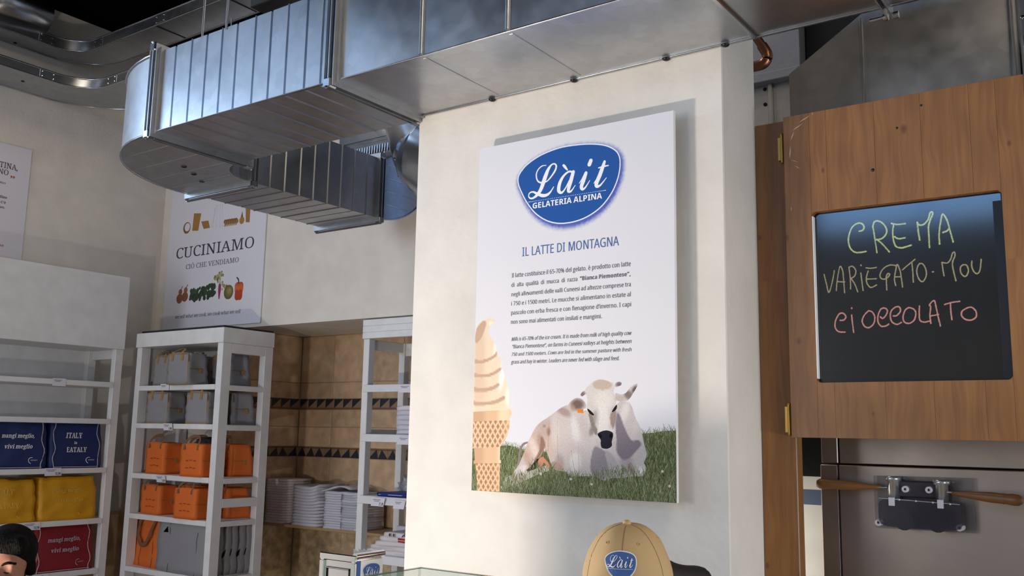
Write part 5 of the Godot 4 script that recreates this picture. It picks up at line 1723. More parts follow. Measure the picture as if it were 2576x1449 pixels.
# small box-shaped insulated bag with gusset sides, piping, strap loops
func insulated_bag(orange: bool) -> Node3D:
	var t := thing("insulated_bag", "insulated bag", "bag")
	var w := 0.265
	var h := 0.25
	var d := 0.20
	var n := noise(FastNoiseLite.TYPE_SIMPLEX, 6.0, 2, 61 if orange else 62)
	var place := func(p: Vector3) -> Vector3:
		var q := p.lerp(p.normalized() * 1.2, 0.06)
		var up := (p.y + 1.0) / 2.0
		# sides fold inward at mid height and lean together at the top
		var side := 1.0 - 0.10 * sin(PI * up) * (1.0 - absf(p.z))
		var x := q.x * w / 2.0 * side
		var z := q.z * d / 2.0 * (1.0 - 0.45 * up * (0.0 if p.z > 0 else 1.0))
		return Vector3(x + n.get_noise_3d(x, p.y, z) * 0.006, (p.y * 0.5 + 0.5) * h - 0.02 * up * absf(p.x) * 0.4, z + n.get_noise_3d(z, x, p.y) * 0.008)
	var cloth: Material = M.orange_cloth if orange else M.grey_cloth
	var strap: Material = M.strap_brown if orange else M.tan_strap
	var st := start()
	soft_box(st, place, 8, 8, 6)
	obj("body", st, cloth, t)
	if not orange:
		var loop := []
		for c in [[-0.97, 0.97], [-0.97, -0.97], [0.97, -0.97], [0.97, 0.97], [-0.97, 0.97]]:
			loop.append(place.call(Vector3(c[0], c[1], 1.0)) + Vector3(0, 0, 0.001))
		st = start()
		for i in 4: tube(st, [loop[i], loop[i + 1]], 0.004, 6)
		obj("piping", st, M.tan_strap, t)
	# strap loops
	st = start()
	var z0 := d / 2.0 + 0.003
	if orange:
		tube(st, curve([Vector3(-0.085, h * 0.80, z0), Vector3(-0.085, h + 0.005, z0 - 0.01), Vector3(-0.05, h + 0.045, z0 - 0.035), Vector3(0.03, h + 0.05, z0 - 0.04), Vector3(0.075, h + 0.03, z0 - 0.02), Vector3(0.08, h * 0.95, z0 - 0.004), Vector3(0.075, h * 0.80, z0)], 5), 0.012, 8, true, 0.22, Vector3(0, 0, 1))
	else:
		for sx in [-0.07, 0.05]:
			bar(st, Vector3(sx, h * 0.74, z0), Vector3(sx, h * 1.02, z0 - 0.004), 0.026, 0.004, Vector3(0, 0, 1))
		tube(st, curve([Vector3(-0.07, h * 1.01, z0 - 0.005), Vector3(-0.03, h + 0.03, z0 - 0.05), Vector3(0.02, h + 0.03, z0 - 0.05), Vector3(0.05, h * 1.01, z0 - 0.005)], 5), 0.011, 8, true, 0.25)
	obj("handle", st, strap, t)
	for sx in [-1.0, 1.0]:
		st = start()
		var a: Vector3 = place.call(Vector3(sx, 0.0, 0.9))
		var b: Vector3 = place.call(Vector3(sx, -0.05, -0.2))
		bar(st, a + Vector3(sx * 0.002, 0, 0), b + Vector3(sx * 0.004, 0, 0), 0.006, 0.004)
		box(st, b + Vector3(sx * 0.005, -0.008, 0), Vector3(0.006, 0.035, 0.03), 0.002)
		obj("side_tab", st, M.tan_strap, t)
	if orange:
		for y in [0.48, 0.26]:
			st = start()
			for k in 3:
				box(st, Vector3(-0.04 + k * 0.045, h * y + 0.004 * (k % 2), d / 2.0 + 0.004), Vector3(0.03, 0.007, 0.001))
			obj("printed_line", st, M.orange_print, t)
	return t

# ---------------------------------------------------------------- the shelf half hidden by the pillar, and the ledge
func build_towel_shelf() -> void:
	var s := thing("shelf_unit", "bright white slatted shelf unit partly hidden behind the cream pillar", "shelf", Vector3(-4.45, 0, -5.2))
	for k in 3:
		board(s, "header_board", Vector3(-4.895, 2.458 + k * 0.047, -5.03), Vector3(-3.95, 2.5045 + k * 0.047, -4.985))
	for x in [[-4.893, -4.835], [-4.01, -3.95]]:
		board(s, "post", Vector3(x[0], 0.0, -5.06), Vector3(x[1], 2.458, -5.0))
		board(s, "post", Vector3(x[0], 0.0, -5.45), Vector3(x[1], 2.458, -5.39))
	for r in [[2.385, 2.457], [1.76, 1.80]]:
		board(s, "side_rail", Vector3(-4.893, r[0], -5.39), Vector3(-4.85, r[1], -5.06))
	board(s, "rear_post", Vector3(-4.62, 0.0, -5.46), Vector3(-4.55, 2.458, -5.40))
	board(s, "rear_rail", Vector3(-4.835, 2.36, -5.45), Vector3(-4.01, 2.457, -5.40))
	for y in [2.119, 1.765, 1.33, 0.93, 0.5]:
		board(s, "shelf_board", Vector3(-4.83, y - 0.025, -5.44), Vector3(-4.0, y, -4.99))
		var st := start()
		box(st, Vector3(-4.41, y - 0.028, -4.972), Vector3(0.88, 0.058, 0.008), 0.002, Basis(Vector3(1, 0, 0), -0.45))
		objw("price_rail", st, M.white_board, s)
	var g := "price labels on the slatted white shelf"
	price_label(Vector3(-4.42, 2.085, -4.955), 0.0, -0.3, "price label under the empty top of the slatted shelf", g, "", 0.13, 0.06)
	price_label(Vector3(-4.41, 1.725, -4.95), 0.0, -0.3, "price label under the folded grey towels", g, "", 0.13, 0.06)
	price_label(Vector3(-4.64, 1.295, -4.95), 0.0, -0.3, "price label under the blue folded item", g, "7,8", 0.12, 0.06)
	price_label(Vector3(-4.44, 1.288, -4.95), 0.0, -0.3, "price label beside the one under the blue folded item", g, "", 0.1, 0.06)
	# folded towels
	for k in 6:
		var t := thing("folded_towel", "grey white folded towel in the stack on the slatted shelf", "towel", Vector3(-4.42, 1.766 + k * 0.034, -5.2), 0.0, "folded towels on the slatted shelf")
		folded(t, 0.30 - 0.01 * (k % 2), 0.033, 0.34, M.paper_cool if k < 5 else M.white_cloth, k)
	var bl := thing("folded_apron", "bright blue folded apron on the slatted shelf", "apron", Vector3(-4.5, 1.331, -5.15))
	folded(bl, 0.42, 0.026, 0.28, M.blue_item, 3)
	for k in 3:
		var p := thing("plastic_bag", "clear plastic packet slumped on the shelf above blue apron", "packet", Vector3(-4.62 + k * 0.14, 1.358 if k > 0 else 1.331, -5.3), 0.3 * k, "clear plastic packets on the slatted shelf")
		crumple(p, Vector3(0.12, 0.13, 0.07), M.film, M.white_cloth, 200 + k)
	# printed shirts in packets
	for k in 5:
		var p := thing("shirt_packet", "white and red printed shirt packet heaped on the lower shelf", "shirt", Vector3(-4.60 + 0.05 * k, 0.932 + k * 0.032, -5.17 + 0.01 * k), 0.12 * (k % 3) - 0.1, "shirt packets on the lower slatted shelf")
		folded(p, 0.40, 0.031, 0.30, M.white_cloth, 20 + k)
		if k == 4:
			letters("EE   A   T", sans_bold, Vector3(-0.15, 0.008, 0.153), 0.24, 0.018, M.ink_dark, p)
		if k == 3 or k == 4:
			var st := start()
			soft_box(st, func(q: Vector3) -> Vector3: return Vector3(0.08 + q.x * 0.09, 0.02 + q.y * 0.014, 0.06 + q.z * 0.085) + q.normalized() * 0.006, 5, 2, 5)
			obj("printed_panel", st, M.red_item, p)
	for k in 2:
		var p := thing("small_box", "small pale box beside the shirt packets on slatted shelf", "box", Vector3(-4.72 + 0.16 * k, 0.932, -5.33), 0.0, "small pale boxes behind the shirt packets")
		var st := start()
		bx(st, Vector3(-0.055, 0, -0.03), Vector3(0.055, 0.17, 0.03), 0.004)
		obj("body", st, M.paper_cool, p)
		st = start()
		bx(st, Vector3(-0.056, 0.12, -0.031), Vector3(0.056, 0.13, 0.031))
		obj("band", st, M.ink_grey, p)

func folded(t: Node3D, w: float, h: float, d: float, m: Material, sd: int) -> void:
	var n := noise(FastNoiseLite.TYPE_SIMPLEX, 5.0, 2, 300 + sd)
	var st := start()
	soft_box(st, func(p: Vector3) -> Vector3:
		var q := p.lerp(p.normalized() * 1.2, 0.05)
		var x := q.x * w / 2.0
		var z := q.z * d / 2.0
		return Vector3(x + n.get_noise_2d(p.y * 0.3, z) * 0.010, (p.y * 0.5 + 0.5) * h, z + n.get_noise_2d(x, p.y * 0.3 + 7.0) * 0.008), 8, 2, 6)
	obj("cloth", st, m, t)
	# fold line along the front
	st = start()
	bx(st, Vector3(-w * 0.46, h * 0.42, d * 0.497), Vector3(w * 0.46, h * 0.55, d * 0.503))
	obj("fold", st, M.paper_cool, t)

func crumple(t: Node3D, s: Vector3, m: Material, inner: Material, sd: int) -> void:
	var n := noise(FastNoiseLite.TYPE_SIMPLEX, 2.2, 3, sd)
	var st := start()
	soft_box(st, func(p: Vector3) -> Vector3:
		var q := p.normalized()
		var r := 1.0 + 0.4 * n.get_noise_3dv(q)
		return Vector3(q.x * s.x, maxf(q.y + 0.75, 0.0) * s.y * 0.6, q.z * s.z) * r, 10, 10, 10)
	obj("film", st, m, t)
	st = start()
	soft_box(st, func(p: Vector3) -> Vector3:
		var q := p.normalized()
		return Vector3(q.x * s.x * 0.8, maxf(q.y + 0.7, 0.02) * s.y * 0.35, q.z * s.z * 0.75), 8, 6, 6)
	obj("contents", st, inner, t)

func build_ledge() -> void:
	var st := start()
	bx(st, Vector3(-6.38, 0.993, -5.748), Vector3(-3.92, 1.016, -5.40), 0.004)
	var o := structure("trim_1", st, M.ledge, "beige stone ledge across the tiled recess")
	o.set_meta("label", "beige stone ledge across the tiled recess")
	# stacks of printed paper: x, sheets packs, width, sag, wrapped
	var stacks := [[-6.235, 17, 0.235, 0.0, "white paper pad in the straight stack beside the corner shelf"], [-5.865, 13, 0.30, 0.028, "sagging grey white paper bundle in the broad curved stack"], [-5.545, 15, 0.20, 0.008, "white paper bundle in the narrow stack between wrapped ones"], [-5.36, 15, 0.19, 0.012, "plastic wrapped paper bundle in the stack by the slatted shelf"]]
	var si := 0
	for s in stacks:
		var hh: float = 0.0212 if si == 0 else (0.0238 if si == 1 else 0.019)
		for k in s[1]:
			var top: float = float(k) / (s[1] - 1)
			var t := thing("paper_pack", s[4], "paper", Vector3(s[0] + 0.006 * (vary(k, si) - 0.5), 1.0165 + k * hh, -5.545 + 0.008 * (vary(k, si + 9) - 0.5)), 0.05 * (vary(k, si + 4) - 0.5), "paper packs stacked on the stone ledge")
			var w: float = s[2]
			var sag: float = s[3] * top
			var wob := 0.006 * (vary(k, si + 2) - 0.5)
			st = start()
			soft_box(st, func(p: Vector3) -> Vector3:
				var bend := sag * (p.x * p.x * 1.0) * (1.0 if p.x > 0 else 0.6)
				return Vector3(p.x * w / 2.0 + wob, (p.y * 0.5 + 0.5) * (hh - 0.0012) + bend, p.z * 0.14), 6, 1, 3)
			obj("sheets", st, M.paper if si == 0 else M.paper_cool, t)
			if si == 3 and k % 5 == 4:
				st = start()
				soft_box(st, func(p: Vector3) -> Vector3:
					return Vector3(p.x * (w / 2.0 + 0.004), (p.y - 0.9) * hh * 2.3, p.z * 0.144), 4, 2, 3)
				obj("wrapping", st, M.film, t)
		si += 1
	# loose draped top sheets over the two middle stacks
	var dr := thing("draped_cover", "loose grey plastic cover draped over the paper stacks", "cover", Vector3(-5.62, 1.33, -5.56))
	st = start()
	soft_box(st, func(p: Vector3) -> Vector3:
		return Vector3(p.x * 0.22, p.y * 0.004 + 0.022 * sin(p.x * 3.0) - 0.006, p.z * 0.13), 14, 1, 4)
	obj("sheet", st, M.paper_cool, dr)

# ---------------------------------------------------------------- wooden hatch with the chalkboard
func build_hatch() -> void:
	# fixed frame post and header between the pillar and the door
	var f := thing("hatch_frame", "fixed wooden post beside the pillar carrying the hatch hinges", "frame", Vector3(-1.17, 0, -3.32))
	board(f, "post", Vector3(-1.234, 0.0, -3.36), Vector3(-1.108, 2.95, -3.30), M.wood, 0.003)
	board(f, "post", Vector3(-0.30, 0.0, -3.36), Vector3(-0.18, 2.95, -3.30), M.wood, 0.003)
	# the door: upright boards around the recessed chalkboard
	var d := thing("hatch_door", "large wooden kitchen hatch door of upright boards with brass hinges", "door", Vector3(-1.108, 1.788, -3.25))
	var bx0: float = BOARD[0]
	var bx1: float = BOARD[1]
	var by0: float = BOARD[2]
	var by1: float = BOARD[3]
	var seams := [-1.108, bx0, -0.955, -0.79, -0.64, -0.49, bx1, -0.33]
	for i in seams.size() - 1:
		var a: float = seams[i] + (0.00025 if i > 0 else 0.0)
		var b: float = seams[i + 1] - 0.00025
		if i == 0 or i == seams.size() - 2:
			board(d, "wood_board", Vector3(a, 1.788, -3.292), Vector3(b, 2.945, -3.25), M.wood, 0.0004)
		else:
			board(d, "wood_board", Vector3(a, by1, -3.292), Vector3(b, 2.945, -3.25), M.wood, 0.0004)
			board(d, "wood_board", Vector3(a, 1.788, -3.292), Vector3(b, by0, -3.25), M.wood, 0.0004)
	board(d, "back_board", Vector3(-1.10, 1.80, -3.297), Vector3(-0.34, 2.93, -3.2925), M.wood, 0.0)
	for y in [[2.785, 2.882], [1.80, 1.90]]:
		var st := start()
		tube(st, [Vector3(-1.118, y[0], -3.262), Vector3(-1.118, y[1], -3.262)], 0.0065, 12)
		for k in [0.0, 1.0]:
			lathe(st, Vector3(-1.118, lerpf(y[0], y[1], k), -3.262), [[0.0, -0.008], [0.006, -0.006], [0.0065, 0.0], [0.006, 0.006], [0.0, 0.008]], 10)
		bx(st, Vector3(-1.136, y[0] + 0.005, -3.299), Vector3(-1.12, y[1] - 0.005, -3.266), 0.001)
		objw("hinge", st, M.brass, d)
	# pale scuffs and scratches left on the timber
	var scuff := mat(Color(0.80, 0.70, 0.56), 0.7)
	for p in [[-1.055, 2.90, 0.05, 0.5], [-1.03, 2.925, 0.05, 0.45], [-1.075, 2.87, 0.035, 1.2], [-1.085, 2.81, 0.05, 1.5], [-1.07, 2.775, 0.03, -0.5], [-1.087, 2.60, 0.02, 1.55], [-1.0, 2.94, 0.012, 1.5], [-1.06, 2.75, 0.03, -0.6]]:
		var st := start()
		var u: Vector2 = Vector2(cos(p[3]), sin(p[3])) * p[2] / 2.0
		var v := Vector2(-u.y, u.x).normalized() * (0.0022 if p[2] > 0.03 else 0.001)
		var pts := PackedVector2Array([Vector2(p[0], p[1]) - u, Vector2(p[0], p[1]) - u * 0.2 + v, Vector2(p[0], p[1]) + u, Vector2(p[0], p[1]) + u * 0.1 - v])
		prism(st, pts, -3.2502, -3.2496)
		objw("scuff", st, scuff, d)
	for p in [[-0.715, 2.835, 0.004], [-0.80, 2.70, 0.006], [-0.635, 2.90, 0.004]]:
		var st := start()
		lathe(st, Vector3(p[0], p[1], -3.2497), [[0.0, 0.0004], [p[2], 0.0003], [p[2], -0.001]], 10, Basis(Vector3(1, 0, 0), PI / 2))
		objw("nail_hole", st, M.black_plastic, d)
	# chalkboard let into the door
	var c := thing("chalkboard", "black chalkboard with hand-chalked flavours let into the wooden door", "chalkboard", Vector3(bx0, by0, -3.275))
	var w := bx1 - bx0
	var h := by1 - by0
	var st := start()
	bx(st, Vector3(0.0, 0.0, -0.014), Vector3(w, h, 0.0), 0.0)
	obj("slate", st, M.black_plastic, c)
	var slate := print_mat(chalk_image(), 0.1)
	slate.metallic_specular = 1.0
	card("chalk_writing", w - 0.012, h - 0.006, Vector3(w / 2.0, h / 2.0, 0.0006), slate, c)
	# rounded corner fillets and a pale bead of sealant along the hinge side
	for q in [[0.0, 0.0, 1.0, 1.0], [w, 0.0, -1.0, 1.0], [0.0, h, 1.0, -1.0], [w, h, -1.0, -1.0]]:
		var pts := PackedVector2Array([Vector2(q[0], q[1])])
		for i in 7:
			var a := PI / 2.0 * i / 6.0
			pts.append(Vector2(q[0] + q[2] * 0.016 * (1.0 - sin(a)), q[1] + q[3] * 0.016 * (1.0 - cos(a))))
		st = start()
		prism(st, pts, 0.0, 0.0235)
		objw_local("corner_fillet", st, M.wood, c)
	st = start()
	bx(st, Vector3(0.0, 0.014, 0.001), Vector3(0.004, h - 0.014, 0.024), 0.001)
	obj("edge_bead", st, M.poster_side, c)
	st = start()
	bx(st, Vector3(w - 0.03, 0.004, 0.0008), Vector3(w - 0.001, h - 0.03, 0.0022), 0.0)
	obj("side_shade_strip", st, M.black_plastic, c)  # black strip painted in for the shadow at the recess side

func objw_local(called: String, st: SurfaceTool, m: Material, parent: Node) -> void:
	obj(called, st, m, parent)

func chalk_image() -> Image:
	var n := 1100
	var img := Image.create(n, n, false, Image.FORMAT_RGB8)
	img.fill(Color(0.055, 0.06, 0.065))
	var rng := RandomNumberGenerator.new()
	rng.seed = 3
	# wiped chalk dust with its own streaks
	var dust := noise(FastNoiseLite.TYPE_SIMPLEX, 0.004, 4, 8).get_seamless_image(n / 4, n / 4)
	dust.resize(n, n, Image.INTERPOLATE_BILINEAR)
	for y in range(0, n, 2):
		for x in range(0, n, 2):
			var d := dust.get_pixel(x, y).r * 0.028
			img.fill_rect(Rect2i(x, y, 2, 2), Color(0.06 + d, 0.065 + d, 0.068 + d))
	for set in [[CHALKA, Color(0.80, 0.86, 0.55), 5.4], [CHALKB, Color(0.70, 0.66, 0.50), 4.2], [CHALKC, Color(0.86, 0.60, 0.57), 4.6]]:
		for s in set[0]:
			var v := []
			for p in s: v.append(Vector2(p[0] * n, p[1] * n))
			for q in curve(v, 40):
				var r: float = set[2] * rng.randf_range(0.75, 1.05)
				for k in 14:
					var o := Vector2(rng.randf_range(-r, r), rng.randf_range(-r, r))
					if o.length() <= r:
						var x := int(q.x + o.x)
						var y := int(q.y + o.y)
						if x > 1 and y > 1 and x < n - 2 and y < n - 2:
							img.fill_rect(Rect2i(x, y, 2, 2), (set[1] as Color).darkened(rng.randf() * 0.3))
	return img

# ---------------------------------------------------------------- extractor hood and pipes behind the hatch
func build_hood() -> void:
	var z := -3.70
	var hd := thing("extractor_hood", "dull steel extractor hood with sloping side above the wooden door", "hood", Vector3(-0.8, 2.4, -3.9))
	var st := start()
	var front := PackedVector2Array([Vector2(-1.23, 2.45), Vector2(-0.38, 2.45), Vector2(-0.38, 4.1), Vector2(-0.62, 4.1), Vector2(-0.62, 3.72), Vector2(-0.932, 3.479), Vector2(-1.23, 3.289)])
	prism(st, front, -4.58, z)
	objw("casing", st, M.zinc_brushed, hd)
	st = start()
	pillow(st, Vector3(-0.91, 2.46, z + 0.001), Vector3(0.5, 0, 0), Vector3(0, 1.2, 0), Vector3(0, 0, 1), 0.012, 14, 18)
	objw("front_sheet", st, M.zinc_brushed, hd)
	st = start()
	pillow(st, Vector3(-1.225, 2.46, z + 0.001), Vector3(0.29, 0, 0), Vector3(0, 0.82, 0), Vector3(0, 0, 1), 0.006, 10, 12)
	objw("front_sheet", st, M.zinc_brushed, hd)
	st = start()
	bx(st, Vector3(-0.937, 2.5, z), Vector3(-0.927, 3.46, z + 0.008), 0.002)
	objw("seam", st, M.zinc_matte, hd)
	for s in [-0.40, -0.372]:
		st = start()
		bx(st, Vector3(s, 2.5, z), Vector3(s + 0.008, 4.1, z + 0.03), 0.002)
		objw("flange", st, M.zinc_matte, hd)
	st = start()
	lathe(st, Vector3(-0.36, 3.31, z + 0.03), [[0.0, 0.008], [0.008, 0.004], [0.009, -0.004]], 10)
	objw("bolt", st, M.chrome, hd)
	st = start()
	bx(st, Vector3(-0.364, 2.5, -4.58), Vector3(0.6, 3.22, z + 0.005))
	objw("side_casing", st, M.zinc, hd)
	st = start()
	bx(st, Vector3(-0.364, 3.22, -4.58), Vector3(0.6, 3.245, z + 0.02), 0.003)
	objw("side_rim", st, M.zinc_polished, hd)
	# upright channel and panels beside the hood
	var p := thing("wall_panel", "grey steel wall cladding with a bright upright channel beside the hood", "cladding", Vector3(-1.6, 2.3, -4.4))
	board(p, "sheet", Vector3(-2.3, 2.3, -4.45), Vector3(-1.57, 3.57, -4.42), M.zinc_brushed, 0.002)
	board(p, "sheet", Vector3(-1.555, 2.3, -4.45), Vector3(-1.24, 3.57, -4.42), M.zinc_brushed, 0.002)
	board(p, "channel", Vector3(-1.575, 2.3, -4.42), Vector3(-1.552, 3.57, -4.40), M.zinc_matte, 0.003)
	for y in [3.45, 3.53]:
		st = start()
		lathe(st, Vector3(-1.595, y, -4.418), [[0.0, 0.004], [0.009, 0.003], [0.01, -0.003]], 10, Basis(Vector3(1, 0, 0), PI / 2))
		objw("screw", st, M.black_plastic, p)
	var b := thing("bulkhead", "pale blue grey bulkhead box above the steel cladding", "bulkhead", Vector3(-1.8, 3.57, -4.5))
	board(b, "box", Vector3(-2.4, 3.58, -4.598), Vector3(-1.40, 4.6, -4.38), M.cool_wall, 0.003)
	board(b, "lower_trim", Vector3(-2.4, 3.55, -4.598), Vector3(-1.35, 3.595, -4.36), M.cool_wall, 0.003)
	board(b, "side_panel", Vector3(-1.39, 3.60, -4.598), Vector3(-0.7, 4.6, -4.45), M.dark_navy, 0.003)
	# copper pipe with its elbow
	var c := thing("copper_pipe", "copper pipe bend emerging beside the pillar top", "pipe", Vector3(-1.25, 3.28, -3.45))
	st = start()
	tube(st, [Vector3(-1.33, 3.47, -3.45), Vector3(-1.248, 3.322, -3.45)], 0.017, 14)
	objw("straight", st, M.copper, c)
	st = start()
	tube(st, curve([Vector3(-1.252, 3.33, -3.45), Vector3(-1.232, 3.285, -3.45), Vector3(-1.245, 3.255, -3.45), Vector3(-1.285, 3.25, -3.45), Vector3(-1.36, 3.255, -3.45)], 8), 0.021, 16)
	objw("elbow", st, M.copper, c)

# ---------------------------------------------------------------- steel ice machine below the hatch
func build_gelato_machine() -> void:
	var z := -3.62
	var g := thing("ice_cream_machine", "stainless steel ice cream machine with wooden handled taps below the hatch", "machine", Vector3(-0.6, 0, -3.9))
	var sheet_x := [[-1.128, -1.062], [-1.060, 0.35]]
	for s in sheet_x:
		board(g, "front_sheet", Vector3(s[0], 0.35, -4.4), Vector3(s[1], 1.690, z), M.steel, 0.003)
		board(g, "upper_sheet", Vector3(s[0] + 0.004, 1.695, -4.4), Vector3(s[1], 2.05, z - 0.004), M.steel, 0.003)
	board(g, "base", Vector3(-1.10, 0.0, -4.38), Vector3(0.33, 0.35, z - 0.05), M.steel_dark, 0.004)
	board(g, "groove", Vector3(-1.063, 0.36, z - 0.003), Vector3(-1.0585, 1.69, z + 0.0005), M.dark_seam, 0.0)
	# tap block behind a clear plate
	var st := start()
	var plate := PackedVector2Array([Vector2(-0.928, 1.657), Vector2(-0.600, 1.661), Vector2(-0.600, 1.476), Vector2(-0.928, 1.472)])
	prism(st, plate, z + 0.012, z + 0.024)
	objw("clear_plate", st, M.plexi, g)
	st = start()
	var blk := PackedVector2Array()
	for i in 24:
		var a := TAU * i / 24.0
		var e := Vector2(signf(cos(a)) * pow(absf(cos(a)), 0.35) * 0.137, signf(sin(a)) * pow(absf(sin(a)), 0.4) * 0.05)
		blk.append(Vector2(-0.766, 1.532) + e)
	prism(st, blk, z + 0.024, z + 0.075)
	objw("tap_block", st, M.smoked, g)
	st = start()
	bx(st, Vector3(-0.84, 1.585, z + 0.024), Vector3(-0.70, 1.645, z + 0.055), 0.006)
	objw("tap_bridge", st, M.smoked, g)
	for x in [-0.82, -0.71]:
		st = start()
		tube(st, [Vector3(x, 1.505, z + 0.03), Vector3(x, 1.505, z + 0.07)], 0.032, 16)
		objw("chamber", st, M.black_plastic, g)
	st = start()
	tube(st, [Vector3(-0.90, 1.581, z + 0.076), Vector3(-0.635, 1.572, z + 0.076)], 0.0025, 8)
	for k in 4:
		lathe(st, Vector3(-0.83 + k * 0.055, 1.579 - k * 0.002, z + 0.076), [[0.0, 0.005], [0.004, 0.002], [0.004, -0.004], [0.0, -0.005]], 8)
	objw("retaining_rod", st, M.chrome, g)
	for t in [[-0.853, 1.622, -1.0], [-0.693, 1.616, 1.0]]:
		var c := Vector3(t[0], t[1], z + 0.055)
		st = start()
		lathe(st, c, [[0.0, -0.045], [0.020, -0.045], [0.021, 0.018], [0.027, 0.022], [0.028, 0.032], [0.024, 0.036], [0.0, 0.036]], 24)
		var tap := objw("tap", st, M.steel_bright, g)
		st = start()
		lathe(st, c + Vector3(0, 0.03, 0.0265), [[0.0, 0.001], [0.003, 0.001], [0.003, -0.002]], 8, Basis(Vector3(1, 0, 0), PI / 2))
		objw("screw_hole", st, M.black_plastic, tap)
		var dirx: float = t[2]
		st = start()
		tube(st, [c + Vector3(dirx * 0.018, -0.004, 0.012), c + Vector3(dirx * 0.042, -0.005, 0.014)], 0.004, 10)
		objw("tap_pin", st, M.chrome, tap)
		# turned wooden handle
		var prof := [[0.0, 0.036], [0.005, 0.037], [0.008, 0.06], [0.013, 0.11], [0.0165, 0.15], [0.0175, 0.175], [0.0165, 0.20], [0.018, 0.206], [0.0165, 0.212], [0.019, 0.235], [0.018, 0.252], [0.012, 0.262], [0.0, 0.264]]
		st = start()
		var axis := Vector3(dirx, 0.02 if dirx < 0 else -0.05, 0.08 if dirx < 0 else 0.25).normalized()
		var bs := Basis(axis.cross(Vector3(0, 0, 1)).normalized(), axis, axis.cross(Vector3(0, 0, 1)).normalized().cross(axis))
		lathe(st, c + Vector3(0, -0.005, 0.012), prof, 20, bs)
		objw("handle", st, M.wood_handle, tap)
		st = start()
		bx(st, Vector3(t[0] - 0.013, 1.556, z + 0.072), Vector3(t[0] + 0.007, 1.585, z + 0.081), 0.001)
		objw("keeper_tab", st, M.label_paper, g)
	for q in [[-0.812, 1.615], [-0.734, 1.616], [-0.908, 1.494], [-0.642, 1.494]]:
		st = start()
		lathe(st, Vector3(q[0], q[1], z + 0.062), [[0.0045, 0.0], [0.0045, 0.006], [0.0115, 0.006], [0.012, -0.04]], 20, Basis(Vector3(1, 0, 0), PI / 2))
		var nut := objw("ring_nut", st, M.label_paper, g)
		st = start()
		lathe(st, Vector3(q[0], q[1], z + 0.06), [[0.0, 0.002], [0.0046, 0.002]], 12, Basis(Vector3(1, 0, 0), PI / 2))
		objw("nut_socket", st, M.black_plastic, nut)
	# white sheet behind the post; colour stands in for the steel's reflected brightness
	var sp := thing("splash_panel", "steel panel painted white as its bright reflection, between post and machine", "panel", Vector3(-1.25, 0.5, -3.9))
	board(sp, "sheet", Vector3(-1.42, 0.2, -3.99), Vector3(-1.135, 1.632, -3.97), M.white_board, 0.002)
	board(sp, "blue_band", Vector3(-1.42, 1.515, -3.97), Vector3(-1.135, 1.575, -3.967), M.band_blue, 0.0)
	board(sp, "upper_box", Vector3(-1.42, 1.632, -4.2), Vector3(-1.135, 2.05, -3.92), M.steel_dark, 0.003)
	# unseen lamp added behind the post to brighten that panel
	var lamp := thing("added_lamp", "upright lamp added unseen behind the pillar end to brighten the panel", "lamp", Vector3(-1.62, 0.9, -3.62))
	board(lamp, "housing", Vector3(-1.66, 0.9, -3.65), Vector3(-1.62, 1.6, -3.59), M.white_board, 0.002)
	st = start()
	tube(st, [Vector3(-1.605, 0.92, -3.62), Vector3(-1.605, 1.58, -3.62)], 0.010, 12)
	objw("tube_lamp", st, M.lamp_glow, lamp)
	board(lamp, "stand", Vector3(-1.66, 0.0, -3.64), Vector3(-1.63, 0.9, -3.60), M.white_board, 0.002)
	area_light("added_lamp_light", Vector3(-1.585, 1.25, -3.62), Vector3(1.0, 0.0, -1.0), Vector2(0.05, 0.6), Color(1.0, 0.97, 0.9), 0.22)

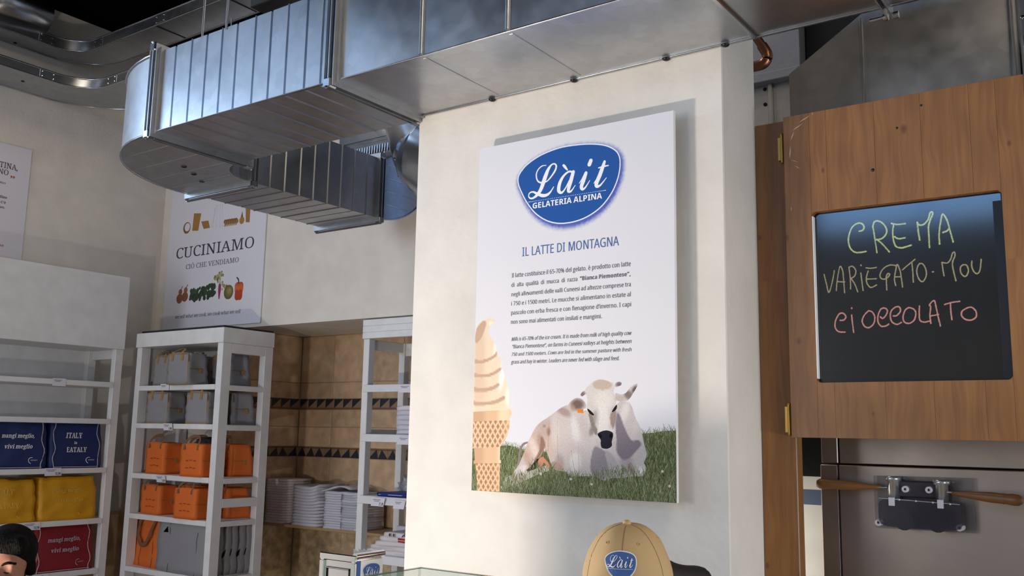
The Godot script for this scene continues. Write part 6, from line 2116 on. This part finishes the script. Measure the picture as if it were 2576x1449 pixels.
# ---------------------------------------------------------------- the counter at the lower edge
func build_counter() -> void:
	var t := thing("gelato_counter", "white ice cream counter with a glass top case in front of pillar", "counter", Vector3(-0.6, 0, -1.5))
	board(t, "body", Vector3(-1.33, 0.0, -1.55), Vector3(1.2, 1.12, -0.8), M.white_board, 0.006)
	board(t, "worktop", Vector3(-1.36, 1.12, -1.58), Vector3(1.22, 1.15, -0.77), M.steel, 0.004)
	board(t, "glass_pane", Vector3(-1.334, 1.15, -1.562), Vector3(1.2, 1.50, -1.554), M.glass, 0.0)
	board(t, "glass_pane", Vector3(-1.334, 1.15, -1.554), Vector3(-1.326, 1.50, -0.8), M.glass, 0.0)
	board(t, "glass_edge", Vector3(-1.334, 1.4985, -1.562), Vector3(1.2, 1.5005, -1.554), M.glass_edge, 0.0)
	board(t, "glass_edge", Vector3(-1.334, 1.4985, -1.554), Vector3(-1.326, 1.5005, -0.8), M.glass_edge, 0.0)
	var s := thing("side_counter", "steel side counter carrying the napkin dispenser", "counter", Vector3(-2.2, 0, -1.4))
	board(s, "body", Vector3(-2.6, 0.0, -1.95), Vector3(-1.62, 1.25, -1.55), M.white_board, 0.006)
	board(s, "worktop", Vector3(-2.62, 1.25, -1.97), Vector3(-1.61, 1.283, -1.53), M.steel, 0.004)
	# napkin dispenser
	var n := thing("napkin_dispenser", "chrome napkin dispenser with a blue oval logo on its side", "dispenser", Vector3(-1.72, 1.283, -1.76))
	var x0 := -1.782
	var x1 := -1.658
	var z1 := -1.70
	var z0 := -1.80
	board(n, "body", Vector3(x0 + 0.003, 1.283, z0 + 0.003), Vector3(x1 - 0.003, 1.480, z1 - 0.003), M.chrome, 0.004)
	# front face plate: raised frame round the napkin slot
	for q in [[x0, 1.465, x1, 1.482], [x0, 1.30, x0 + 0.016, 1.465], [x1 - 0.016, 1.30, x1, 1.465], [x0, 1.283, x1, 1.30]]:
		board(n, "face_frame", Vector3(q[0], q[1], z1 - 0.004), Vector3(q[2], q[3], z1 + 0.003), M.chrome, 0.002)
	for q in [[x0 + 0.022, 1.445, x1 - 0.022, 1.449], [x0 + 0.022, 1.32, x0 + 0.025, 1.445], [x1 - 0.025, 1.32, x1 - 0.022, 1.445]]:
		board(n, "slot_frame", Vector3(q[0], q[1], z1 - 0.004), Vector3(q[2], q[3], z1 + 0.001), M.steel_dark, 0.001)
	var st := start()
	tube(st, [Vector3(x1 - 0.004, 1.480, z1), Vector3(x1 - 0.004, 1.480, z0)], 0.008, 12)
	objw("lid_roll", st, M.chrome, n)
	board(n, "side_label", Vector3(x1 - 0.003, 1.285, z0 + 0.004), Vector3(x1 - 0.0005, 1.468, z1 - 0.018), M.poster_side, 0.0)
	board(n, "side_band", Vector3(x1 - 0.003, 1.285, z1 - 0.017), Vector3(x1 - 0.0005, 1.468, z1 - 0.004), M.ink_blue, 0.0)
	var b := Basis(Vector3(0, 0, -1), Vector3(0, 1, 0), Vector3(1, 0, 0))
	logo_badge(n, Vector3(x1, 1.438, (z0 + z1) / 2.0 - 0.004), b, 0.062, true)
	for k in 3:
		var w := thing("paper_napkin", "white paper napkin corner sticking out of the chrome dispenser", "napkin", Vector3(x1 - 0.03 - 0.006 * k, 1.478, -1.77 + 0.01 * k), 0.3 * k, "napkins in the dispenser")
		st = start()
		prism(st, PackedVector2Array([Vector2(-0.012, 0), Vector2(0.018, 0), Vector2(0.014, 0.012), Vector2(0.0, 0.006), Vector2(-0.012, 0.013)]), 0.0, 0.0008)
		obj("sheet", st, M.paper, w)
	# unseen lamps: a lit display case to the left, out of frame, and lamp panels, two of them added as fill
	var dc := thing("display_case", "lit pastry display case standing left of the side counter", "display case", Vector3(-3.0, 0, -0.8))
	board(dc, "body", Vector3(-4.0, 0.0, -0.72), Vector3(-2.9, 0.76, -0.22), M.white_board, 0.006)
	board(dc, "lamp_housing", Vector3(-3.75, 0.76, -0.62), Vector3(-3.15, 0.80, -0.38), M.white_board, 0.004)
	st = start()
	bx(st, Vector3(-3.6, 0.80, -0.56), Vector3(-3.3, 0.806, -0.44))
	objw("lamp_diffuser", st, M.lamp_glow, dc)
	area_light("display_case_light", Vector3(-3.45, 0.86, -0.5), Vector3(0.5, 0.45, -0.8), Vector2(0.3, 0.12), Color(1.0, 0.95, 0.90), 7.6)
	for p in [[Vector3(1.2, 5.1, -0.5), 2.4, 0.6, Vector3(0, -1, 0.001), "long unseen fill lamp panel added over the counter"], [Vector3(-6.0, 5.1, -2.3), 1.2, 0.6, Vector3(0, -1, 0.001), "short unseen fill lamp panel added over the shelf aisle"], [Vector3(2.02, 1.25, -1.89), 1.2, 0.3, Vector3(-0.85, 0.1, -0.25), "tilted hanging lamp panel at the kitchen end"], [Vector3(-2.7, 5.1, -3.85), 0.9, 0.3, Vector3(0, -1, 0.001), "small ceiling lamp panel behind the pillar"]]:
		var cp := thing("unseen_lamp_panel", p[4], "lamp", p[0], 0.0, "ceiling lamp panels")
		var b3 := Basis.looking_at((p[3] as Vector3).normalized(), Vector3.UP if absf(p[3].y) < 0.9 else Vector3.RIGHT)
		st = start()
		box(st, b3 * Vector3(0, 0, 0.05), Vector3(p[1] + 0.06, p[2] + 0.06, 0.06), 0.004, b3)
		obj("housing", st, M.white_board, cp)
		st = start()
		box(st, b3 * Vector3(0, 0, 0.015), Vector3(p[1], p[2], 0.01), 0.0, b3)
		obj("lamp_diffuser", st, M.lamp_glow, cp)
		st = start()
		tube(st, [b3 * Vector3(0, 0, 0.07), Vector3(0, 5.25 - p[0].y, 0) + b3 * Vector3(0, 0, 0.02)], 0.01, 8)
		obj("hanger", st, M.zinc_matte, cp)

# small enamel badge with the brand script
func logo_badge(parent: Node, at: Vector3, b: Basis, w: float, tall: bool, bend = null) -> void:
	var sc := Vector2(w / 0.5317, w / 0.5317 * 1.5808 * (1.15 if tall else 0.96))
	var mid := Vector2(0.4885, 0.153)
	var outer := PackedVector2Array()
	for p in scaled(LOGO, Vector2.ONE, 4):
		outer.append(Vector2((p.x - mid.x) * sc.x, (mid.y - p.y) * sc.y))
	var inner: PackedVector2Array = Geometry2D.offset_polygon(outer, -w * 0.032)[0]
	for layer in [[outer, 0.0, 0.0006, M.ink_white, "badge_rim"], [inner, 0.0006, 0.0018, M.ink_blue, "badge_field"]]:
		var ix := Geometry2D.triangulate_polygon(layer[0])
		var st := start()
		for i in range(0, ix.size(), 3):
			var t := []
			for k in 3:
				var q: Vector2 = layer[0][ix[i + k]]
				t.append(Vector3(q.x, q.y, layer[2]))
			# split so that it can follow a curved cloth
			sub_tri(st, t[0], t[1], t[2], 2 if bend != null else 0, at, b, bend)
		obj(layer[4], st, layer[3], parent)
	var st := start()
	for s in SCRIPT:
		var v := []
		for p in s: v.append(Vector3((p[0] - mid.x) * sc.x, (mid.y - p[1]) * sc.y, p[2] / 510.0 * sc.x))
		var c := curve(v, 6)
		for i in c.size() - 1:
			var a := Vector2(c[i].x, c[i].y)
			var e := Vector2(c[i + 1].x, c[i + 1].y)
			var nrm := (e - a).orthogonal().normalized()
			var q := [a + nrm * c[i].z / 2.0, e + nrm * c[i + 1].z / 2.0, e - nrm * c[i + 1].z / 2.0, a - nrm * c[i].z / 2.0]
			var w3 := []
			for p in q:
				var k := Vector3(p.x, p.y, 0.0030)
				if bend != null: k = bend.call(k)
				w3.append(k if bend != null else at + b * k)
			var m: Vector3 = (w3[0] + w3[2]) / 2.0
			quad(st, w3[0], w3[1], w3[2], w3[3], m - b * Vector3(0, 0, 1))
	obj("badge_script", st, M.ink_white, parent)
	if not bend != null:
		for k in ["badge_rim", "badge_field", "badge_script"]:
			var nd: MeshInstance3D = parent.get_node(k)
			nd.position = -gpos(parent)

func sub_tri(st: SurfaceTool, a: Vector3, c: Vector3, d: Vector3, n: int, at: Vector3, b: Basis, bend) -> void:
	if n > 0:
		var ac := (a + c) / 2.0
		var cd := (c + d) / 2.0
		var da := (d + a) / 2.0
		sub_tri(st, a, ac, da, n - 1, at, b, bend)
		sub_tri(st, ac, c, cd, n - 1, at, b, bend)
		sub_tri(st, da, cd, d, n - 1, at, b, bend)
		sub_tri(st, ac, cd, da, n - 1, at, b, bend)
		return
	var p := [a, c, d]
	for i in 3:
		p[i] = bend.call(p[i]) if bend != null else at + b * p[i]
	tri(st, p[0], p[1], p[2], (p[0] + p[1] + p[2]) / 3.0 - b * Vector3(0, 0, 1))

# ---------------------------------------------------------------- people: one continuous surface grown round bones
# bones: [a, b, radius at a, radius at b]; carve: spheres taken away
func bone_field(bones: Array, carve: Array, k: float) -> Callable:
	return func(p: Vector3) -> float:
		var d := 1.0
		for b in bones:
			var ab: Vector3 = b[1] - b[0]
			var t := clampf((p - b[0]).dot(ab) / maxf(ab.length_squared(), 1e-8), 0.0, 1.0)
			var e: float = p.distance_to(b[0] + ab * t) - lerpf(b[2], b[3], t)
			var h := maxf(k - absf(d - e), 0.0) / k
			d = minf(d, e) - h * h * k * 0.25
		for c in carve:
			var e: float = c[1] - p.distance_to(c[0])
			var h: float = maxf(c[2] - absf(d - e), 0.0) / c[2]
			d = maxf(d, e) + h * h * c[2] * 0.25
		return d

func net(st: SurfaceTool, field: Callable, lo: Vector3, hi: Vector3, cell: float, xf := Transform3D.IDENTITY) -> void:
	var n := Vector3i(((hi - lo) / cell).ceil()) + Vector3i.ONE
	var val := PackedFloat32Array()
	val.resize(n.x * n.y * n.z)
	var i := 0
	for z in n.z:
		for y in n.y:
			for x in n.x:
				val[i] = field.call(lo + Vector3(x, y, z) * cell)
				i += 1
	var sx := 1
	var sy := n.x
	var sz := n.x * n.y
	var at := {}
	for z in n.z - 1:
		for y in n.y - 1:
			for x in n.x - 1:
				var o := x + y * sy + z * sz
				var inside := 0
				for c in 8:
					if val[o + (c & 1) * sx + ((c >> 1) & 1) * sy + ((c >> 2) & 1) * sz] < 0.0: inside += 1
				if inside == 0 or inside == 8: continue
				var sum := Vector3.ZERO
				var cnt := 0
				for c in 8:
					for ax in 3:
						if c & (1 << ax): continue
						var e := c | (1 << ax)
						var v0 := val[o + (c & 1) * sx + ((c >> 1) & 1) * sy + ((c >> 2) & 1) * sz]
						var v1 := val[o + (e & 1) * sx + ((e >> 1) & 1) * sy + ((e >> 2) & 1) * sz]
						if (v0 < 0.0) != (v1 < 0.0):
							var t := v0 / (v0 - v1)
							var q := Vector3(c & 1, (c >> 1) & 1, (c >> 2) & 1)
							q[ax] = t
							sum += q
							cnt += 1
				at[o] = lo + (Vector3(x, y, z) + sum / cnt) * cell
	st.set_smooth_group(12)
	for z in range(1, n.z - 1):
		for y in range(1, n.y - 1):
			for x in range(1, n.x - 1):
				var o := x + y * sy + z * sz
				var steps := [sx, sy, sz]
				for ax in 3:
					var a := val[o]
					var b := val[o + steps[ax]]
					if (a < 0.0) == (b < 0.0): continue
					var u: int = steps[(ax + 1) % 3]
					var w: int = steps[(ax + 2) % 3]
					if at.has(o) and at.has(o - u) and at.has(o - u - w) and at.has(o - w):
						var q := [at[o], at[o - u], at[o - u - w], at[o - w]]
						var out := Vector3.ZERO
						out[ax] = 1.0 if a < 0.0 else -1.0
						# one winding for the whole quad, clockwise seen from outside
						if (q[2] - q[0]).cross(q[3] - q[1]).dot(out) > 0.0:
							q = [q[3], q[2], q[1], q[0]]
						for k in [0, 1, 2, 0, 2, 3]:
							st.add_vertex(xf * (q[k] as Vector3))
	st.set_smooth_group(-1)

func head_bones() -> Array:
	var b := [
		[Vector3(0, 0.035, -0.025), Vector3(0, 0.035, 0.005), 0.084, 0.082], [Vector3(0, 0.03, 0.03), Vector3(0, 0.045, 0.025), 0.060, 0.058],
		[Vector3(0, -0.078, 0.045), Vector3(0, -0.045, 0.0), 0.040, 0.056], [Vector3(0, -0.100, 0.062), Vector3(0, -0.098, 0.058), 0.020, 0.020],
		[Vector3(0, 0.014, 0.086), Vector3(0, -0.028, 0.104), 0.0085, 0.014], [Vector3(-0.036, 0.026, 0.074), Vector3(0.036, 0.026, 0.074), 0.013, 0.013],
		[Vector3(-0.018, -0.058, 0.082), Vector3(0.018, -0.058, 0.082), 0.009, 0.009], [Vector3(-0.014, -0.068, 0.080), Vector3(0.014, -0.068, 0.080), 0.009, 0.009],
		[Vector3(0, -0.08, -0.02), Vector3(0, -0.20, -0.035), 0.052, 0.056]]
	for s in [-1.0, 1.0]:
		b.append([Vector3(s * 0.040, -0.022, 0.046), Vector3(s * 0.034, -0.045, 0.046), 0.032, 0.030])
		b.append([Vector3(s * 0.012, -0.030, 0.092), Vector3(s * 0.012, -0.032, 0.088), 0.0085, 0.008])
		b.append([Vector3(s * 0.084, 0.014, -0.010), Vector3(s * 0.080, -0.028, -0.004), 0.012, 0.009])
	return b

func hand(st: SurfaceTool, wrist: Vector3, tip: Vector3, palm_n: Vector3, side: float) -> void:
	var d := (tip - wrist).normalized()
	var x := d.cross(palm_n).normalized() * side
	var bones := [[wrist, wrist + d * 0.04, 0.024, 0.028]]
	for f in 4:
		var o := x * (0.027 - 0.018 * f)
		var l: float = [0.036, 0.042, 0.039, 0.030][f]
		var k := wrist + d * 0.085 + o
		bones.append([wrist + d * 0.03 + o * 0.6, k, 0.014, 0.0105])
		var m := k + d * l * 0.9 + palm_n * 0.012
		bones.append([k, m, 0.010, 0.009])
		bones.append([m, m + d * l * 0.45 + palm_n * 0.022, 0.009, 0.008])
	var tb := wrist + d * 0.028 + x * 0.03
	bones.append([wrist + d * 0.02 + x * 0.012, tb, 0.016, 0.013])
	bones.append([tb, tb + d * 0.04 + x * 0.02 + palm_n * 0.012, 0.012, 0.009])
	var lo := wrist - Vector3.ONE * 0.06
	var hi := wrist + Vector3.ONE * 0.06
	for b in bones:
		for p in [b[0], b[1]]:
			lo = lo.min(p - Vector3.ONE * 0.03)
			hi = hi.max(p + Vector3.ONE * 0.03)
	net(st, bone_field(bones, [], 0.008), lo, hi, 0.006)

func build_people() -> void:
	man()
	woman()

func man() -> void:
	# seated on a stool, head bowed, half cut by the picture's edge
	var base := Vector3(-3.385, 0, -1.76)
	var f := Vector3(0.72, 0, 0.69).normalized()
	var t := thing("person", "dark-haired person in black jacket, seated, head bowed, by the red totes", "person", base, atan2(f.x, f.z))
	var hx := Transform3D(Basis(Vector3(1, 0, 0), 0.12), Vector3(0.0, 1.306, 0.05))
	var st := start()
	net(st, bone_field(head_bones() + [[Vector3(-0.032, 0.001, 0.076), Vector3(-0.034, 0.001, 0.076), 0.0115, 0.0115], [Vector3(0.032, 0.001, 0.076), Vector3(0.034, 0.001, 0.076), 0.0115, 0.0115]], [[Vector3(-0.032, 0.010, 0.101), 0.014, 0.010], [Vector3(0.032, 0.010, 0.101), 0.014, 0.010]], 0.020), Vector3(-0.125, -0.225, -0.14), Vector3(0.125, 0.15, 0.15), 0.0048, hx)
	hand(st, Vector3(-0.12, 0.70, 0.30), Vector3(-0.06, 0.685, 0.46), Vector3(0, -1, 0), 1.0)
	hand(st, Vector3(0.12, 0.70, 0.30), Vector3(0.06, 0.685, 0.46), Vector3(0, -1, 0), -1.0)
	obj("body", st, M.skin, t)
	# lowered lids: a lash line under each
	for s in [-1.0, 1.0]:
		st = start()
		tube(st, curve([hx * Vector3(s * 0.019, -0.002, 0.0855), hx * Vector3(s * 0.031, -0.008, 0.0885), hx * Vector3(s * 0.046, -0.003, 0.078)], 4), 0.0028, 6)
		obj("eyelash", st, M.eye_dark, t)
	for s in [-1.0, 1.0]:
		st = start()
		tube(st, curve([hx * Vector3(s * 0.014, 0.020, 0.091), hx * Vector3(s * 0.034, 0.027, 0.090), hx * Vector3(s * 0.054, 0.020, 0.076)], 4), 0.0050, 6)
		obj("eyebrow", st, M.hair_black, t)
	st = start()
	var hb := [[Vector3(0, 0.042, -0.035), Vector3(0, 0.042, 0.005), 0.088, 0.084], [Vector3(-0.045, 0.062, 0.056), Vector3(0.05, 0.078, 0.05), 0.028, 0.030], [Vector3(-0.064, 0.045, 0.0), Vector3(-0.076, -0.02, -0.01), 0.024, 0.016], [Vector3(0.064, 0.045, 0.0), Vector3(0.078, -0.025, -0.008), 0.028, 0.018], [Vector3(0, 0.0, -0.07), Vector3(0, -0.06, -0.06), 0.055, 0.045]]
	net(st, bone_field(hb, [[Vector3(0.0, -0.04, 0.112), 0.086, 0.008]], 0.016), Vector3(-0.137, -0.131, -0.163), Vector3(0.139, 0.171, 0.133), 0.0062, hx)
	obj("hair", st, M.hair_black, t)
	# jacket
	var jk := [[Vector3(-0.07, 0.68, -0.02), Vector3(0.07, 0.68, -0.02), 0.13, 0.13], [Vector3(0, 0.72, -0.03), Vector3(0, 0.95, -0.03), 0.15, 0.15], [Vector3(-0.09, 1.0, -0.02), Vector3(0.09, 1.0, -0.02), 0.115, 0.115], [Vector3(0, 1.08, 0.0), Vector3(0, 1.135, 0.015), 0.085, 0.068]]
	for s in [-1.0, 1.0]:
		jk.append([Vector3(s * 0.17, 1.04, -0.02), Vector3(s * 0.235, 0.80, 0.05), 0.072, 0.055])
		jk.append([Vector3(s * 0.235, 0.80, 0.05), Vector3(s * 0.125, 0.705, 0.28), 0.055, 0.040])
	st = start()
	net(st, bone_field(jk, [[Vector3(0.0, 1.17, 0.04), 0.055, 0.01]], 0.06), Vector3(-0.36, 0.5, -0.24), Vector3(0.36, 1.26, 0.36), 0.024)
	obj("jacket", st, M.black_cloth, t)
	var tr := [[Vector3(-0.09, 0.63, 0.0), Vector3(0.09, 0.63, 0.0), 0.12, 0.12]]
	for s in [-1.0, 1.0]:
		tr.append([Vector3(s * 0.1, 0.62, 0.02), Vector3(s * 0.13, 0.585, 0.42), 0.085, 0.065])
		tr.append([Vector3(s * 0.13, 0.585, 0.42), Vector3(s * 0.13, 0.11, 0.38), 0.062, 0.048])
	st = start()
	net(st, bone_field(tr, [], 0.04), Vector3(-0.28, 0.0, -0.2), Vector3(0.28, 0.82, 0.56), 0.024)
	obj("trousers", st, M.denim_cloth, t)
	for s in [-1.0, 1.0]:
		st = start()
		net(st, bone_field([[Vector3(s * 0.13, 0.05, 0.35), Vector3(s * 0.14, 0.042, 0.54), 0.048, 0.04], [Vector3(s * 0.13, 0.12, 0.375), Vector3(s * 0.13, 0.05, 0.37), 0.05, 0.05]], [], 0.02), Vector3(s * 0.13 - 0.09, -0.01, 0.26), Vector3(s * 0.13 + 0.09, 0.2, 0.62), 0.015)
		obj("shoe", st, M.black_plastic, t)
	# his stool
	var s := thing("stool", "round wooden stool under the dark-haired seated person", "stool", base, 0.4)
	st = start()
	lathe(st, Vector3(0, 0.47, 0), [[0.0, 0.0], [0.16, 0.0], [0.175, 0.012], [0.175, 0.028], [0.165, 0.04], [0.0, 0.04]], 28)
	obj("seat", st, M.wood_handle, s)
	for k in 4:
		var a := TAU * (k + 0.5) / 4.0
		st = start()
		tube(st, [Vector3(cos(a) * 0.11, 0.47, sin(a) * 0.11), Vector3(cos(a) * 0.17, 0.0, sin(a) * 0.17)], 0.015, 10)
		obj("leg", st, M.wood_handle, s)

func woman() -> void:
	# standing behind the counter, seen from the brow up: cap with badge, dark hair
	var base := Vector3(-1.062, 0, -1.98)
	var f := Vector3(0.36, 0, 0.93).normalized()
	var t := thing("person", "person in a beige cap with blue oval badge before the pillar", "person", base, atan2(f.x, f.z))
	var hx := Transform3D(Basis(Vector3(1, 0, 0), 0.10), Vector3(0.0, 1.427, 0.03))
	var st := start()
	net(st, bone_field(head_bones(), [[Vector3(-0.032, 0.008, 0.097), 0.0165, 0.012], [Vector3(0.032, 0.008, 0.097), 0.0165, 0.012]], 0.028), Vector3(-0.125, -0.225, -0.14), Vector3(0.125, 0.15, 0.15), 0.0075, hx)
	hand(st, Vector3(-0.2, 0.93, 0.22), Vector3(-0.15, 0.93, 0.38), Vector3(0, -1, 0), 1.0)
	hand(st, Vector3(0.2, 0.93, 0.22), Vector3(0.15, 0.93, 0.38), Vector3(0, -1, 0), -1.0)
	obj("body", st, M.skin, t)
	for s in [-1.0, 1.0]:
		st = start()
		lathe(st, hx * Vector3(s * 0.032, 0.002, 0.0735), [[0.0, -0.011], [0.008, -0.008], [0.0115, 0.0], [0.008, 0.008], [0.0, 0.011]], 12)
		obj("eye", st, M.eye_dark, t)
	var hb := [[Vector3(0, 0.03, -0.04), Vector3(0, 0.02, -0.01), 0.088, 0.084], [Vector3(0.03, 0.0, -0.09), Vector3(0.02, -0.14, -0.10), 0.055, 0.035], [Vector3(0.085, 0.03, -0.06), Vector3(0.15, 0.012, -0.10), 0.034, 0.030], [Vector3(0.15, 0.012, -0.10), Vector3(0.20, -0.05, -0.10), 0.028, 0.016], [Vector3(-0.07, 0.0, -0.01), Vector3(-0.07, -0.08, -0.02), 0.026, 0.02], [Vector3(0.07, 0.0, -0.01), Vector3(0.07, -0.08, -0.02), 0.026, 0.02]]
	st = start()
	net(st, bone_field(hb, [[Vector3(0.0, -0.03, 0.112), 0.09, 0.012]], 0.03), Vector3(-0.13, -0.2, -0.17), Vector3(0.25, 0.15, 0.11), 0.009, hx)
	obj("hair", st, M.hair_brown, t)
	cap(t, hx * Transform3D(Basis(Vector3(1, 0, 0), 0.06), Vector3(0.0, 0.035, -0.006)))
	# shirt, trousers, shoes below the picture
	var sh := [[Vector3(-0.07, 0.95, 0), Vector3(0.07, 0.95, 0), 0.12, 0.12], [Vector3(0, 0.95, 0), Vector3(0, 1.1, 0), 0.125, 0.13], [Vector3(-0.08, 1.16, 0), Vector3(0.08, 1.16, 0), 0.095, 0.095]]
	for s in [-1.0, 1.0]:
		sh.append([Vector3(s * 0.15, 1.2, 0.0), Vector3(s * 0.22, 0.97, 0.02), 0.058, 0.045])
		sh.append([Vector3(s * 0.22, 0.97, 0.02), Vector3(s * 0.2, 0.93, 0.2), 0.045, 0.034])
	st = start()
	net(st, bone_field(sh, [[Vector3(0.0, 1.27, 0.03), 0.05, 0.01]], 0.05), Vector3(-0.32, 0.78, -0.18), Vector3(0.32, 1.32, 0.28), 0.024)
	obj("shirt", st, M.white_cloth, t)
	var tr := [[Vector3(-0.08, 0.86, 0), Vector3(0.08, 0.86, 0), 0.12, 0.12]]
	for s in [-1.0, 1.0]:
		tr.append([Vector3(s * 0.09, 0.8, 0), Vector3(s * 0.1, 0.45, 0.01), 0.085, 0.06])
		tr.append([Vector3(s * 0.1, 0.45, 0.01), Vector3(s * 0.1, 0.09, -0.02), 0.058, 0.045])
	st = start()
	net(st, bone_field(tr, [], 0.04), Vector3(-0.25, 0.0, -0.17), Vector3(0.25, 1.03, 0.17), 0.024)
	obj("trousers", st, M.denim_cloth, t)
	for s in [-1.0, 1.0]:
		st = start()
		net(st, bone_field([[Vector3(s * 0.1, 0.045, -0.03), Vector3(s * 0.105, 0.038, 0.13), 0.042, 0.036], [Vector3(s * 0.1, 0.1, -0.02), Vector3(s * 0.1, 0.05, -0.02), 0.045, 0.045]], [], 0.02), Vector3(s * 0.1 - 0.09, -0.01, -0.11), Vector3(s * 0.1 + 0.09, 0.18, 0.21), 0.015)
		obj("shoe", st, M.black_plastic, t)

# six-panel cap on the head frame x: y up, front +z
func cap(t: Node, x: Transform3D) -> void:
	var n := noise(FastNoiseLite.TYPE_SIMPLEX, 9.0, 2, 90)
	var dome := func(a: float, e: float) -> Vector3:
		# a: angle round the head from the front, e: 0 rim to 1 crown
		var r := cos(e * PI / 2.0)
		r = pow(r, 0.86)
		var y := sin(e * PI / 2.0) * 0.128 - 0.004
		var front := maxf(cos(a), 0.0)
		var q := Vector3(sin(a) * r * 0.098, y + front * 0.006 * r, cos(a) * r * 0.112)
		# panels swell a little between their seams
		var swell := absf(sin(a * 3.0)) * 0.004 * r
		q += Vector3(sin(a), 0.2, cos(a)) * (swell + n.get_noise_3dv(q) * 0.0035)
		return x * q
	var st := start()
	st.set_smooth_group(4)
	var nu := 60
	var nv := 14
	for i in nu:
		for j in nv:
			var a0 := TAU * i / nu
			var a1 := TAU * (i + 1) / nu
			var e0 := float(j) / nv
			var e1 := float(j + 1) / nv
			quad(st, dome.call(a0, e0), dome.call(a1, e0), dome.call(a1, e1), dome.call(a0, e1), x * Vector3(0, 0.02, 0))
	st.set_smooth_group(-1)
	var c := obj("cap", st, M.cap_cloth, t)
	c.set_meta("label", "beige six-panel cap with blue badge")
	for k in 6:
		var a := TAU * k / 6.0
		var path := []
		for j in 15: path.append(dome.call(a, j / 15.0))
		st = start()
		tube(st, path, 0.0008, 6)
		obj("seam", st, M.cap_seam, c)
	st = start()
	lathe(st, dome.call(0.0, 1.0) as Vector3, [[0.0, 0.008], [0.006, 0.0075], [0.0095, 0.004], [0.0095, -0.003]], 16, x.basis)
	obj("button", st, M.cap_cloth, c)
	for k in 6:
		var a := TAU * (k + 0.5) / 6.0
		var q: Vector3 = dome.call(a, 0.55)
		var out := (q - x * Vector3(0, 0.02, 0)).normalized()
		st = start()
		var bs := Basis(out.cross(Vector3.UP).normalized(), out, out.cross(Vector3.UP).normalized().cross(out))
		lathe(st, q, [[0.0012, -0.001], [0.002, 0.0014], [0.0042, 0.0012], [0.005, -0.001]], 14, bs)
		obj("eyelet", st, M.cap_cloth, c)
	# brim
	st = start()
	var a_in := []
	var b_out := []
	for i in 15:
		var a := lerpf(-1.05, 1.05, i / 14.0)
		a_in.append(dome.call(a, 0.02))
		b_out.append(x * Vector3(sin(a) * 0.094, -0.012 - 0.030 * pow(cos(a * 0.75), 2.0) - 0.012 * absf(sin(a)), cos(a) * 0.098 + 0.068 * pow(maxf(cos(a * 1.3), 0.0), 0.6)))
	sheet(st, a_in, b_out, x.basis * Vector3(0, 1, 0), -0.003)
	obj("brim", st, M.cap_cloth, c)
	# badge follows the front panels
	var bend := func(q: Vector3) -> Vector3:
		var e := clampf(0.30 + q.y / 0.16, 0.02, 0.95)
		var a := q.x / 0.105 - 0.02
		var p: Vector3 = dome.call(a, e)
		var out := (p - x * Vector3(0, 0.0, 0)).normalized()
		return p + out * (0.0016 + q.z)
	logo_badge(c, Vector3.ZERO, x.basis, 0.082, false, bend)
